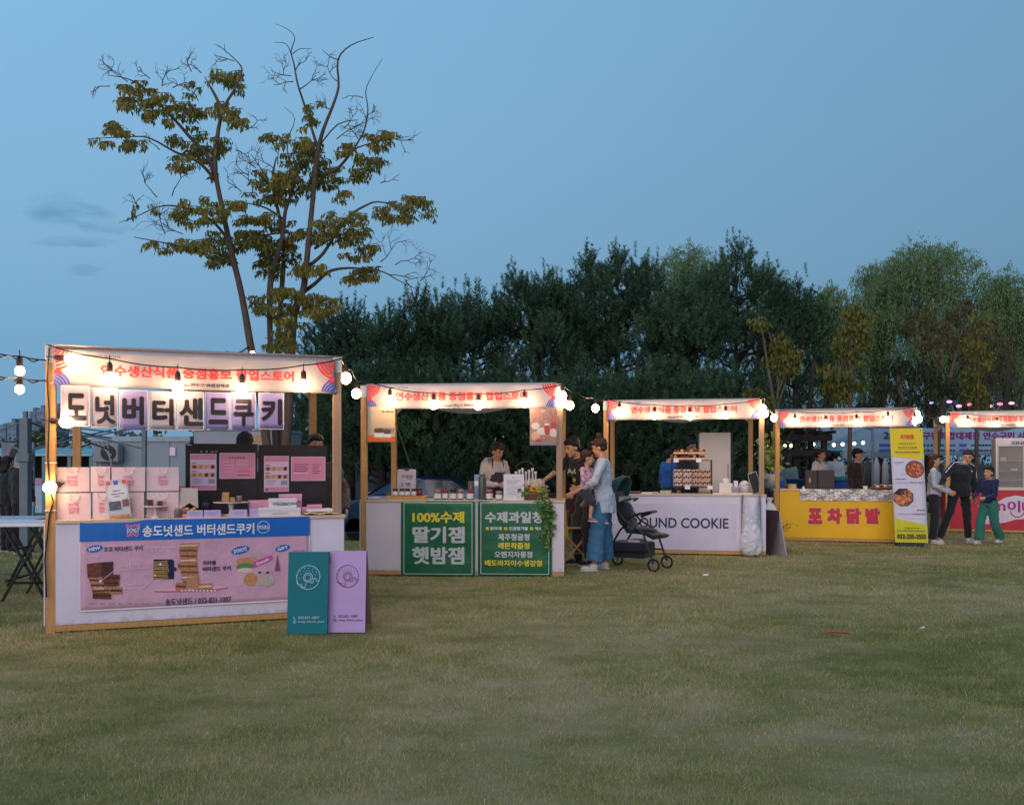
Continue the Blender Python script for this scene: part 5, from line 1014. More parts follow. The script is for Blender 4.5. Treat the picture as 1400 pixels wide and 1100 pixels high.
def person(name_label, loc, rz, hgt_=1.65, J=None, top=None, sleeve=1.0, bottom=None, legw=(.085, .062, .05), leglen=1.0, shoes=None, hair='short', hm=None, sk=None, look=(0, 0), group=None, vox=.011, apron=None, strap=None, cap=None, wide=1.0, hem=0.0, hands=True, fingers=True, legs=True, headscale=1.0, cat='person', extra=None, cuff=None):
    s = hgt_ / 1.65; sk = sk or skin; hm = hm or hairm
    D = dict(pel=(0, 0, .93), che=(0, .0, 1.25), nek=(0, .0, 1.415), hed=(0, -.02, 1.545), sl=(-.165, 0, 1.365), sr=(.165, 0, 1.365), el=(-.21, .02, 1.09), er=(.21, .02, 1.09), wl=(-.22, -.04, .86), wr=(.22, -.04, .86),
             hl=(-.085, 0, .90), hr=(.085, 0, .90), kl=(-.09, -.02, .49), kr=(.09, -.02, .49), al=(-.09, .02, .085), ar=(.09, .02, .085), tl=(-.10, -.12, .03), tr=(.10, -.12, .03))
    D.update(J or {}); D = {k: V3(v) * s for k, v in D.items()}
    t = thing('person', name_label, cat, loc, rz, group)
    up = (D['che'] - D['pel']).normalized(); side_t = (D['sr'] - D['sl']).normalized(); side_b = (D['hr'] - D['hl']).normalized(); fw = lambda u, w: u.cross(w).normalized()
    def torso(g, inf, z0=0.0, neck=True, hem=0.0):
        R_ = []
        pts = [(D['pel'] - up * (.05 + hem) * s, side_b, .155 + hem * .25, .115 + hem * .25), (D['pel'] + up * .02 * s, side_b, .16 + hem * .12, .118 + hem * .16), (D['pel'].lerp(D['che'], .45), side_b.lerp(side_t, .5).normalized(), .132 * wide, .10), (D['che'] + up * .0, side_t, .155 * wide, .115), ((D['sl'] + D['sr']) / 2 - up * .02 * s, side_t, .165, .085), (D['nek'] - up * .012 * s, side_t, .075, .06)]
        for c, u, a, b in pts:
            R_.append((c, u, fw(up, u), a * s * (1 if a < .1 else wide ** .3) + inf, b * s + inf))
        g.loft(R_)
        g.sph(D['che'] + fw(up, side_t) * (-.0 * s), (.12 * s, .09 * s, .12 * s), 10, 7)
    def limb(g, a, b, r0, r1, rm=None):
        a, b = V3(a), V3(b); m_ = a.lerp(b, .35); rm = rm or (r0 * .55 + r1 * .5)
        g.tube([a - (b - a).normalized() * r0 * .3, a, m_, b, b + (b - a).normalized() * r1 * .3], [r0 * .6, r0, rm, r1, r1 * .6], 10)
        g.sph(a, r0, 8, 6); g.sph(b, r1 * 1.02, 8, 6)
    # head frame
    yaw, pit = look; q = Euler((pit, 0, yaw)).to_quaternion(); hc = D['hed']; hs = s * headscale; hq = lambda x, y, z: hc + q @ (V3((x, y, z)) * hs)
    g = G(); torso(g, 0)
    g.tube([D['nek'] - up * .04 * s, D['nek'], hq(0, .015, -.06)], [.055 * s, .052 * s, .05 * s], 10)
    g.sph(hq(0, .012, .028), (.074 * hs, .092 * hs, .085 * hs), 14, 10, q); g.sph(hq(0, -.022, -.045), (.056 * hs, .06 * hs, .062 * hs), 12, 8, q); g.sph(hq(0, -.06, -.085), (.024 * hs, .022 * hs, .02 * hs), 8, 6, q)
    g.tube([hq(0, -.078, .018), hq(0, -.096, -.022)], [.009 * hs, .014 * hs], 6); g.sph(hq(0, -.092, -.026), (.016 * hs, .012 * hs, .010 * hs), 8, 6, q)
    for x in (-1, 1): g.sph(hq(x * .074, .012, -.012), (.010 * hs, .02 * hs, .03 * hs), 8, 6, q); g.sph(hq(x * .034, -.058, -.022), (.022 * hs, .02 * hs, .02 * hs), 8, 6, q)
    for a, b, c in (('sl', 'el', 'wl'), ('sr', 'er', 'wr')):
        limb(g, D[a], D[b], .046 * s, .036 * s); limb(g, D[b], D[c], .037 * s, .025 * s)
        if hands:
            sd_ = -1 if a == 'sl' else 1; d = (D[c] - D[b]).normalized(); hd = D.get('h' + c, None); pd = d
            o = V3((sd_, 0, 0)); n_ = (o - d * o.dot(d)).normalized(); bi = d.cross(n_)
            qh = Matrix((bi, n_, d)).transposed().to_quaternion(); pc = D[c] + pd * .045 * s; g.sph(pc, (.038 * s, .016 * s, .05 * s), 10, 7, qh)
            if fingers:
                for k in range(4):
                    st = D[c] + d * .08 * s + bi * (k - 1.5) * .019 * s; L_ = (.062, .072, .068, .05)[k] * s; mid = st + d * L_ * .5 - n_ * .008 * s; g.tube([st - d * .02 * s, st, mid, st + d * L_ * .85 - n_ * .028 * s], [.010 * s, .0095 * s, .009 * s, .0075 * s], 6)
                st = D[c] + d * .03 * s - bi * .03 * s; g.tube([st, st + d * .03 * s - bi * .022 * s - n_ * .01 * s, st + d * .06 * s - bi * .024 * s - n_ * .022 * s], [.013 * s, .011 * s, .009 * s], 6)
    if legs:
        for a, b, c, e in (('hl', 'kl', 'al', 'tl'), ('hr', 'kr', 'ar', 'tr')):
            limb(g, D[a], D[b], .082 * s, .055 * s); limb(g, D[b], D[c], .055 * s, .036 * s); limb(g, D[c] - V3((0, 0, .02 * s)), D[e], .036 * s, .028 * s)
    def rem(o, v, it=4):
        m_ = o.modifiers.new('remesh', 'REMESH'); m_.mode = 'VOXEL'; m_.voxel_size = v; m_.use_smooth_shade = True
        k = o.modifiers.new('smooth', 'SMOOTH'); k.iterations = it; k.factor = .6
        if it == 5 and vox < .02:
            d = o.modifiers.new('folds', 'DISPLACE'); d.texture = foldt; d.strength = .034 * s; d.mid_level = .5; d.texture_coords = 'GLOBAL'
        if it == 2 and vox < .02 and o.name.startswith('hair'):
            d = o.modifiers.new('locks', 'DISPLACE'); d.texture = lockt; d.strength = .02; d.mid_level = .5
        return o
    rem(g.build('body', sk, t), vox * .8 if fingers else vox, 2)
    # clothing
    if top:
        g = G(); torso(g, .014 * s, hem=hem)
        for a, b, c in (('sl', 'el', 'wl'), ('sr', 'er', 'wr')):
            if sleeve <= .6: limb(g, D[a], D[a].lerp(D[b], sleeve / .5), .062 * s, .056 * s)
            else: limb(g, D[a], D[b], .060 * s, .050 * s, .06 * s); limb(g, D[b], D[b].lerp(D[c], (sleeve - .5) * 2 * .96), .050 * s, .040 * s, .05 * s)
        if hem > .1: pass
        rem(g.build('top', top, t), vox, 5)
    if bottom and legs:
        g = G(); g.loft([(D['pel'] - up * .10 * s, side_b, fw(up, side_b), .150 * s, .118 * s), (D['pel'] + up * .0, side_b, fw(up, side_b), .166 * s, .126 * s), (D['pel'] + up * .08 * s, side_b, fw(up, side_b), .150 * s, .115 * s)])
        for a, b, c in (('hl', 'kl', 'al'), ('hr', 'kr', 'ar')):
            limb(g, D[a], D[b], (legw[0] + .012) * s, (legw[1] + .012) * s)
            e = D[b].lerp(D[c], leglen); g.tube([D[b], D[b].lerp(e, .5), e + V3((0, 0, .005))], [(legw[1] + .012) * s, (legw[1] * .45 + legw[2] * .55 + .012) * s, (legw[2] + .012) * s], 12)
        rem(g.build('trousers', bottom, t), vox, 5)
    if shoes and legs:
        for a, e in (('al', 'tl'), ('ar', 'tr')):
            g = G(); d = (D[e] - D[a]); d.z = 0; d = d.normalized() if d.length > .01 else V3((0, -1, 0)); b0 = V3((D[a].x, D[a].y, D[a].z - .035 * s)); qs = d.to_track_quat('Y', 'Z')
            g.sph(b0 + d * .02 * s, (.042 * s, .065 * s, .045 * s), 10, 7, qs); g.sph(b0 + d * .11 * s - V3((0, 0, .012 * s)), (.044 * s, .075 * s, .034 * s), 10, 7, qs); g.sph(D[a] - V3((0, 0, .01)), (.042 * s,) * 3, 8, 6)
            o = rem(g.build('shoe', shoes, t), .009, 3)
            G().loft([(b0 + d * .07 * s - V3((0, 0, (.048 - k) * s)), qs @ V3((1, 0, 0)), qs @ V3((0, 1, 0)), .046 * s, .125 * s) for k in (0, .018)], 16).build('sole', mat('sole_white', (.62, .60, .58), .6), o)
    # hair
    if hair:
        g = G(); g.sph(hq(0, .032, .045), (.086 * hs, .098 * hs, .088 * hs), 14, 10, q)
        if hair != 'back': g.sph(hq(0, -.03, .085), (.07 * hs, .055 * hs, .035 * hs), 12, 8, q)
        if hair in ('short', 'mop'):
            g.sph(hq(0, .05, .0), (.078 * hs, .07 * hs, .07 * hs), 12, 8, q)
            if hair == 'mop':
                for k in range(14): a = k * .9; g.sph(hq(.06 * math.cos(a), .03 + .06 * math.sin(a), .09 + .02 * math.sin(k * 2.3)), (.03 * hs, .03 * hs, .025 * hs), 7, 5)
        if hair in ('bun', 'tied', 'topbun', 'pony'):
            g.sph(hq(0, .055, .0), (.074 * hs, .06 * hs, .06 * hs), 12, 8, q)
            b = {'bun': (0, .125, -.01), 'tied': (0, .115, -.05), 'topbun': (.02, .06, .145), 'pony': (0, .13, .03)}[hair]; g.sph(hq(*b), (.042 * hs, .042 * hs, .04 * hs), 10, 7)
            if hair == 'pony': g.tube([hq(0, .14, .02), hq(0, .17, -.05), hq(0, .15, -.14)], [.03 * hs, .032 * hs, .012 * hs], 8)
        if hair in ('long', 'bob'):
            L_ = .36 if hair == 'long' else .10
            g.loft([(hq(0, .03, .05), q @ V3((1, 0, 0)), q @ V3((0, 1, 0)), .084 * hs, .085 * hs), (hq(0, .06, -.06), V3((1, 0, 0)), V3((0, 1, 0)), .09 * hs, .06 * hs), (hq(0, .085, -.06 - L_ * .5), V3((1, 0, 0)), V3((0, 1, 0)), .095 * hs, .045 * hs), (hq(0, .09, -.06 - L_), V3((1, 0, 0)), V3((0, 1, 0)), .07 * hs, .03 * hs)])
        rem(g.build('hair', hm, t), .008, 2)
    if hair != 'back':
        for x in (-1, 1):
            G().sph(hq(x * .030, -.0775, .012), (.013 * hs, .006 * hs, .0055 * hs), 8, 6, q).build('eye', eyem, t, smooth=True)
            G().tube([hq(x * .016, -.083, .034), hq(x * .032, -.082, .039), hq(x * .048, -.070, .034)], .0035 * hs, 5).build('eyebrow', hm, t)
        G().sph(hq(0, -.082, -.052), (.022 * hs, .009 * hs, .006 * hs), 10, 6, q).build('mouth', lipm, t, smooth=True)
    if apron:
        g = G(); f_ = -fw(up, side_t) if (fw(up, side_t)).y > 0 else fw(up, side_t)
        pts = []
        for k, (u, wd) in enumerate(((.86, .10), (.62, .13), (.42, .17), (.1, .19), (-.5, .20), (-1.0, .21))):
            c = D['pel'] + (D['che'] - D['pel']) * (u + .15) + f_ * (.150 if k < 4 else .155) * s
            for j in (-1, -.5, 0, .5, 1): pts.append(c + side_t * wd * j * s - f_ * (.06 * j * j) * s)
        g.add(pts, [(r_ * 5 + j, r_ * 5 + j + 1, (r_ + 1) * 5 + j + 1, (r_ + 1) * 5 + j) for r_ in range(5) for j in range(4)]); g.build('apron', apron, t, smooth=True, solid=.008)
        for sgn, sh_ in ((-1, 'sl'), (1, 'sr')): G().tube([pts[0] if sgn < 0 else pts[4], D[sh_].lerp(D['nek'], .5) + f_ * .05 * s + up * .05 * s, D[sh_].lerp(D['nek'], .5) - f_ * .06 * s + up * .04 * s, D['che'] - f_ * .13 * s], .010 * s, 6).build('apron_strap', apron, t)
    if cap:
        g = G(); g.sph(hq(0, .028, .065), (.092 * hs, .104 * hs, .075 * hs), 14, 10, q); g.sph(hq(0, -.09, .062), (.062 * hs, .07 * hs, .010 * hs), 12, 6, q); rem(g.build('cap', cap, t), .008, 2)
    t['_D'] = 0; del t['_D']
    return t, D, hq
def at_px(px, Y, z=0): v = P(px, HY, Y); return (v.x, v.y, z)
wsh = cloth('white', (.62, .58, .56)); blk = cloth('black', (.018, .018, .022), .3); shoew = mat('shoe_white', (.62, .60, .56), .6, var=.1)
# nearest stall: two people behind the black board
person('person with dark hair bent behind the black board, seen from behind', at_px(326, 9.5), R(170), 1.72, hair='bob', top=cloth('darkbrown', (.05, .035, .03)), bottom=blk, shoes=blk, look=(.2, .3), vox=.014, J=dict(che=(0, -.06, 1.22), nek=(0, -.1, 1.38), hed=(0, -.15, 1.50), sl=(-.165, -.05, 1.33), sr=(.165, -.05, 1.33)))
brk = cloth('taupe', (.10, .065, .05))
pt, D, hq = person('person peeping over the black board with brown sleeve beside the post', at_px(432, 9.15), R(8), 1.64, hair='tied', top=brk, bottom=blk, shoes=blk, look=(.35, .1), J=dict(sr=(.19, 0, 1.34), er=(.30, -.05, 1.08), wr=(.33, -.32, .90), pel=(.06, 0, .93), che=(.04, 0, 1.22), sl=(-.13, 0, 1.34), hr=(.145, 0, .9), hl=(-.025, 0, .9)), vox=.012)
G().tube([hq(-.08, -.01, .075), hq(-.05, -.02, .12), hq(0, -.02, .135), hq(.05, -.02, .12), hq(.08, -.01, .075)], .005, 6).build('headband', mat('band_tan', (.35, .22, .15), .4), pt)
G().lathe([(.036, 0), (.036, .02)], n=12, c=tuple(D['wr'] - V3((0, 0, .0)))).build('wristband', blk, pt)
# second stall: the seller in apron
pt, D, hq = person('person in white hoodie and dark apron looking down behind the second counter', at_px(676, 12.0), R(38), 1.63, hair='tied', hm=hairb, top=cloth('hoodie', (.56, .50, .48)), bottom=blk, shoes=blk, look=(.1, .42), apron=cloth('apron_plum', (.045, .03, .045)), sleeve=.93,
    J=dict(hed=(0, -.07, 1.53), nek=(0, -.03, 1.41), el=(-.21, -.02, 1.10), er=(.22, -.03, 1.10), wl=(-.13, -.28, 1.08), wr=(.11, -.30, 1.12)), vox=.011)
g = G(); 
for k in range(9): a = math.pi * k / 8; g.sph(V3((.10 * math.cos(a), .05 + .05 * math.sin(a), 1.40)), (.035, .03, .04), 8, 6)
o = g.build('hood', MATS['cloth_hoodie'], pt); m_ = o.modifiers.new('r', 'REMESH'); m_.voxel_size = .012; m_.use_smooth_shade = True
# man reaching to the counter
pt, D, hq = person('person in black T-shirt leaning and reaching towards the flower basket', at_px(797, 11.75), R(-52), 1.74, hair='mop', hm=hairm, top=blk, sleeve=.42, bottom=cloth('charcoal', (.03, .03, .035)), shoes=blk, look=(-.1, .35), wide=1.15,
    J=dict(pel=(0, .10, .93), che=(0, -.04, 1.24), nek=(0, -.10, 1.38), hed=(0, -.19, 1.48), sl=(-.185, -.09, 1.33), sr=(.185, -.06, 1.33), el=(-.22, -.28, 1.17), wl=(-.16, -.52, 1.07), er=(.27, -.02, 1.07), wr=(.25, -.16, .86), hl=(-.085, .10, .9), hr=(.085, .10, .9)), vox=.012)
lt_ = G(); lo = lettering('AR', -.13, .05, 1.22, 1.29, mat('ink_cream', (.6, .52, .42), .5), pt, -.165, .03)
lettering('E', -.02, .03, 1.12, 1.16, ink_y, pt, -.158, .03)
# woman carrying a toddler
den = mat('cloth_lightdenim', (.42, .48, .56), .88, var=.22, vs=70, bump=.8, bs=14); dnb = mat('cloth_blue_denim', (.055, .16, .28), .88, var=.15, vs=5, bump=.8, bs=9, stretch=(1, 1, .3))
WX, WY = at_px(824, 11.15)[:2]
pt, D, hq = person('person in light denim shirt and wide blue trousers holding a toddler', (WX, WY, 0), R(-96), 1.66, hair='topbun', hm=hairb, top=den, sleeve=.74, bottom=dnb, legw=(.096, .088, .102), leglen=.90, shoes=shoew, look=(-.15, .35), hem=.15,
    J=dict(hed=(-.01, -.05, 1.54), el=(-.24, -.08, 1.12), er=(.27, -.10, 1.12), wl=(-.05, -.32, 1.04), wr=(.14, -.36, .98), al=(-.15, .04, .085), ar=(.13, -.10, .085), kl=(-.12, .02, .49), kr=(.11, -.07, .49), tl=(-.17, -.10, .03), tr=(.15, -.24, .03)), vox=.011)
G().tube([(-.02, .16, .88), (-.03, .17, .70), (-.02, .16, .60)], .006, 5).build('tie_string', ink_w, pt)
# toddler, carried against the chest
mf = Matrix.Rotation(R(-96), 3, 'Z'); tc_ = V3((WX, WY, 0)) + mf @ V3((.13, -.20, .0))
flo = mat('cloth_floral', (.70, .42, .50), .88, col2=(.26, .10, .18), vs=34, bump=.5, bs=12); rp_ = [q_ for q_ in flo.node_tree.nodes if q_.type == 'VALTORGB'][0].color_ramp; rp_.elements[0].position = .5; rp_.elements[1].position = .58
pt, D, hq = person('person, a toddler in pink floral top, carried on the adult\'s arm', (tc_.x, tc_.y, .57), R(55), .99, hair='tied', hm=hairb, top=flo, sleeve=.95, bottom=cloth('navyshort', (.03, .03, .05)), legw=(.10, .09, .08), leglen=.05, shoes=mat('shoe_tan', (.30, .16, .12), .7), look=(.5, .1), headscale=1.38,
    J=dict(pel=(0, .04, .74), che=(0, -.02, 1.05), nek=(0, -.01, 1.22), hed=(0, -.03, 1.42), sl=(-.17, 0, 1.18), sr=(.17, 0, 1.18), el=(-.24, -.06, .96), er=(.22, -.1, .98), wl=(-.16, -.18, .84), wr=(.10, -.25, .95), hl=(-.1, .02, .72), hr=(.1, .02, .72), kl=(-.16, -.22, .52), kr=(.18, -.20, .50), al=(-.20, -.20, .20), ar=(.16, -.24, .14), tl=(-.22, -.32, .12), tr=(.16, -.36, .08)), vox=.010, fingers=False)
# third stall: seller and blue shirt behind
person('person with round face standing behind the cookie rack', at_px(945, 15.4), R(10), 1.74, hair='short', top=cloth('slate', (.06, .055, .06)), bottom=blk, shoes=blk, vox=.014, fingers=False)
person('person in blue shirt turned away behind the cookie rack', at_px(914, 17.5), R(120), 1.62, hair='short', top=cloth('royal', (.02, .10, .30)), bottom=blk, shoes=blk, vox=.016, fingers=False)
# fourth stall
pt, D, hq = person('person with tied hair in white shirt and green apron behind the yellow counter', at_px(1121, 17.0), R(40), 1.62, hair='bun', hm=hairb, top=wsh, sleeve=.6, apron=cloth('apron_green', (.02, .13, .05)), bottom=blk, shoes=blk, look=(.3, .1), J=dict(el=(-.26, 0, 1.1), wl=(-.3, -.15, .92)), vox=.014, fingers=False)
person('person in black cap and dark jacket behind the foil sheet', at_px(1172, 16.8), R(35), 1.62, hair='short', cap=blk, top=cloth('jacket', (.03, .02, .02)), bottom=blk, shoes=blk, look=(.2, .2), vox=.014, fingers=False)
# group at the right
pt, D, hq = person('person with long brown hair and pale jacket beside the tall banner', at_px(1277, 14.9), R(62), 1.50, hair='long', hm=hairb, top=cloth('palegrey', (.42, .44, .50)), bottom=blk, legw=(.085, .07, .065), shoes=shoew, look=(.1, .1), J=dict(wr=(.1, -.26, .98), er=(.2, -.05, 1.08), wl=(-.12, -.24, .96), el=(-.22, -.02, 1.08)), vox=.012)
G().tube([(-.10, -.12, 1.2), (-.12, -.02, 1.30), (-.1, .1, 1.2), (.1, .13, .9)], .012, 5).build('bag_strap', blk, pt)
trk = cloth('tracksuit', (.014, .014, .018), .2)
pt, D, hq = person('person in black tracksuit with white shoulder stripes bending sideways', at_px(1313, 14.95), R(8), 1.64, hair='tied', hm=hairb, top=trk, bottom=trk, legw=(.08, .055, .045), shoes=shoew, look=(-.7, .25), wide=1.08, hem=.06,
    J=dict(pel=(.0, .02, .92), che=(.0, -.02, 1.20), nek=(.045, -.03, 1.36), hed=(.10, -.06, 1.47), sl=(-.15, -.02, 1.33), sr=(.20, -.02, 1.28), el=(-.33, -.05, 1.14), wl=(-.47, -.16, 1.00), er=(.24, -.02, 1.02), wr=(.23, -.06, .80), hl=(-.09, .02, .9), hr=(.09, .02, .9), kl=(-.22, -.02, .50), kr=(.12, 0, .49), al=(-.36, .05, .085), ar=(.17, .04, .085), tl=(-.42, -.07, .03), tr=(.22, -.08, .03)), vox=.011)
for sg_, a, b in ((-1, D['sl'], D['el']), (1, D['sr'], D['er'])):
    for k in range(3):
        off = V3((0, -.045 + .02 * k, .055)); off2 = V3((sg_ * .035, -.045 + .02 * k, .035)); G().tube([D['nek'] + off * .9 + V3((sg_ * .05, 0, -.02)), a + off, a.lerp(b, .4) + off2, a.lerp(b, .8) + off2 * .9], .0045, 5).build('shoulder_stripe', ink_w, pt)
G().tube([(.09, -.155, 1.22), (.105, -.158, 1.235), (.12, -.155, 1.22)], .005, 5).build('chest_logo', ink_w, pt)
pt, D, hq = person('person, a boy in navy sweatshirt and green trousers walking towards the adult', at_px(1352, 14.75), R(-60), 1.28, hair='short', top=cloth('navy', (.010, .018, .065)), bottom=cloth('green', (.03, .16, .12)), legw=(.095, .085, .085), shoes=shoew, look=(-.05, 0), headscale=1.15,
    J=dict(er=(.2, -.1, 1.06), wr=(.14, -.34, 1.02), el=(-.2, -.12, 1.08), wl=(-.16, -.36, 1.02), kl=(-.09, -.16, .50), al=(-.09, -.20, .10), tl=(-.09, -.34, .05), kr=(.09, .05, .48), ar=(.09, .28, .12), tr=(.09, .16, .03)), vox=.011)
# left edge: two dark figures from behind
person('person in dark hooded coat at the left edge, seen from behind', at_px(10, 13.5), R(150), 1.45, hair='bob', top=blk, bottom=blk, shoes=blk, vox=.014, fingers=False, wide=1.25)
pt, D, hq = person('person in dark jacket with pale sleeve marks, left of the steel frame post', at_px(29, 13.2), R(160), 1.52, hair='short', hm=hairb, top=cloth('soot', (.02, .018, .016), .3), bottom=blk, shoes=blk, look=(.8, 0), vox=.014, fingers=False, wide=1.15)
# distant visitors
GB = 'visitors far behind the yellow stall'
for i, (px, Y, hh, c, hr_, ro, lb_) in enumerate(((1078, 20, 1.5, (.10, .16, .16), 'bob', 150, 'person in teal grey coat far behind the yellow stall'), (1142, 24, 1.66, (.42, .48, .55), 'short', 170, 'person in pale numbered jersey seen from behind, far off'), (1062, 19, 1.4, (.03, .12, .35), 'long', 120, 'person in blue jacket behind the left post of the yellow stall'), (1282, 26, 1.6, (.03, .03, .03), 'short', 20, 'person in dark clothes far behind the tall banner'),
    (1230, 30, 1.68, (.35, .04, .12), 'short', 60, 'person in crimson top far behind the yellow counter'), (1196, 30, 1.6, (.30, .32, .36), 'bob', 200, 'person in grey top far behind the yellow counter'), (1336, 27, 1.62, (.06, .10, .12), 'short', 0, 'person in dark teal far behind the bending person'))):
    person(lb_, at_px(px, Y), R(ro), hh, hair=hr_, top=cloth('far%d' % i, c), bottom=blk, shoes=blk, vox=.03, fingers=False, group=GB)

# ---------------------------------------------------------------- pushchair
c0 = at_px(867, 11.35); t = thing('pushchair', 'dark pushchair with green hood parked beside the person carrying a toddler', 'pushchair', c0, R(58)); t.scale = (1.0, 1.0, 1.0)
# local: front towards -y
navy = cloth('pram_navy', (.009, .012, .019), .3); teal = cloth('pram_teal', (.014, .06, .06), .2); alb = mat('frame_black', (.015, .015, .018), .35, metal=.3); tyr = mat('tyre', (.012, .012, .012), .8)
for x in (-.22, .22):
    G().tube([(x, -.36, .10), (x, -.22, .48), (x, .02, .62), (x, .36, 1.0)], .014, 8).build('side_tube', alb, t); G().tube([(x, .34, .10), (x, .1, .50), (x, -.02, .62)], .013, 8).build('rear_leg', alb, t)
    G().tube([(x, -.30, .25), (x, .0, .24), (x, .27, .22)], .010, 6).build('lower_tube', alb, t)
    for y in (-.36, .34):
        w = thing('wheel', None, None, (x, y, .085)); w.parent = t
        g = G(); g.tube([(0, .072 * math.cos(a), .072 * math.sin(a)) for a in [2 * math.pi * k / 20 for k in range(21)]], .013, 7); g.build('tyre', tyr, w)
        g = G()
        for k in range(6): a = k * math.pi / 3; g.tube([(0, 0, 0), (0, .066 * math.cos(a), .066 * math.sin(a))], .005, 5)
        g.sph((0, 0, 0), .017, 8, 6); g.build('rim', mat('rim_grey', (.25, .26, .28), .4), w)
        G().tube([(x, y, .085), (x, y * .98, .16)], .012, 6).build('fork', alb, t)
G().tube([(-.22, .36, 1.0), (-.1, .385, 1.02), (.1, .385, 1.02), (.22, .36, 1.0)], .016, 8).build('push_handle', alb, t)
def shell(pts, name, m_, th=.02):
    g = G(); n = len(pts[0]); g.add([p for r_ in pts for p in r_], [(i * n + j, i * n + j + 1, (i + 1) * n + j + 1, (i + 1) * n + j) for i in range(len(pts) - 1) for j in range(n - 1)]); return g.build(name, m_, t, smooth=True, solid=th)
shell([[(x, .26 + .02 * abs(x) * 4, .98) for x in (-.17, -.08, 0, .08, .17)], [(x, .15 + .3 * x * x, .70) for x in (-.20, -.1, 0, .1, .20)], [(x, .02, .47) for x in (-.20, -.1, 0, .1, .20)], [(x, -.22, .46) for x in (-.20, -.1, 0, .1, .20)], [(x, -.34, .40) for x in (-.19, -.1, 0, .1, .19)]], 'seat_shell', navy, .035)
G().sph((0, .12, .70), (.18, .09, .17), 14, 9).build('seat_pad', navy, t, smooth=True); G().sph((0, -.12, .50), (.19, .17, .045), 14, 8).build('seat_cushion', navy, t, smooth=True); G().sph((0, -.36, .44), (.19, .10, .035), 14, 8).build('leg_rest', navy, t, smooth=True)
hood = []
for k in range(7):
    a = R(62 + 19 * k); hood.append([(.215 * math.cos(b), .20 + (.30 * math.cos(a)) * -.75 * (math.sin(b) ** .6 if b > 0 and b < math.pi else 0) , .86 + .33 * math.sin(a + .25) * (math.sin(b) ** .6 if 0 < b < math.pi else 0)) for b in [math.pi * j / 12 for j in range(13)]])
shell(hood, 'hood', teal, .012)
G().tube([(.21 * math.cos(b), .20 - .225 * math.sin(b) ** .6, .83 + .08 * math.sin(b) ** .6) for b in [math.pi * j / 12 for j in range(1, 12)]], .012, 6).build('hood_rib', alb, t)
G().tube([(-.22, .0, .66), (-.20, -.16, .72), (-.1, -.26, .74), (.1, -.26, .74), (.20, -.16, .72), (.22, .0, .66)], .017, 8).build('bumper_bar', alb, t)
G().box(-.19, .19, -.22, .28, .15, .35).build('basket', navy, t, bev=.03); G().box(-.1, .12, -.12, .05, .335, .38).build('packed_cloth', mat('cloth_pale', (.4, .4, .38), .8), t, bev=.01)
G().box(-.13, .13, .10, .16, .86, .93).build('window_flap', mat('cloth_sage', (.30, .36, .30), .8), t, bev=.005)
# ---------------------------------------------------------------- big tree behind the nearest stall
bark = mat('bark', (.085, .055, .042), .9, col2=(.15, .105, .08), vs=6, stretch=(4, 4, 1), bump=.6, bs=20); barkd = mat('bark_dark', (.035, .026, .022), .9, var=.4, bump=.5)
def leafmat(name, stops, rough=.6, tr=.25):
    m = bpy.data.materials.new(name); m.use_nodes = True; t = m.node_tree; n = t.nodes; l = t.links; b = n['Principled BSDF']; b.inputs['Roughness'].default_value = rough; b.inputs['Specular IOR Level'].default_value = .25
    a = n.new('ShaderNodeAttribute'); a.attribute_name = 'tone'; r = n.new('ShaderNodeValToRGB'); l.new(a.outputs['Fac'], r.inputs[0])
    for i, (p, c) in enumerate(stops):
        e = r.color_ramp.elements[i] if i < 2 else r.color_ramp.elements.new(p); e.position = p; e.color = (*c, 1)
    l.new(r.outputs[0], b.inputs['Base Color']); q = n.new('ShaderNodeBsdfTranslucent'); l.new(r.outputs[0], q.inputs[0]); mx = n.new('ShaderNodeMixShader'); mx.inputs[0].default_value = tr
    l.new(b.outputs[0], mx.inputs[1]); l.new(q.outputs[0], mx.inputs[2]); l.new(mx.outputs[0], n['Material Output'].inputs[0]); return m
zel = leafmat('leaf_zelkova', ((.0, (.095, .11, .020)), (1.0, (.32, .15, .038)), (.45, (.20, .185, .032)), (.85, (.27, .20, .036))))
def leaves(name, p, size, m, parent, seed, droop=1.2, wid=.30, tone=None, spread=1.0, kind='stuff'):
    r_ = np.random.default_rng(seed); n = len(p); d = r_.normal(size=(n, 3)) * spread; d[:, 2] -= droop; d /= np.linalg.norm(d, axis=1)[:, None]
    s_ = np.cross(d, r_.normal(size=(n, 3))); s_ /= np.linalg.norm(s_, axis=1)[:, None] + 1e-9; nn = np.cross(d, s_); L_ = (size * (.65 + .7 * r_.random(n)))[:, None]
    v = np.stack([p, p + d * L_ * .45 + s_ * L_ * wid + nn * L_ * .10, p + d * L_, p + d * L_ * .45 - s_ * L_ * wid + nn * L_ * .10], 1).reshape(-1, 3)
    i = np.arange(n) * 4; f = np.concatenate([np.stack([i, i + 1, i + 2], -1), np.stack([i, i + 2, i + 3], -1)]); tn = r_.random(n) if tone is None else np.clip(tone + r_.normal(0, .13, n), 0, 1)
    o = npmesh(name, v, f, m, parent, attr=np.concatenate([tn, tn])); 
    if kind: o['kind'] = kind
    return o
TY = 13.2; rt = random.Random(21)
tb0 = P(383, HY, TY); tree = thing('broadleaf_tree', 'tall thinly leaved tree with several stems and bare twig tips behind the nearest stall', 'tree', (tb0.x, TY, 0)); TO = V3((tb0.x, TY, 0))
def tp(px, py, dy=0): return P(px, py, TY + dy) - TO
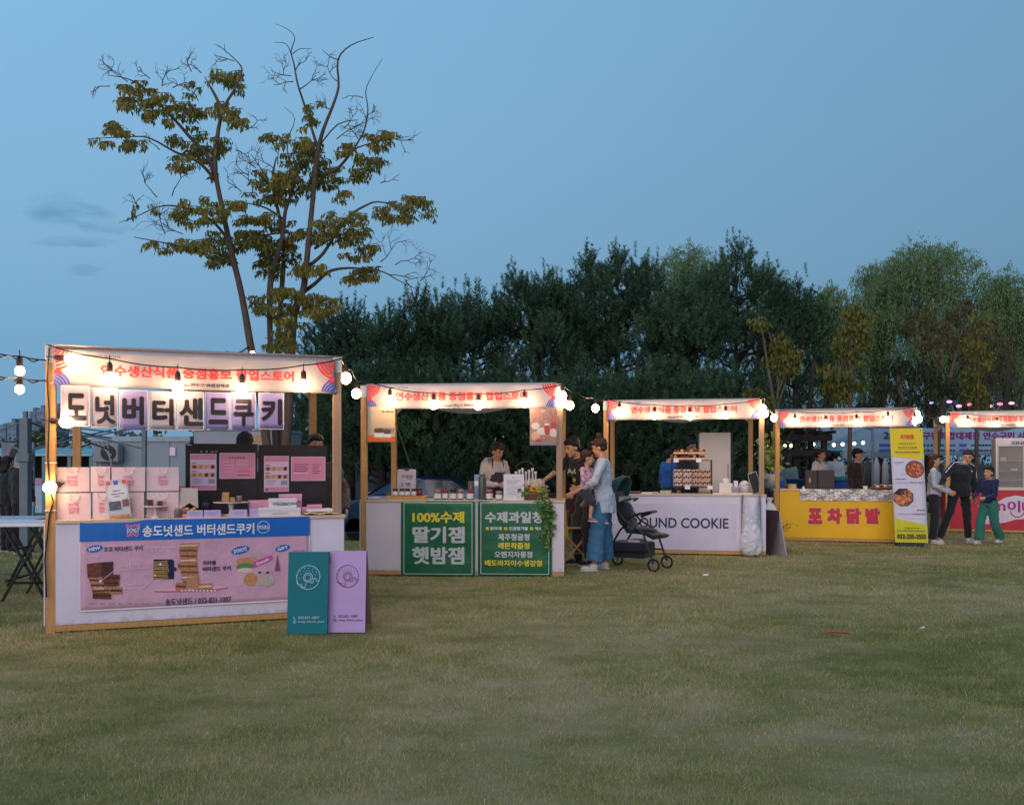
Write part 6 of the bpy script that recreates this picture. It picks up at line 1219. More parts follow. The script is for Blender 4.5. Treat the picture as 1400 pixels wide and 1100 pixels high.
def branch(pts, name='branch', m=bark, d0=0, d1=0, jit=.8):
    n = len(pts); out = []; rs = []
    for i, (x, y, r_) in enumerate(pts): out.append(tp(x, y, d0 + (d1 - d0) * i / (n - 1))); rs.append(max(.35, r_) * .82 / F * TY)
    sm = []; sr = []
    for i in range(n - 1):
        for k in range(3):
            u = k / 3; a = out[max(i - 1, 0)]; b = out[i]; c = out[i + 1]; d = out[min(i + 2, n - 1)]
            q = .5 * ((2 * b) + (-a + c) * u + (2 * a - 5 * b + 4 * c - d) * u * u + (-a + 3 * b - 3 * c + d) * u ** 3); sm.append(q); sr.append(rs[i] * (1 - u) + rs[i + 1] * u)
    sm.append(out[-1]); sr.append(rs[-1])
    return G().tube(sm, sr, 7).build(name, m, tree, smooth=True), sm
br = [([(374, 745, 9), (370, 660, 8), (364, 600, 7.5), (356, 540, 7), (345, 485, 6.5), (331, 405, 5.2), (318, 350, 4.8), (305, 290, 4.2), (295, 235, 3.6), (297, 190, 3.6), (305, 150, 2.6), (322, 120, 1.9), (331, 96, 1.3), (322, 82, .9), (308, 70, .6)], 0, -.6),
      ([(380, 640, 6), (374, 560, 5), (370, 480, 4.6), (369, 400, 5.4), (374, 366, 4.8), (386, 325, 4), (390, 290, 3.2), (399, 262, 2.6), (405, 225, 1.8)], .1, .5), ([(384, 640, 6), (380, 540, 5), (380, 470, 4.4), (385, 400, 4.6), (388, 345, 4), (382, 296, 3), (372, 250, 2.2), (378, 215, 1.2)], .2, 1),
      ([(380, 745, 10), (388, 640, 8.5), (395, 560, 8), (398, 485, 7.6), (402, 430, 7), (415, 395, 5.6), (421, 340, 4.8), (427, 280, 4.2), (432, 230, 4.6), (436, 200, 3.8), (443, 175, 3), (455, 145, 2.5), (463, 118, 2.1), (462, 82, 1.6), (480, 62, 1), (511, 51, .6)], 0, .3)]
for i, (pts, a, b) in enumerate(br): branch(pts, 'trunk', bark, a, b)
sub = [([(294, 240, 4), (283, 212, 3.4), (262, 190, 2.9), (240, 165, 2.3), (215, 140, 1.6), (195, 120, 1.2), (175, 108, .9), (148, 103, .5)], -.3, -1), ([(296, 248, 3), (272, 222, 2.4), (240, 208, 1.8), (205, 189, 1.2), (178, 187, .8), (120, 190, .5)], -.3, -1.2), ([(318, 338, 3), (300, 312, 2.4), (278, 294, 2), (242, 282, 1.5), (216, 283, 1), (182, 298, .7), (163, 304, .4)], 0, -.9),
       ([(319, 352, 2.4), (285, 344, 1.8), (235, 334, 1.2), (183, 324, .6)], 0, -.6), ([(297, 195, 2), (300, 150, 1.6), (290, 125, 1.2), (280, 105, .7)], -.5, -.2), ([(305, 152, 1.8), (295, 130, 1.2), (284, 112, .7)], -.5, -.4), ([(318, 345, 2.4), (350, 325, 1.8), (390, 318, 1.4), (430, 322, .8)], 0, .6),
       ([(435, 205, 3), (425, 172, 2.2), (415, 140, 1.9), (407, 115, 1.6), (402, 88, 1.3), (398, 70, 1), (403, 52, .8), (393, 40, .5), (377, 33, .3)], .3, 0), ([(398, 74, .9), (391, 60, .6), (375, 58, .35)], .2, 0), ([(400, 74, .8), (410, 67, .6), (426, 67, .3)], .2, 0), ([(413, 400, 4), (430, 388, 3.2), (448, 372, 2.7), (468, 367, 2.2), (492, 367, 1.6), (522, 371, 1.2), (546, 384, .8), (572, 396, .45)], .3, -.6),
       ([(424, 362, 3.4), (442, 346, 2.8), (462, 315, 2.3), (482, 292, 2), (500, 281, 1.7), (516, 276, 1.4), (545, 281, 1), (573, 290, .7), (592, 306, .4)], .2, -.8), ([(432, 240, 3), (458, 233, 2.6), (478, 212, 2.1), (486, 200, 1.7), (498, 178, 1.5), (503, 150, 1.2), (500, 125, .9), (508, 105, .6), (523, 80, .35)], .3, .9), ([(464, 82, 1), (452, 78, .8), (440, 67, .4)], .3, .3), ([(430, 340, 2.4), (462, 322, 1.8), (492, 318, 1), (508, 312, .5)], .3, .8),
       ([(388, 300, 2), (365, 285, 1.6), (340, 278, 1), (318, 276, .5)], .5, 0), ([(405, 240, 1.6), (394, 212, 1.2), (394, 190, .9), (403, 162, .6), (388, 146, .35)], .5, .3), ([(372, 440, 2), (350, 418, 1.4), (334, 405, .7)], .1, 0), ([(404, 430, 2), (430, 418, 1.6), (460, 412, .9)], .1, 0), ([(394, 480, 1.6), (380, 466, 1.1), (362, 462, .6)], .1, 0), ([(436, 200, 1.4), (462, 170, 1.1), (490, 164, .5)], .3, .6), ([(390, 345, 2), (365, 352, 1.6), (345, 360, .8)], .4, .4), ([(480, 205, 1.4), (510, 195, 1), (540, 190, .8), (562, 186, .3)], .6, .6)]
for pts, a, b in sub: branch(pts, 'branch', bark, a, b)
CL = [(186, 132, 26, 22), (150, 185, 24, 15), (183, 200, 20, 11), (219, 151, 25, 20), (253, 160, 28, 20), (260, 125, 9, 15), (290, 106, 14, 11), (320, 117, 17, 18), (293, 148, 15, 12), (319, 168, 15, 20), (241, 190, 15, 9), (282, 203, 30, 21), (245, 222, 24, 9), (292, 240, 8, 12), (429, 150, 12, 18), (381, 191, 20, 9), (417, 224, 32, 34), (466, 201, 16, 10), (498, 229, 28, 20), (518, 192, 26, 16), (368, 247, 34, 12), (449, 243, 24, 16),
      (275, 292, 39, 19), (240, 336, 56, 10), (298, 340, 28, 26), (325, 276, 17, 13), (380, 324, 59, 20), (378, 358, 34, 21), (386, 260, 52, 19), (386, 412, 52, 19), (384, 466, 27, 15), (467, 312, 37, 26), (555, 290, 40, 22), (423, 370, 26, 11), (497, 379, 20, 13), (440, 420, 30, 14), (510, 343, 9, 3.5), (184, 296, 5, 14), (209, 288, 5, 9), (485, 340, 25, 14), (350, 300, 30, 12), (395, 440, 18, 10), (345, 330, 30, 12), (470, 270, 14, 8), (488, 375, 24, 8), (418, 186, 8, 10)]
LP = []; TN = []; tw = G()
for (cx, cy, rx, ry) in CL:
    base_d = rt.uniform(-.9, .9); nt_ = max(3, int(rx * ry / 26)); k_ = rt.uniform(.2, .65)
    for k in range(nt_):
        a = rt.random() * 6.28; q = rt.random() ** .5; sx = cx + rx * .92 * q * math.cos(a) + rt.gauss(0, 2); sy = cy - ry * .1 + ry * .95 * q * math.sin(a) + rt.gauss(0, 2); l_ = rt.uniform(9, 22) * min(1, rx / 16); sl_ = rt.choice((-1, 1)) * l_; dr = rt.uniform(-2, 5)
        dd = base_d + rt.uniform(-.5, .5); p0 = (sx - sl_ / 2, sy - dr * .5); pts = [tp(p0[0] + sl_ * u, p0[1] + dr * u * u - 3 * u * (1 - u), dd + rt.uniform(-.05, .05)) for u in (0, .35, .7, 1)]
        tw.tube(pts, [.008, .006, .005, .003], 3, False)
        for j in range(int(abs(sl_) * 1.5) + 3):
            u = rt.random(); p = (p0[0] + sl_ * u + rt.gauss(0, 1.8), p0[1] + dr * u * u + rt.uniform(-3, 3)); LP.append(tuple(tp(p[0], p[1], dd + rt.gauss(0, .09)))); TN.append(k_ + .25 * rt.random())
tag(tw.build('leafy_twig', bark, tree), kind='stuff')
leaves('foliage', np.array(LP), .084, zel, tree, 5, droop=1.5, wid=.19, tone=np.array(TN), spread=.55)
bt = G()
def twig(p, ang, l_, r_, dep, dd):
    pts = [p]; a = ang
    for k in range(3): a += rt.gauss(0, .22); pts.append((pts[-1][0] + math.cos(a) * l_ / 3, pts[-1][1] - math.sin(a) * l_ / 3))
    bt.tube([tp(x, y, dd) for x, y in pts], [r_, r_ * .85, r_ * .7, r_ * .5], 3, False)
    if dep: 
        for k in range(3): twig(pts[rt.randint(1, 3)], a + rt.choice((-1, 1)) * rt.uniform(.4, .95), l_ * rt.uniform(.45, .7), r_ * .65, dep - 1, dd + rt.uniform(-.1, .1))
for (x, y, ang, l_, n_) in ((175, 112, 2.6, 26, 3), (160, 100, 2.8, 22, 2), (150, 118, 2.9, 20, 2), (205, 108, 2.2, 20, 2), (222, 118, 1.2, 24, 2), (250, 118, 2.6, 22, 2), (236, 120, .4, 18, 2), (275, 100, 2.4, 18, 2), (320, 84, 2.8, 28, 2), (310, 72, 2.2, 14, 1), (262, 98, 1.9, 22, 2), (335, 178, .2, 22, 2), (218, 205, 2.4, 22, 2), (322, 205, -.2, 20, 2),
                        (398, 104, 2.8, 30, 3), (401, 112, 2.9, 28, 2), (410, 122, .6, 30, 3), (462, 112, 2.7, 26, 2), (404, 96, 1.2, 18, 2), (455, 150, 2.6, 24, 2), (460, 190, .9, 26, 3), (478, 178, .4, 28, 3), (490, 190, 1.8, 24, 3), (470, 175, .7, 20, 2), (500, 160, .8, 16, 2), (540, 190, .1, 24, 2), (496, 134, 2.6, 20, 1), (376, 232, 2.3, 28, 2), (360, 235, 2.2, 30, 2), (380, 225, 1.9, 24, 2), (345, 250, 2.6, 20, 2),
                        (215, 270, 2.2, 26, 3), (235, 268, 1.6, 28, 2), (190, 285, 2.4, 22, 2), (250, 320, 2.6, 34, 3), (225, 318, 2.8, 24, 2), (260, 300, 2.8, 40, 2), (330, 262, 2.4, 22, 2), (520, 358, .6, 34, 3), (540, 362, .9, 28, 3), (555, 385, -.6, 26, 2), (530, 375, .2, 34, 2), (575, 384, .8, 20, 2), (500, 350, .9, 20, 2), (520, 250, .1, 18, 1), (505, 220, 0, 20, 1), (350, 230, 2.7, 26, 2), (340, 240, 2.5, 20, 2)):
    twig((x, y), ang, l_, .010, n_, rt.uniform(-.4, .4))
tag(bt.build('bare_twig', bark, tree), kind='stuff')
G().sph(tuple(tp(345, 482, -.2)), .035, 8, 6).build('bulb', bulbm, tree, smooth=True)
# guy lines tied to the stem
string_light('thin dark lines strung from behind the nearest stall to the tree stem', [free(285, 486, 9.5), free(310, 480, 11), free(342, 470, TY)], [], r=.008, twist=1)

# ---------------------------------------------------------------- pines
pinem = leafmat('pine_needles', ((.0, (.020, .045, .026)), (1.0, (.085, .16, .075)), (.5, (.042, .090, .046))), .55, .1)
def pine(px, top, hw, Y, bottom, seed, nsh=620, label=''):
    r_ = np.random.default_rng(seed); c = P(px, HY, Y); zt = H - (top - HY) / F * Y; zb = H - (bottom - HY) / F * Y; w = hw / F * Y
    t = thing('pine_tree', label, 'tree', (c.x, Y, float(hgt(c.x, Y))), 0, 'pine trees behind the stalls')
    lean = r_.normal(0, .15); G().tube([(0, 0, -.1), (.04, 0, zb * .6), (lean * .5, 0, (zb + zt) / 2), (lean, 0, zt - 1.5)], [.15, .12, .06, .012], 8).build('trunk', barkd, t, smooth=True)
    lumps = [(lean, 0, zt, .62)]
    for k in range(46):
        a = k * 2.4 + r_.random(); rho = ((k + .5) / 46) ** .5 * (.85 + .2 * r_.random()); rad = w * 1.05 * rho; dp = 0 if k % 3 == 0 else r_.random(); lumps.append((rad * math.cos(a), rad * math.sin(a) * .8, zt - .15 - (zt - zb) * (.26 * rho ** 2.2 + (.92 - .26 * rho ** 2) * dp) + r_.normal(0, .16), .56 + .22 * r_.random()))
    lg = G()
    for x, y, z, s_ in lumps[1:]: lg.tube([(lean * .5, 0, z - .9), (x * .5, y * .5, z - .75), (x * .9, y * .9, z - .35)], [.045, .035, .015], 5)
    tag(lg.build('limb', barkd, t), kind='stuff')
    P_ = []; D_ = []; T_ = []
    per = int(nsh * 2.5) // len(lumps)
    for li, (x, y, z, s_) in enumerate(lumps):
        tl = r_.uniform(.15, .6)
        for k in range(per):
            if r_.random() < .11: # leader shoots standing above the lump
                q = (r_.normal(0, .25) * s_, r_.normal(0, .25) * s_, r_.uniform(-.05, .32)); d = (r_.normal(0, .10), r_.normal(0, .10), 1)
            else:
                a = r_.random() * 6.28; h_ = r_.random(); rad = (1 - h_ ** 1.4) * .85 * s_ * (.35 + .65 * r_.random() ** .5); q = (rad * math.cos(a), rad * math.sin(a), -(.95 - h_ * 1.0) * s_ * 1.0); d = (math.cos(a) * .6, math.sin(a) * .6, r_.uniform(.5, 1.3))
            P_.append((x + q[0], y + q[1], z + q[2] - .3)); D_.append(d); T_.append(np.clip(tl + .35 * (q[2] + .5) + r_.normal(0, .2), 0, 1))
    P_ = np.array(P_); D_ = np.array(D_); D_ /= np.linalg.norm(D_, axis=1)[:, None]; m_ = len(P_); K = 40; L_ = r_.uniform(.24, .46, m_)
    u = r_.random((m_, K)); base = P_[:, None] + D_[:, None] * (u * L_[:, None])[..., None]
    rn = r_.normal(size=(m_, K, 3)); rn -= (rn * D_[:, None]).sum(-1, keepdims=True) * D_[:, None]; rn /= np.linalg.norm(rn, axis=-1, keepdims=True); nd = rn * .85 + D_[:, None] * .75; nd /= np.linalg.norm(nd, axis=-1, keepdims=True)
    sd_ = np.cross(nd, r_.normal(size=(m_, K, 3))); sd_ /= np.linalg.norm(sd_, axis=-1, keepdims=True); ln = r_.uniform(.075, .125, (m_, K))[..., None]; wd = .0100
    v = np.stack([base - sd_ * wd, base + sd_ * wd, base + nd * ln], 2).reshape(-1, 3); f = np.arange(len(v)).reshape(-1, 3)
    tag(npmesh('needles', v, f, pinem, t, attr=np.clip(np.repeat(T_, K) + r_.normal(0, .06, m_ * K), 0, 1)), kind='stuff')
for i, (px, top, hw, Y, bot, n_, l_) in enumerate(((478, 392, 62, 24, 575, 640, 'leftmost pine, partly behind the big broadleaf tree'), (572, 383, 66, 23, 560, 660, 'pine with a pointed left shoulder above the gap between first and second stalls'), (645, 374, 66, 25, 560, 640, 'pine with a tall slim leader above the middle of the second stall'), (733, 350, 72, 24, 570, 760, 'tall pine above the right end of the second stall'),
    (842, 343, 84, 25, 580, 900, 'widest and tallest pine in the middle of the row'), (930, 392, 66, 23, 585, 700, 'lower pine standing in front of the pale willow top'), (1003, 342, 72, 25, 590, 800, 'pine with a steep single tip right of the pale willow top'), (1086, 384, 46, 26, 590, 480, 'narrow rightmost pine beside the willows'),
    (440, 455, 40, 25, 585, 340, 'small pine low behind the right post of the nearest stall'), (520, 470, 70, 21.5, 600, 620, 'low wide pine behind the left half of the second stall'), (610, 480, 72, 21, 600, 660, 'low bushy pine behind the second stall banner'), (700, 480, 74, 21.5, 605, 680, 'low bushy pine above the jam seller'), (800, 490, 80, 21, 610, 700, 'low bushy pine behind the gap before the third stall'), (895, 500, 80, 21.5, 615, 700, 'low bushy pine behind the left half of the third stall'), (985, 500, 76, 22, 615, 680, 'low bushy pine behind the tall refrigerator'), (775, 400, 60, 27, 560, 460, 'pine further back between two taller ones'))):
    pine(px, top, hw, Y, bot, 100 + i, n_, l_)

# ---------------------------------------------------------------- willows and other broadleaves at the right
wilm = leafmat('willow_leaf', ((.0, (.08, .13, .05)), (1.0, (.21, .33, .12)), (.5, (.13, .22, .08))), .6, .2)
wild = leafmat('willow_leaf_olive', ((.0, (.045, .055, .03)), (1.0, (.17, .14, .06)), (.5, (.09, .095, .04))), .6, .2)
def willow(px, top, hw, Y, bottom, seed, n, label, m=wilm, dropf=1.0):
    r_ = np.random.default_rng(seed); c = P(px, HY, Y); zt = H - (top - HY) / F * Y; zb = H - (bottom - HY) / F * Y; w = hw / F * Y
    t = thing('willow_tree', label, 'tree', (c.x, Y, 0), 0, 'weeping willows behind the stalls'); G().tube([(0, 0, -.1), (.1, 0, zt * .3), (-.1, 0, zt * .6), (.05, 0, zt * .85)], [.24, .2, .13, .05], 8).build('trunk', barkd, t, smooth=True)
    lg = G(); strands = G(); LPs = []; T_ = []; domes = []
    for k in range(13):
        a = k * 2.4 + r_.random(); u = k / 13; rad = w * .62 * u ** .5; domes.append((rad * math.cos(a), rad * math.sin(a), zt - (zt - zb) * .58 * u * (.5 + .8 * r_.random()), w * (.42 + .15 * r_.random())))
    for x, y, z, s_ in domes: lg.tube([(0, 0, zt * .45), (x * .4, y * .4, z * .75), (x * .9, y * .9, z - .3)], [.1, .06, .02], 5)
    for k in range(n):
        x, y, z, s_ = domes[r_.integers(len(domes))]; a = r_.random() * 6.28; q = r_.random() ** .6; rad = s_ * q; sx, sy, sz = x + rad * math.cos(a), y + rad * math.sin(a), z - .5 * q * q * s_ + r_.normal(0, .2); l_ = (.8 + 2.0 * r_.random() ** 1.3) * dropf * (.5 + .7 * q); ox, oy = math.cos(a) * .18, math.sin(a) * .18
        pts = [(sx - ox * 1.6, sy - oy * 1.6, sz - .15), (sx, sy, sz), (sx + ox, sy + oy, sz - l_ * .35), (sx + ox * 1.3 + r_.normal(0, .05), sy + oy * 1.3, sz - l_)]
        if k % 3 == 0: strands.tube(pts, [.008, .006, .004, .003], 3, False)
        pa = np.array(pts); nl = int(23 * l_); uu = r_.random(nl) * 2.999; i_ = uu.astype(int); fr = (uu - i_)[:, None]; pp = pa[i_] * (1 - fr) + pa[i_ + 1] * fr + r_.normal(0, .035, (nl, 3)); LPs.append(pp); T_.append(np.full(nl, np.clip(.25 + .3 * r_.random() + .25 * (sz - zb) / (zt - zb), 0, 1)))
    tag(lg.build('limb', barkd, t), kind='stuff'); tag(strands.build('strand', bark, t), kind='stuff')
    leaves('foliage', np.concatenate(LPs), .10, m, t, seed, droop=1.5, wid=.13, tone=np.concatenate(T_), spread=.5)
willow(942, 336, 66, 33, 560, 201, 620, 'pale willow whose top shows between two dark pines'); willow(1055, 372, 55, 34, 580, 202, 420, 'thin willow behind the rightmost pine', dropf=1.2)
willow(1135, 392, 52, 32, 580, 203, 480, 'slender willow left of the largest willow', dropf=1.4); willow(1270, 334, 112, 31, 590, 204, 1500, 'largest willow, above the gap between the yellow and red stalls'); willow(1200, 362, 62, 33, 590, 205, 620, 'willow joined to the left shoulder of the largest one', dropf=1.3)
willow(1378, 375, 54, 30, 590, 206, 640, 'willow at the right edge of the picture', dropf=1.3); willow(1325, 440, 60, 29, 590, 207, 500, 'low olive willow above the red stall', wild)
brm = leafmat('leaf_ochre', ((.0, (.07, .085, .018)), (1.0, (.20, .17, .035)), (.5, (.125, .13, .024)))); brn_ = leafmat('leaf_russet', ((.0, (.06, .062, .025)), (1.0, (.17, .115, .045)), (.5, (.10, .085, .035))))
def broad(px, Y, clusters, m, seed, label, tr=.06, size=.13):
    r_ = np.random.default_rng(seed); c = P(px, HY, Y); o = V3((c.x, Y, 0)); t = thing('young_tree', label, 'tree', (c.x, Y, 0), 0, 'young broadleaf trees behind the stalls'); cc = [(P(a, b, Y) - o, rx / F * Y, ry / F * Y) for a, b, rx, ry in clusters]
    top = max(cc, key=lambda q: q[0].z)[0]; G().tube([(0, 0, -.1), (top.x * .3, 0, top.z * .5), (top.x, 0, top.z)], [tr, tr * .75, .015], 7).build('trunk', bark, t, smooth=True); lg = G(); ps = []; ts = []
    for p, rx, ry in cc:
        lg.tube([(top.x * .3, 0, max(.6, p.z - .9)), (p.x * .6, 0, p.z - .3), (p.x, 0, p.z)], [.025, .018, .008], 5) if seed != 306 else 0; n = int(rx * ry * (700 if seed == 304 else 1200)) + 50; q = r_.normal(size=(n, 3)); q /= np.linalg.norm(q, axis=1)[:, None]; q *= (r_.random(n) ** .4)[:, None]
        q = np.round(q * 3.2) / 3.2 + r_.normal(0, .09, (n, 3)); ps.append(np.array(p) + q * np.array([rx, rx * .8, ry])); ts.append(np.full(n, r_.uniform(.25, .75)))
    if seed != 306: lg.build('limb', bark, t)['kind'] = 'stuff'
    leaves('foliage', np.concatenate(ps), size, m, t, seed, droop=1.6, wid=.24, tone=np.concatenate(ts), spread=.5)
broad(1160, 21, [(1168, 425, 16, 12), (1175, 440, 20, 14), (1160, 455, 18, 15), (1180, 465, 16, 14), (1150, 475, 14, 10), (1165, 485, 20, 12), (1140, 508, 24, 12), (1160, 525, 22, 12), (1150, 540, 16, 9), (1130, 528, 12, 8)], brm, 301, 'young yellow-green tree above the yellow stall')
broad(1072, 20, [(1040, 440, 14, 10), (1066, 468, 20, 14), (1080, 485, 18, 14), (1062, 492, 18, 10), (1075, 505, 16, 9), (1030, 535, 14, 7), (1046, 545, 16, 6)], brm, 302, 'young yellow-green tree behind the gap between third and fourth stalls')
broad(1334, 22, [(1340, 440, 14, 16), (1330, 470, 18, 16), (1345, 490, 14, 14), (1328, 510, 16, 14), (1336, 535, 18, 14), (1340, 555, 14, 10)], brm, 303, 'olive yellow tree above the red stall')
broad(1272, 24, [(1255, 430, 22, 12), (1280, 445, 26, 14), (1310, 430, 22, 14), (1325, 415, 14, 12), (1268, 465, 22, 12), (1300, 465, 20, 12), (1240, 450, 14, 10)], brn_, 304, 'russet leaved tree in front of the largest willow', .08)
broad(1250, 23, [(1225, 500, 24, 14), (1260, 510, 26, 18), (1215, 530, 22, 14), (1245, 545, 26, 16), (1190, 555, 24, 12), (1290, 530, 22, 16)], leafmat('leaf_deep', ((.0, (.018, .028, .012)), (1.0, (.07, .08, .03)), (.5, (.035, .048, .02)))), 305, 'dark leaved tree with a thick trunk between the yellow and red stalls', .26)
broad(575, 19.5, [(540, 575, 14, 9), (556, 590, 16, 10), (580, 600, 14, 10), (535, 600, 10, 10), (572, 578, 12, 8)], leafmat('leaf_sapling', ((.0, (.03, .06, .02)), (1.0, (.09, .15, .05)), (.5, (.055, .10, .03)))), 306, 'pale green sapling leaves behind the left half of the second stall', .015, .09)
for i, (px, Y) in enumerate(((1108, 24), (1205, 27), (1222, 26), (1375, 27), (660, 21.5), (790, 22), (868, 23), (1035, 24))):
    c = P(px, HY, Y); t = thing('bare_trunk', ('slim trunk behind the seller in the green apron', 'slim trunk behind the yellow stall, right of the cap wearer', 'leaning dark trunk behind the tall banner', 'slim trunk behind the display fridge', 'dark trunk behind the jam seller', 'dark trunk behind the man in black', 'dark trunk behind the third stall, left end', 'dark trunk right of the refrigerator')[i], 'tree', (c.x, Y, float(hgt(c.x, Y))), 0, 'bare lower trunks behind the stalls')
    G().tube([(0, 0, -.1), (.06, 0, 1.2), (-.05 + .1 * (i % 3), 0, 2.6), (.1, 0, 4.2)], [.11, .09, .08, .05], 8).build('trunk', barkd, t, smooth=True); G().tube([(0, 0, 2.0), (.5, .1, 3.2), (.7, .1, 4.2)], [.05, .035, .015], 6).build('limb', barkd, t)
# ---------------------------------------------------------------- background behind the stalls
# dark hoarding of upright panels along the road behind stall two
hm_ = mat('hoarding_slate', (.055, .075, .10), .6, metal=.2, var=.15, vs=1)
def fence(xa, xb, Y, z0, z1, n, label, m_, gap=.02):
    a = P(xa, HY, Y).x; b = P(xb, HY, Y).x; t = thing('hoarding_fence', label, 'fence', (a, Y, z0)); w = (b - a) / n; me = None
    for k in range(n):
        if me is None:
            o = G().box(0, w - gap, 0, .04, .05, z1 - z0).build('panel', m_, t); me = o.data
        else: o = bpy.data.objects.new('panel', me); C.objects.link(o); o.parent = t
        o.location = (k * w, .012 * (k % 2), 0)
        G().box(k * w - .03, k * w + .03, .05, .11, 0, z1 - z0 + .05).build('fence_post', steel, t)
    return t
fence(455, 860, 29, -.45, 2.05, 14, 'dark slate panel fence across the road behind the second stall', hm_)
fence(820, 1120, 33, 0, 1.9, 9, 'dim grey panel fence far behind the third stall', mat('hoarding_grey', (.10, .10, .10), .7, var=.15))
# evergreen hedge masses low behind
hedm = leafmat('hedge_leaf', ((.0, (.015, .022, .012)), (1.0, (.06, .075, .035)), (.5, (.032, .042, .02))))
def hedge(xa, xb, Y, ztop, label, seed, m=hedm, dens=210, size=.14, zb=-.4):
    r_ = np.random.default_rng(seed); a = P(xa, HY, Y).x; b = P(xb, HY, Y).x; L_ = b - a; n = int(L_ * (ztop - zb) * dens); x = r_.random(n) * L_; top = ztop * (.78 + .22 * np.sin(x * 1.7 + seed) * np.sin(x * .63 + 1) + .08 * np.sin(x * 5.1)); z = zb + (top - zb) * r_.random(n) ** .8; y = r_.normal(0, .45, n)
    o = leaves('hedge', np.stack([x + a, y + Y, z], -1), size, m, None, seed, droop=.2, wid=.3, spread=1); o.name = 'hedge'; tag(o, label, 'hedge', kind='stuff')
hedge(440, 1110, 31, 3.0, 'dark shrubs beyond the road behind the stalls', 5); hedge(1090, 1440, 36, 4.9, 'dark shrubs behind the festival banner', 6, dens=150); hedge(-60, 440, 60, 3.9, 'green hillock of shrubs behind the grey containers', 7, leafmat('hill_leaf', ((.0, (.05, .07, .035)), (1.0, (.14, .15, .07)), (.5, (.09, .11, .05)))), dens=60, size=.4, zb=0)
hedge(390, 500, 34, 2.6, 'shrubs behind the right post of the nearest stall', 8)
# blue car
cx = P(585, HY, 20).x; t = thing('parked_car', 'dark blue saloon car parked on the road behind the second stall', 'car', (cx, 20, float(hgt(cx, 20)) + .02), 0); carb = mat('car_blue', (.010, .055, .14), .18, metal=.5, var=.02, spec=.7); glz = mat('car_glass', (.015, .03, .045), .06, spec=.8)
def prof(y, inset=0):
    pts = [(-2.25, .35), (-2.28, .62), (-2.15, .85), (-1.35, 1.0), (-.75, 1.36), (-.2, 1.47), (.55, 1.45), (1.25, 1.12), (1.9, 1.02), (2.22, .85), (2.25, .4), (2.1, .25), (-2.1, .25)]
    return [(x * (1 - inset * .04), y, z - inset * (.03 if z > 1 else 0)) for x, z in pts]
g = G(); rws = [prof(-.86, .6), prof(-.90, .25), prof(-.6, 0), prof(.6, 0), prof(.90, .25), prof(.86, .6)]
for k, r_ in enumerate(rws):
    for i, p in enumerate(r_):
        if p[2] > 1.1: r_[i] = (p[0], p[1] * (.78 if k not in (2, 3) else .95), p[2])
n = 13; g.add([p for r_ in rws for p in r_], [(i * n + j, i * n + (j + 1) % n, (i + 1) * n + (j + 1) % n, (i + 1) * n + j) for i in range(5) for j in range(n)] + [tuple(range(n))[::-1], tuple(5 * n + j for j in range(n))]); g.build('body', carb, t, smooth=False, bev=.03)
for pts in ([(-1.18, -.87, 1.02), (-.05, -.88, 1.02), (-.05, -.74, 1.40), (-.66, -.74, 1.33)], [(.02, -.88, 1.02), (1.05, -.87, 1.04), (.60, -.74, 1.38), (.02, -.74, 1.40)], [(-1.42, -.75, 1.0), (-1.42, .75, 1.0), (-.80, .62, 1.36), (-.80, -.62, 1.36)]): G().add(pts, [(0, 1, 2, 3)]).build('window', glz, t, solid=.012)
for x in (-1.4, 1.42):
    for y in (-.86, .74): G().tube([(x, y, .32), (x, y + .14, .32)], .32, 18).build('wheel', tyr, t)
G().box(-2.29, -2.2, -.8, -.5, .62, .75).build('headlight', mat('lamp_glass', (.4, .42, .45), .2), t); G().box(-2.29, -2.2, .5, .8, .62, .75).build('headlight', MATS['lamp_glass'], t); G().tube([(-1.3, -.88, 1.03), (1.1, -.88, 1.04)], .012, 5).build('chrome_strip', mat('chrome', (.6, .62, .65), .15, metal=1), t)
# green exit style lamp on a pole and white sign behind
c = P(621, HY, 24); t = thing('lamp_sign', 'small teal lit sign on a pole behind the second stall', 'sign', (c.x, 24, -.4)); G().tube([(0, 0, 0), (0, 0, 1.9)], .04, 8).build('pole', steel, t); G().box(-.16, .16, -.05, .05, 1.75, 2.15).build('sign_box', mat('sign_teal', (.03, .22, .20), .5), t, bev=.02)
G().box(-.05, .05, -.06, -.052, 1.9, 2.0).build('sign_mark', mat('lit_mint', (.35, .8, .65), .5, emit=.8), t)
c = P(661, HY, 22); t = thing('white_panel', 'pale upright panel standing behind the jam seller', 'panel', (c.x, 22, -.4)); G().box(-.42, .42, 0, .04, 0, 1.98).build('panel_board', mat('pale_green', (.30, .36, .30), .6), t, bev=.01); G().box(-.44, .44, .05, .09, 0, .1).build('panel_base', steel, t)
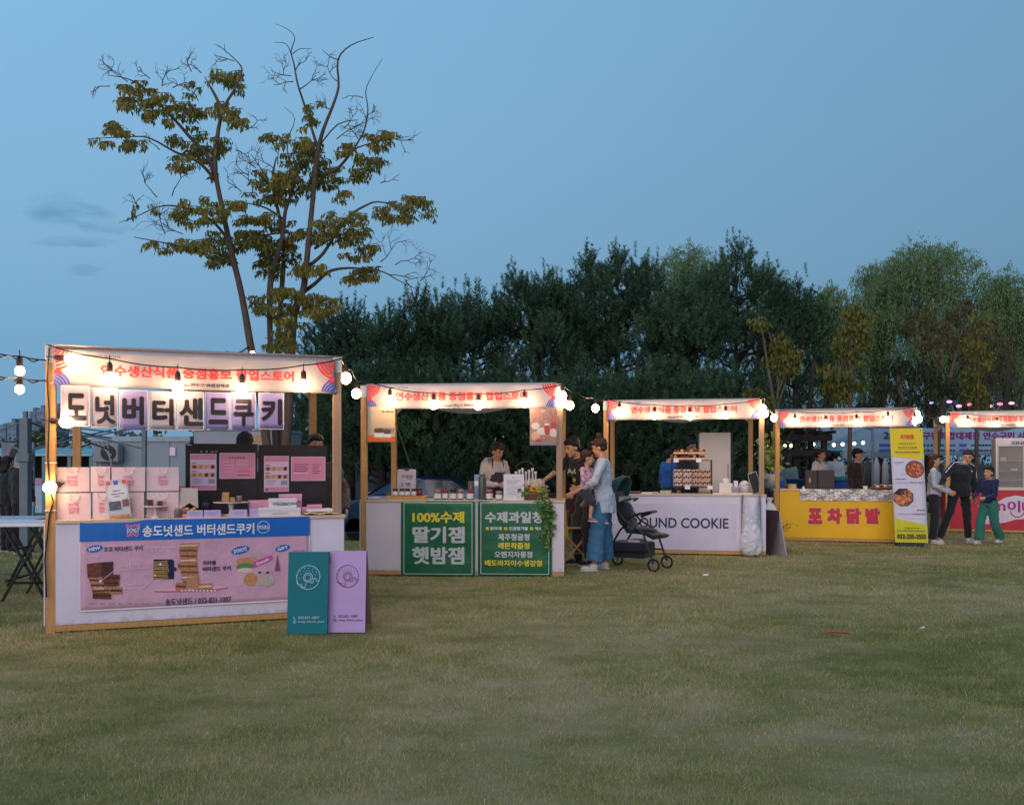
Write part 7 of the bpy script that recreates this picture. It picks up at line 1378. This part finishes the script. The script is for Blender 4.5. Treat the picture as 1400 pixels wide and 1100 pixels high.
# far market: tents, pergola, festival banner
tentm = translucent('tent_white', (.60, .68, .76), .4, .8)
def tent(px, Y, w, d, zh, label, m_=tentm, rz=0):
    c = P(px, HY, Y); t = thing('canopy_tent', label, 'tent', (c.x, Y, 0), rz, 'canopy tents in the far market'); h = zh
    for x in (-w / 2, w / 2):
        for y in (-d / 2, d / 2): G().tube([(x, y, 0), (x, y, h)], .03, 6).build('pole', steel, t)
    G().add([(-w / 2 - .05, -d / 2, h), (w / 2 + .05, -d / 2, h), (w / 2 + .05, d / 2, h), (-w / 2 - .05, d / 2, h), (0, 0, h + .75)], [(0, 1, 4), (1, 2, 4), (2, 3, 4), (3, 0, 4)]).build('canopy', m_, t)
    g = G()
    for i in range(12):
        x0 = -w / 2 + w * i / 12; g.add([(x0, -d / 2 - .01, h + .02), (x0 + w / 12, -d / 2 - .01, h + .02), (x0 + w / 12, -d / 2 - .01, h - .18), (x0 + w / 24, -d / 2 - .01, h - .26), (x0, -d / 2 - .01, h - .18)], [(0, 1, 2, 3, 4)])
    tag(g.build('valance', m_, t), kind='stuff'); return t
tent(1135, 30, 3.0, 2.6, 2.2, 'pale canopy tent far behind the seller in the green apron'); tent(1180, 28, 2.2, 2.4, 1.75, 'pale blue canopy tent far behind the cap wearer', translucent('tent_blue', (.40, .56, .70), .4, .8)); tent(905, 34, 3.0, 2.5, 2.2, 'dim canopy tent far behind the cookie rack', translucent('tent_dim', (.28, .28, .28), .3, .8)); tent(815, 32, 2.6, 2.4, 1.9, 'pale blue tent behind the gap left of the third stall', MATS['tent_blue'])
tent(1020, 36, 2.6, 2.6, 2.1, 'dim tent far right of the refrigerator', MATS['tent_dim'])
pgm = mat('pergola_dark', (.03, .022, .02), .8); c = P(1085, HY, 23); t = thing('pergola', 'dark timber pergola frame behind the left half of the yellow stall', 'pergola', (c.x, 23, 0))
for x in (-.85, .0, .75): G().box(x, x + .14, 0, .14, 0, 2.0).build('pergola_post', pgm, t, bev=.01)
G().box(-1.0, 1.0, -.05, .15, 1.95, 2.12).build('pergola_beam', pgm, t); G().box(-.4, .9, -.2, -.05, 1.55, 1.7).build('pergola_beam', pgm, t)
for k in range(6): G().box(-.95 + .36 * k, -.87 + .36 * k, -.5, .9, 2.125, 2.2).build('rafter', pgm, t)
Yf = 25.5; a = P(1194, 585, Yf); b = P(1430, 622, Yf); w = b.x - a.x; h = a.z - b.z; t = thing('festival_banner', 'long pale blue festival banner stretched behind the yellow and red stalls', 'banner', (a.x, Yf, b.z)); fb = translucent('vinyl_sky', (.36, .54, .70), .3, .5)
G().sheet(lambda x, z: V3((x, .03 * math.sin(x * 1.4), z)), 0, w, 0, h, 40, 4).build('banner_vinyl', fb, t, smooth=True, solid=.002)
q = lambda px, py: ((px - 700) / F * Yf - a.x, H - (py - HY) / F * Yf - b.z); wf = lambda x, z: .03 * math.sin(x * 1.4)
def ft(s_, x0, y0, x1, y1, m_, bo): A = q(x0, y0); B = q(x1, y1); lettering(s_, A[0], B[0], B[1], A[1], m_, t, -.012, bo, wf)
ft('2024', 1208, 590, 1240, 600, ink_n, .02); ft('구민화합대제전 연수구민 사진', 1262, 590, 1412, 601, mat('ink_plum', (.22, .01, .16), .5, var=0), .035)
pol = []
for y0 in (608.5, 615.5):
    pol += [(rect(q(1202, y0)[0], q(1221, y0)[0], q(0, y0 + 2)[1], q(0, y0 - 2)[1]), ink_b), (rect(q(1311, y0)[0], q(1321, y0)[0], q(0, y0 + 2)[1], q(0, y0 - 2)[1]), ink_b), (rect(q(1354, 615.5)[0], q(1359, 615.5)[0], q(0, 617.5)[1], q(0, 613.5)[1]), ink_mg)]
    x = 1224
    while x < 1400:
        l_ = rr.uniform(2, 5)
        if not 1305 < x < 1322: pol.append((rect(q(x, y0)[0], q(x + l_, y0)[0], q(0, y0 + 1.2)[1], q(0, y0 - 1.2)[1]), ink_n))
        x += l_ + rr.uniform(.8, 2)
printed('banner_print', pol, t, wf, -.012)
for x in (0, w / 2, w): G().tube([(x, .06, -b.z), (x, .06, h + .1)], .035, 6).build('pole', steel, t)
# clothes rack and cooler box behind stall four
c = P(1196, HY, 22); t = thing('clothes_rack', 'rail of grey and crimson garments behind the foil sheet', 'clothes rack', (c.x, 22, 0))
for x in (-.5, .9): G().tube([(x, 0, 0), (x, 0, 1.55)], .015, 6).build('rack_post', steel, t)
G().tube([(-.5, 0, 1.55), (.9, 0, 1.55)], .012, 6).build('rail', steel, t)
for k in range(6): G().loft([(V3((-.4 + .22 * k, 0, .75)), V3((1, 0, 0)), V3((0, 1, 0)), .09, .05), (V3((-.4 + .22 * k, 0, 1.3)), V3((1, 0, 0)), V3((0, 1, 0)), .08, .05), (V3((-.4 + .22 * k, 0, 1.5)), V3((1, 0, 0)), V3((0, 1, 0)), .03, .02)], 10).build('garment', (mat('garment_grey', (.30, .32, .34), .8), mat('garment_dark', (.04, .05, .06), .8), MATS['garment_grey'] if k != 3 else mat('garment_crimson', (.35, .03, .10), .8))[k % 3], t, smooth=True)
c = P(1150, HY, 18); t = thing('cooler_box', 'blue cooler box with teal lid behind the yellow counter', 'cooler box', (c.x, 18, 0)); G().box(-.16, .16, -.15, .15, .55, 1.0).build('cooler_body', mat('cooler_blue', (.02, .10, .35), .5), t, bev=.02); G().box(-.18, .18, -.17, .17, 1.0, 1.09).build('cooler_lid', mat('cooler_teal', (.01, .22, .22), .5), t, bev=.015); G().box(-.2, .2, -.18, .18, 0, .55).build('cooler_table', black, t)
c = P(1094, HY, 17.5); t = thing('blue_tub', 'round blue tub beside the green apron seller', 'tub', (c.x, 17.5, .55)); G().lathe([(.2, 0), (.27, .5), (.28, .5), (.24, .45)], n=18).build('tub_body', mat('tub_blue', (.02, .09, .33), .5), t, smooth=True); G().box(-.25, .25, -.25, .25, -.55, -.002).build('tub_stand', black, t)
# far strings of small lamps
fbm = mat('far_bulb', (1.0, .78, .40), .3, var=0, emit=9)
def far_string(label, pts, Y, m_, r_=.05):
    c0 = P(pts[0][0], pts[0][1], Y); t = thing('lamp_string', label, 'string light', c0, 0, 'lamp strings of the far market'); G().tube([P(x, y - 3, Y) - c0 for x, y in pts], .008, 4).build('cable', cablem, t)
    for x, y in pts: G().sph(tuple(P(x, y, Y) - c0), r_, 8, 6).build('bulb', m_, t, smooth=True)
far_string('warm lamps behind the seller in the green apron', [(1062, 610), (1073, 609), (1082, 609), (1112, 607), (1140, 608), (1152, 607), (1168, 606), (1180, 605)], 26, fbm)
far_string('yellow-green lamps behind the left half of the third stall', [(837, 613), (855, 612), (868, 614)], 25, mat('lime_bulb', (.95, 1.0, .45), .3, var=0, emit=5), .04); far_string('warm lamps left of the third stall', [(813, 597), (820, 598), (829, 598), (841, 598)], 26, fbm, .035); far_string('dim lamps right of the refrigerator', [(1016, 605), (1024, 607), (1032, 608), (1050, 610)], 25, MATS['lime_bulb'], .035)
far_string('two warm lamps behind the crowded fruit poster', [(768, 607), (776, 605)], 24, fbm, .035)
for i, (x, y, col, nm) in enumerate(((1272, 550, (.25, .3, 1), 'blue'), (1298, 549, (.5, .2, 1), 'violet'), (1311, 555, (1, .2, .55), 'pink'), (1326, 553, (1, .1, .15), 'red'), (1353, 555, (1, .15, .6), 'rose'), (1367, 552, (1, .1, .2), 'scarlet'), (1383, 551, (1, .2, .5), 'coral'))):
    c = P(x, y, 27); t = thing('hanging_lamp', 'small %s lamp hanging in the trees above the red stall' % nm, 'lamp', c, 0, 'coloured lamps in the trees'); G().sph((0, 0, 0), (.09, .06, .04), 8, 6).build('lamp_glow', mat('glow_' + nm, col, .3, var=0, emit=4), t); G().tube([(0, 0, .05), (0, 0, 1.2)], .006, 4).build('cable', cablem, t)
# ---------------------------------------------------------------- left side: table, steel frame, containers, towers
t0 = P(30, HY, 8.9); t = thing('folding_table', 'long white-topped folding table at the left edge', 'table', (t0.x, 8.9, 0), R(6)); G().box(-1.2, .36, -.30, .36, .735, .765).build('tabletop', white, t, bev=.008)
for x in (-.75, .12):
    for y in (-.25, .3):
        G().bar((x - .2, y, 0), (x + .2, y, .735), .03, .02).build('leg', alb, t); G().bar((x + .2, y + .03, 0), (x - .2, y + .03, .735), .03, .02).build('leg', alb, t)
    for z in (.2, .5): G().tube([(x - .18 + z * .1, -.25, z), (x - .18 + z * .1, .33, z)], .012, 6).build('crossbar', alb, t)
    G().tube([(x - .1, -.25, .18), (x + .3, -.25, .18)], .012, 6).build('stretcher', alb, t)
t1_ = P(0, HY, 9.9); t = thing('folding_table', 'second folding table with dark legs close behind the left table', 'table', (t1_.x, 9.9, 0), R(4)); G().box(-1.0, .52, -.3, .3, .72, .75).build('tabletop', mat('table_grey', (.45, .47, .52), .5), t, bev=.006)
for x in (-.4, .38):
    for y in (-.25, .25): G().bar((x - .18, y, 0), (x + .18, y, .72), .03, .02).build('leg', alb, t); G().bar((x + .18, y + .03, 0), (x - .18, y + .03, .72), .03, .02).build('leg', alb, t)
# steel canopy frame
Yg = 12.4; c = P(35, HY, Yg); t = thing('steel_gazebo', 'bare grey steel canopy frame with scissor struts at the left edge', 'frame', (c.x, Yg, 0)); zt = H - (562 - HY) / F * Yg; gm = mat('frame_grey', (.13, .17, .20), .5, metal=.2)
G().box(-.06, .06, -.06, .06, 0, zt - .1).build('frame_post', gm, t, bev=.006); G().box(-.025, .025, -.025, .025, zt - .1, zt).build('post_tip', gm, t); G().box(-.09, .09, -.09, .09, 1.36 + .02, 1.36 + .14).build('slide_bracket', gm, t, bev=.01)
zj = H - (575 - HY) / F * Yg; zk = H - (622 - HY) / F * Yg
for (x, y) in ((-1.3, .1), (1.3, .9), (.2, 2.2)):
    for a, b in (((0, 0, zj), (x * .5, y * .5, zj - .22)), ((x * .5, y * .5, zj - .22), (x, y, zj - .05)), ((0, 0, zk + .04), (x * .5, y * .5, zk + .30)), ((x * .5, y * .5, zk + .3), (x, y, zk + .1)), ((0, 0, zj - .02), (x, y, zk + .3))): G().bar(a, b, .03, .02).build('strut', gm, t)
for (x, y) in ((1.3, .9), (-1.3, .1)): G().box(x - .03, x + .03, y - .03, y + .03, 0, zj).build('frame_post', gm, t)
# portrait hoarding, generic
Yh = 17; a = P(2, 605, Yh); b = P(46, 690, Yh); w = b.x - a.x; h = a.z - .0; t = thing('portrait_poster', 'large grey printed portrait of a face on a board at the left edge', 'poster board', (a.x, Yh, 0)); G().box(0, w, 0, .05, .0, h).build('board', mat('print_ashgrey', (.20, .21, .26), .6, var=.2, vs=4), t)
z0 = h - .72; pf = mat('print_facegrey', (.30, .28, .32), .6, var=.15, vs=6); pd = mat('print_darkhair', (.03, .03, .04), .6)
printed('portrait', [(ell(w * .62, z0 + .38, w * .40, .36, 24), pd), (ell(w * .66, z0 + .24, w * .29, .36, 24), pf), (ell(w * .55, z0 + .30, .035, .012, 10), pd), (ell(w * .82, z0 + .30, .03, .012, 10), pd), (rect(w * .48, w * .62, z0 + .345, z0 + .36), pd), (rect(w * .76, w * .88, z0 + .345, z0 + .36), pd), (ell(w * .71, z0 + .10, .05, .012, 10), mat('print_lipgrey', (.18, .10, .12), .6)), (ell(w * .71, z0 + .19, .028, .012, 8), MATS['print_lipgrey']), (rect(.0, w, 0, z0 - .08), mat('print_cyan', (.05, .32, .42), .5))], t, None, -.003)
# low building with teal canopy roof
Yr = 24; a = P(-120, HY, Yr).x; b = P(128, HY, Yr).x; t = thing('market_building', 'low building with pale teal canopy roof and dark open front, left background', 'building', (a, Yr, 0)); w = b - a; z1 = H - (623 - HY) / F * Yr; z2 = H - (610 - HY) / F * Yr
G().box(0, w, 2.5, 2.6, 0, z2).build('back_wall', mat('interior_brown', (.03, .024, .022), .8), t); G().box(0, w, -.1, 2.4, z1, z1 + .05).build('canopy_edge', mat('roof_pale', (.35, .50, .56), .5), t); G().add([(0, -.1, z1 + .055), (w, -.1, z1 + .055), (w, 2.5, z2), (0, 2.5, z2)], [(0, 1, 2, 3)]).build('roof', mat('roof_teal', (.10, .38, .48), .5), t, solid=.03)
for x in (0, w * .25, w * .5, w * .72, w * .86, w - .1): G().box(x, x + .1, -.05, .05, 0, z1 - .002).build('post', mat('post_teal', (.10, .22, .25), .5), t)
G().box(w * .62, w * .86, .1, .2, 0, .95).build('counter', mat('counter_bluewhite', (.35, .48, .58), .5), t); G().box(w * .63, w * .80, .06, .09, .78, .95).build('counter_strip', mat('strip_pinkish', (.45, .25, .42), .5), t)
for k in range(3): G().bar((w * (.80 + .05 * k), -.2, z1 + .1), (w * (.80 + .05 * k) + .9, -.15, z1 + .42), .05, .03).build('roof_strut', steel, t)
# grey site containers with outdoor unit
Yc = 16.5; a = P(127, HY, Yc); b = P(372, HY, Yc); zc = H - (597 - HY) / F * Yc; t = thing('site_container', 'blue-grey site container with an outdoor unit behind the pink bags', 'container', (a.x, Yc, 0)); w = P(259, HY, Yc).x - a.x; cg = mat('container_grey', (.24, .30, .36), .5, var=.06, vs=2)
G().box(0, w, 0, 2.3, .1, zc).build('container_body', cg, t, bev=.01); G().box(-.02, w + .02, -.03, 2.32, zc - .09, zc + .01).build('top_rail', mat('container_rail', (.30, .38, .44), .5), t, bev=.005)
for k in range(4): G().box(w * k / 4 + .02, w * k / 4 + .08, -.02, -.001, .12, zc - .095).build('wall_rib', cg, t)
G().box(.12, .60, -.28, -.05, 1.38, 1.72).build('air_unit', mat('unit_grey', (.22, .26, .29), .5), t, bev=.02); G().lathe([(.14, 0), (.14, .01)], n=18).build('fan_grille', black, t).matrix_local = Matrix.Translation((.42, -.285, 1.55)) @ Matrix.Rotation(R(90), 4, 'X')
for k in range(3): G().tube([(.1 + .05 * k, -.07, 1.36), (.08, -.10, 1.5 + .05 * k), (.2 + .1 * k, -.3, 1.76), (.5, -.32, 1.5 - .1 * k)], .012, 5).build('pipe', mat('pipe_pale', (.3, .34, .36), .5), t)
G().box(w * .80, w * .86, -.03, -.021, 1.5, 1.66).build('notice', ink_lp, t); G().box(0.01, w - .01, -.05, -.01, .85, .93).build('rust_rail', mat('rust_orange', (.28, .09, .03), .7), t)
t = thing('site_container', 'plain grey container behind the people at the nearest stall', 'container', (P(259, HY, Yc).x + .08, Yc, 0)); w = P(372, HY, Yc).x - P(259, HY, Yc).x - .08
z3 = H - (560 - HY) / F * Yc; G().box(0, w, 0, 2.3, .1, zc + .12).build('container_body', mat('container_grey2', (.30, .32, .37), .5, var=.05), t, bev=.01); G().box(-.02, w + .02, -.03, 2.32, zc + .123, zc + .17).build('top_rail', MATS['container_rail'], t)
G().box(w * .74, w * .97, -.03, -.005, zc - .55, zc + .1).build('wall_poster', paper, t); G().box(w * .76, w * .95, -.036, -.032, zc - .1, zc + .03).build('poster_band', mat('print_goldband', (.45, .30, .12), .5), t)
for k in range(3): G().box(w * (.765 + .06 * k), w * (.805 + .06 * k), -.036, -.032, zc - .36, zc - .26).build('poster_mark', ink, t)
# apartment towers, far off
tm = mat('tower_haze', (.20, .26, .35), .8, var=.04, vs=.02); twn = mat('tower_window', (.10, .15, .23), .4); tm2 = mat('tower_haze_dark', (.15, .21, .30), .8, var=.04, vs=.02)  # haze of distance is put into these blue wall and window colours
def tower(px0, px1, top, Y, label, cols, m_=tm):
    a = P(px0, HY, Y); b = P(px1, HY, Y); z = H - (top - HY) / F * Y; w = b.x - a.x; t = thing('apartment_tower', label, 'apartment tower', (a.x, Y, 0), 0, 'apartment towers on the horizon'); G().box(0, w, 0, 18, 0, z).build('wall', m_, t); G().box(w * .3, w * .7, 3, 12, z + .02, z + 4).build('roof', tm2, t)
    rows = int(z / 6.5); me = None; cw = w / cols
    for i in range(rows):
        for j in range(cols):
            if me is None: o = G().box(0, cw * .55, -.4, -.05, 0, 3.4).build('window', twn, t); me = o.data
            else: o = bpy.data.objects.new('window', me); C.objects.link(o); o.parent = t
            o.location = (cw * (j + .22), 0, 3 + i * 6.5)
tower(10, 22, 577, 900, 'apartment tower nearest the left edge', 2); tower(40, 49, 562, 900, 'tower just right of the steel frame post', 2, tm2); tower(50, 61, 559, 860, 'tallest tower left of the nearest stall post', 3); tower(72, 82, 557, 880, 'tower seen right of the nearest stall post', 2, tm2); tower(388, 395, 556, 900, 'tower left in the gap under the banner of the nearest stall', 2); tower(403, 412, 560, 920, 'tower right in the gap under the banner of the nearest stall', 2, tm2)
tower(478, 490, 570, 900, 'tower seen through the pines between two stalls', 3); tower(460, 470, 580, 940, 'low tower seen beside the right post of the nearest stall', 2, tm2); tower(0, 8, 583, 980, 'low tower at the very left edge', 2, tm2); tower(24, 30, 584, 980, 'small tower behind the steel frame post', 2)
c = P(200, HY, 40); 
# litter on the lawn
def litter(px, py, fn, label, name, cat): Y = F * H / (py - HY); v = P(px, HY, Y); t = thing(name, label, cat, (v.x, Y, .012)); fn(t)
litter(1143, 869, lambda t: G().tube([(-.11, .0, .012), (-.04, -.012, .02), (.04, -.016, .018), (.11, -.02, .012)], [.003, .007, .007, .003], 5).build('ribbon', mat('ribbon_red', (.40, .012, .02), .5), t), 'thin red strip lying on the lawn', 'red_strip', 'litter')
litter(965, 789, lambda t: G().add([(-.03, 0, .01), (.03, .0, .012), (.035, .02, .03), (-.025, .022, .028)], [(0, 1, 2, 3)]).build('scrap', white, t, solid=.002), 'white paper scrap on the lawn before the third stall', 'paper_scrap', 'litter')
litter(1261, 862, lambda t: G().add([(-.025, 0, .01), (.02, .0, .012), (.025, .02, .025)], [(0, 1, 2)]).build('scrap', white, t, solid=.002), 'tiny white scrap on the lawn at the right', 'paper_scrap', 'litter')
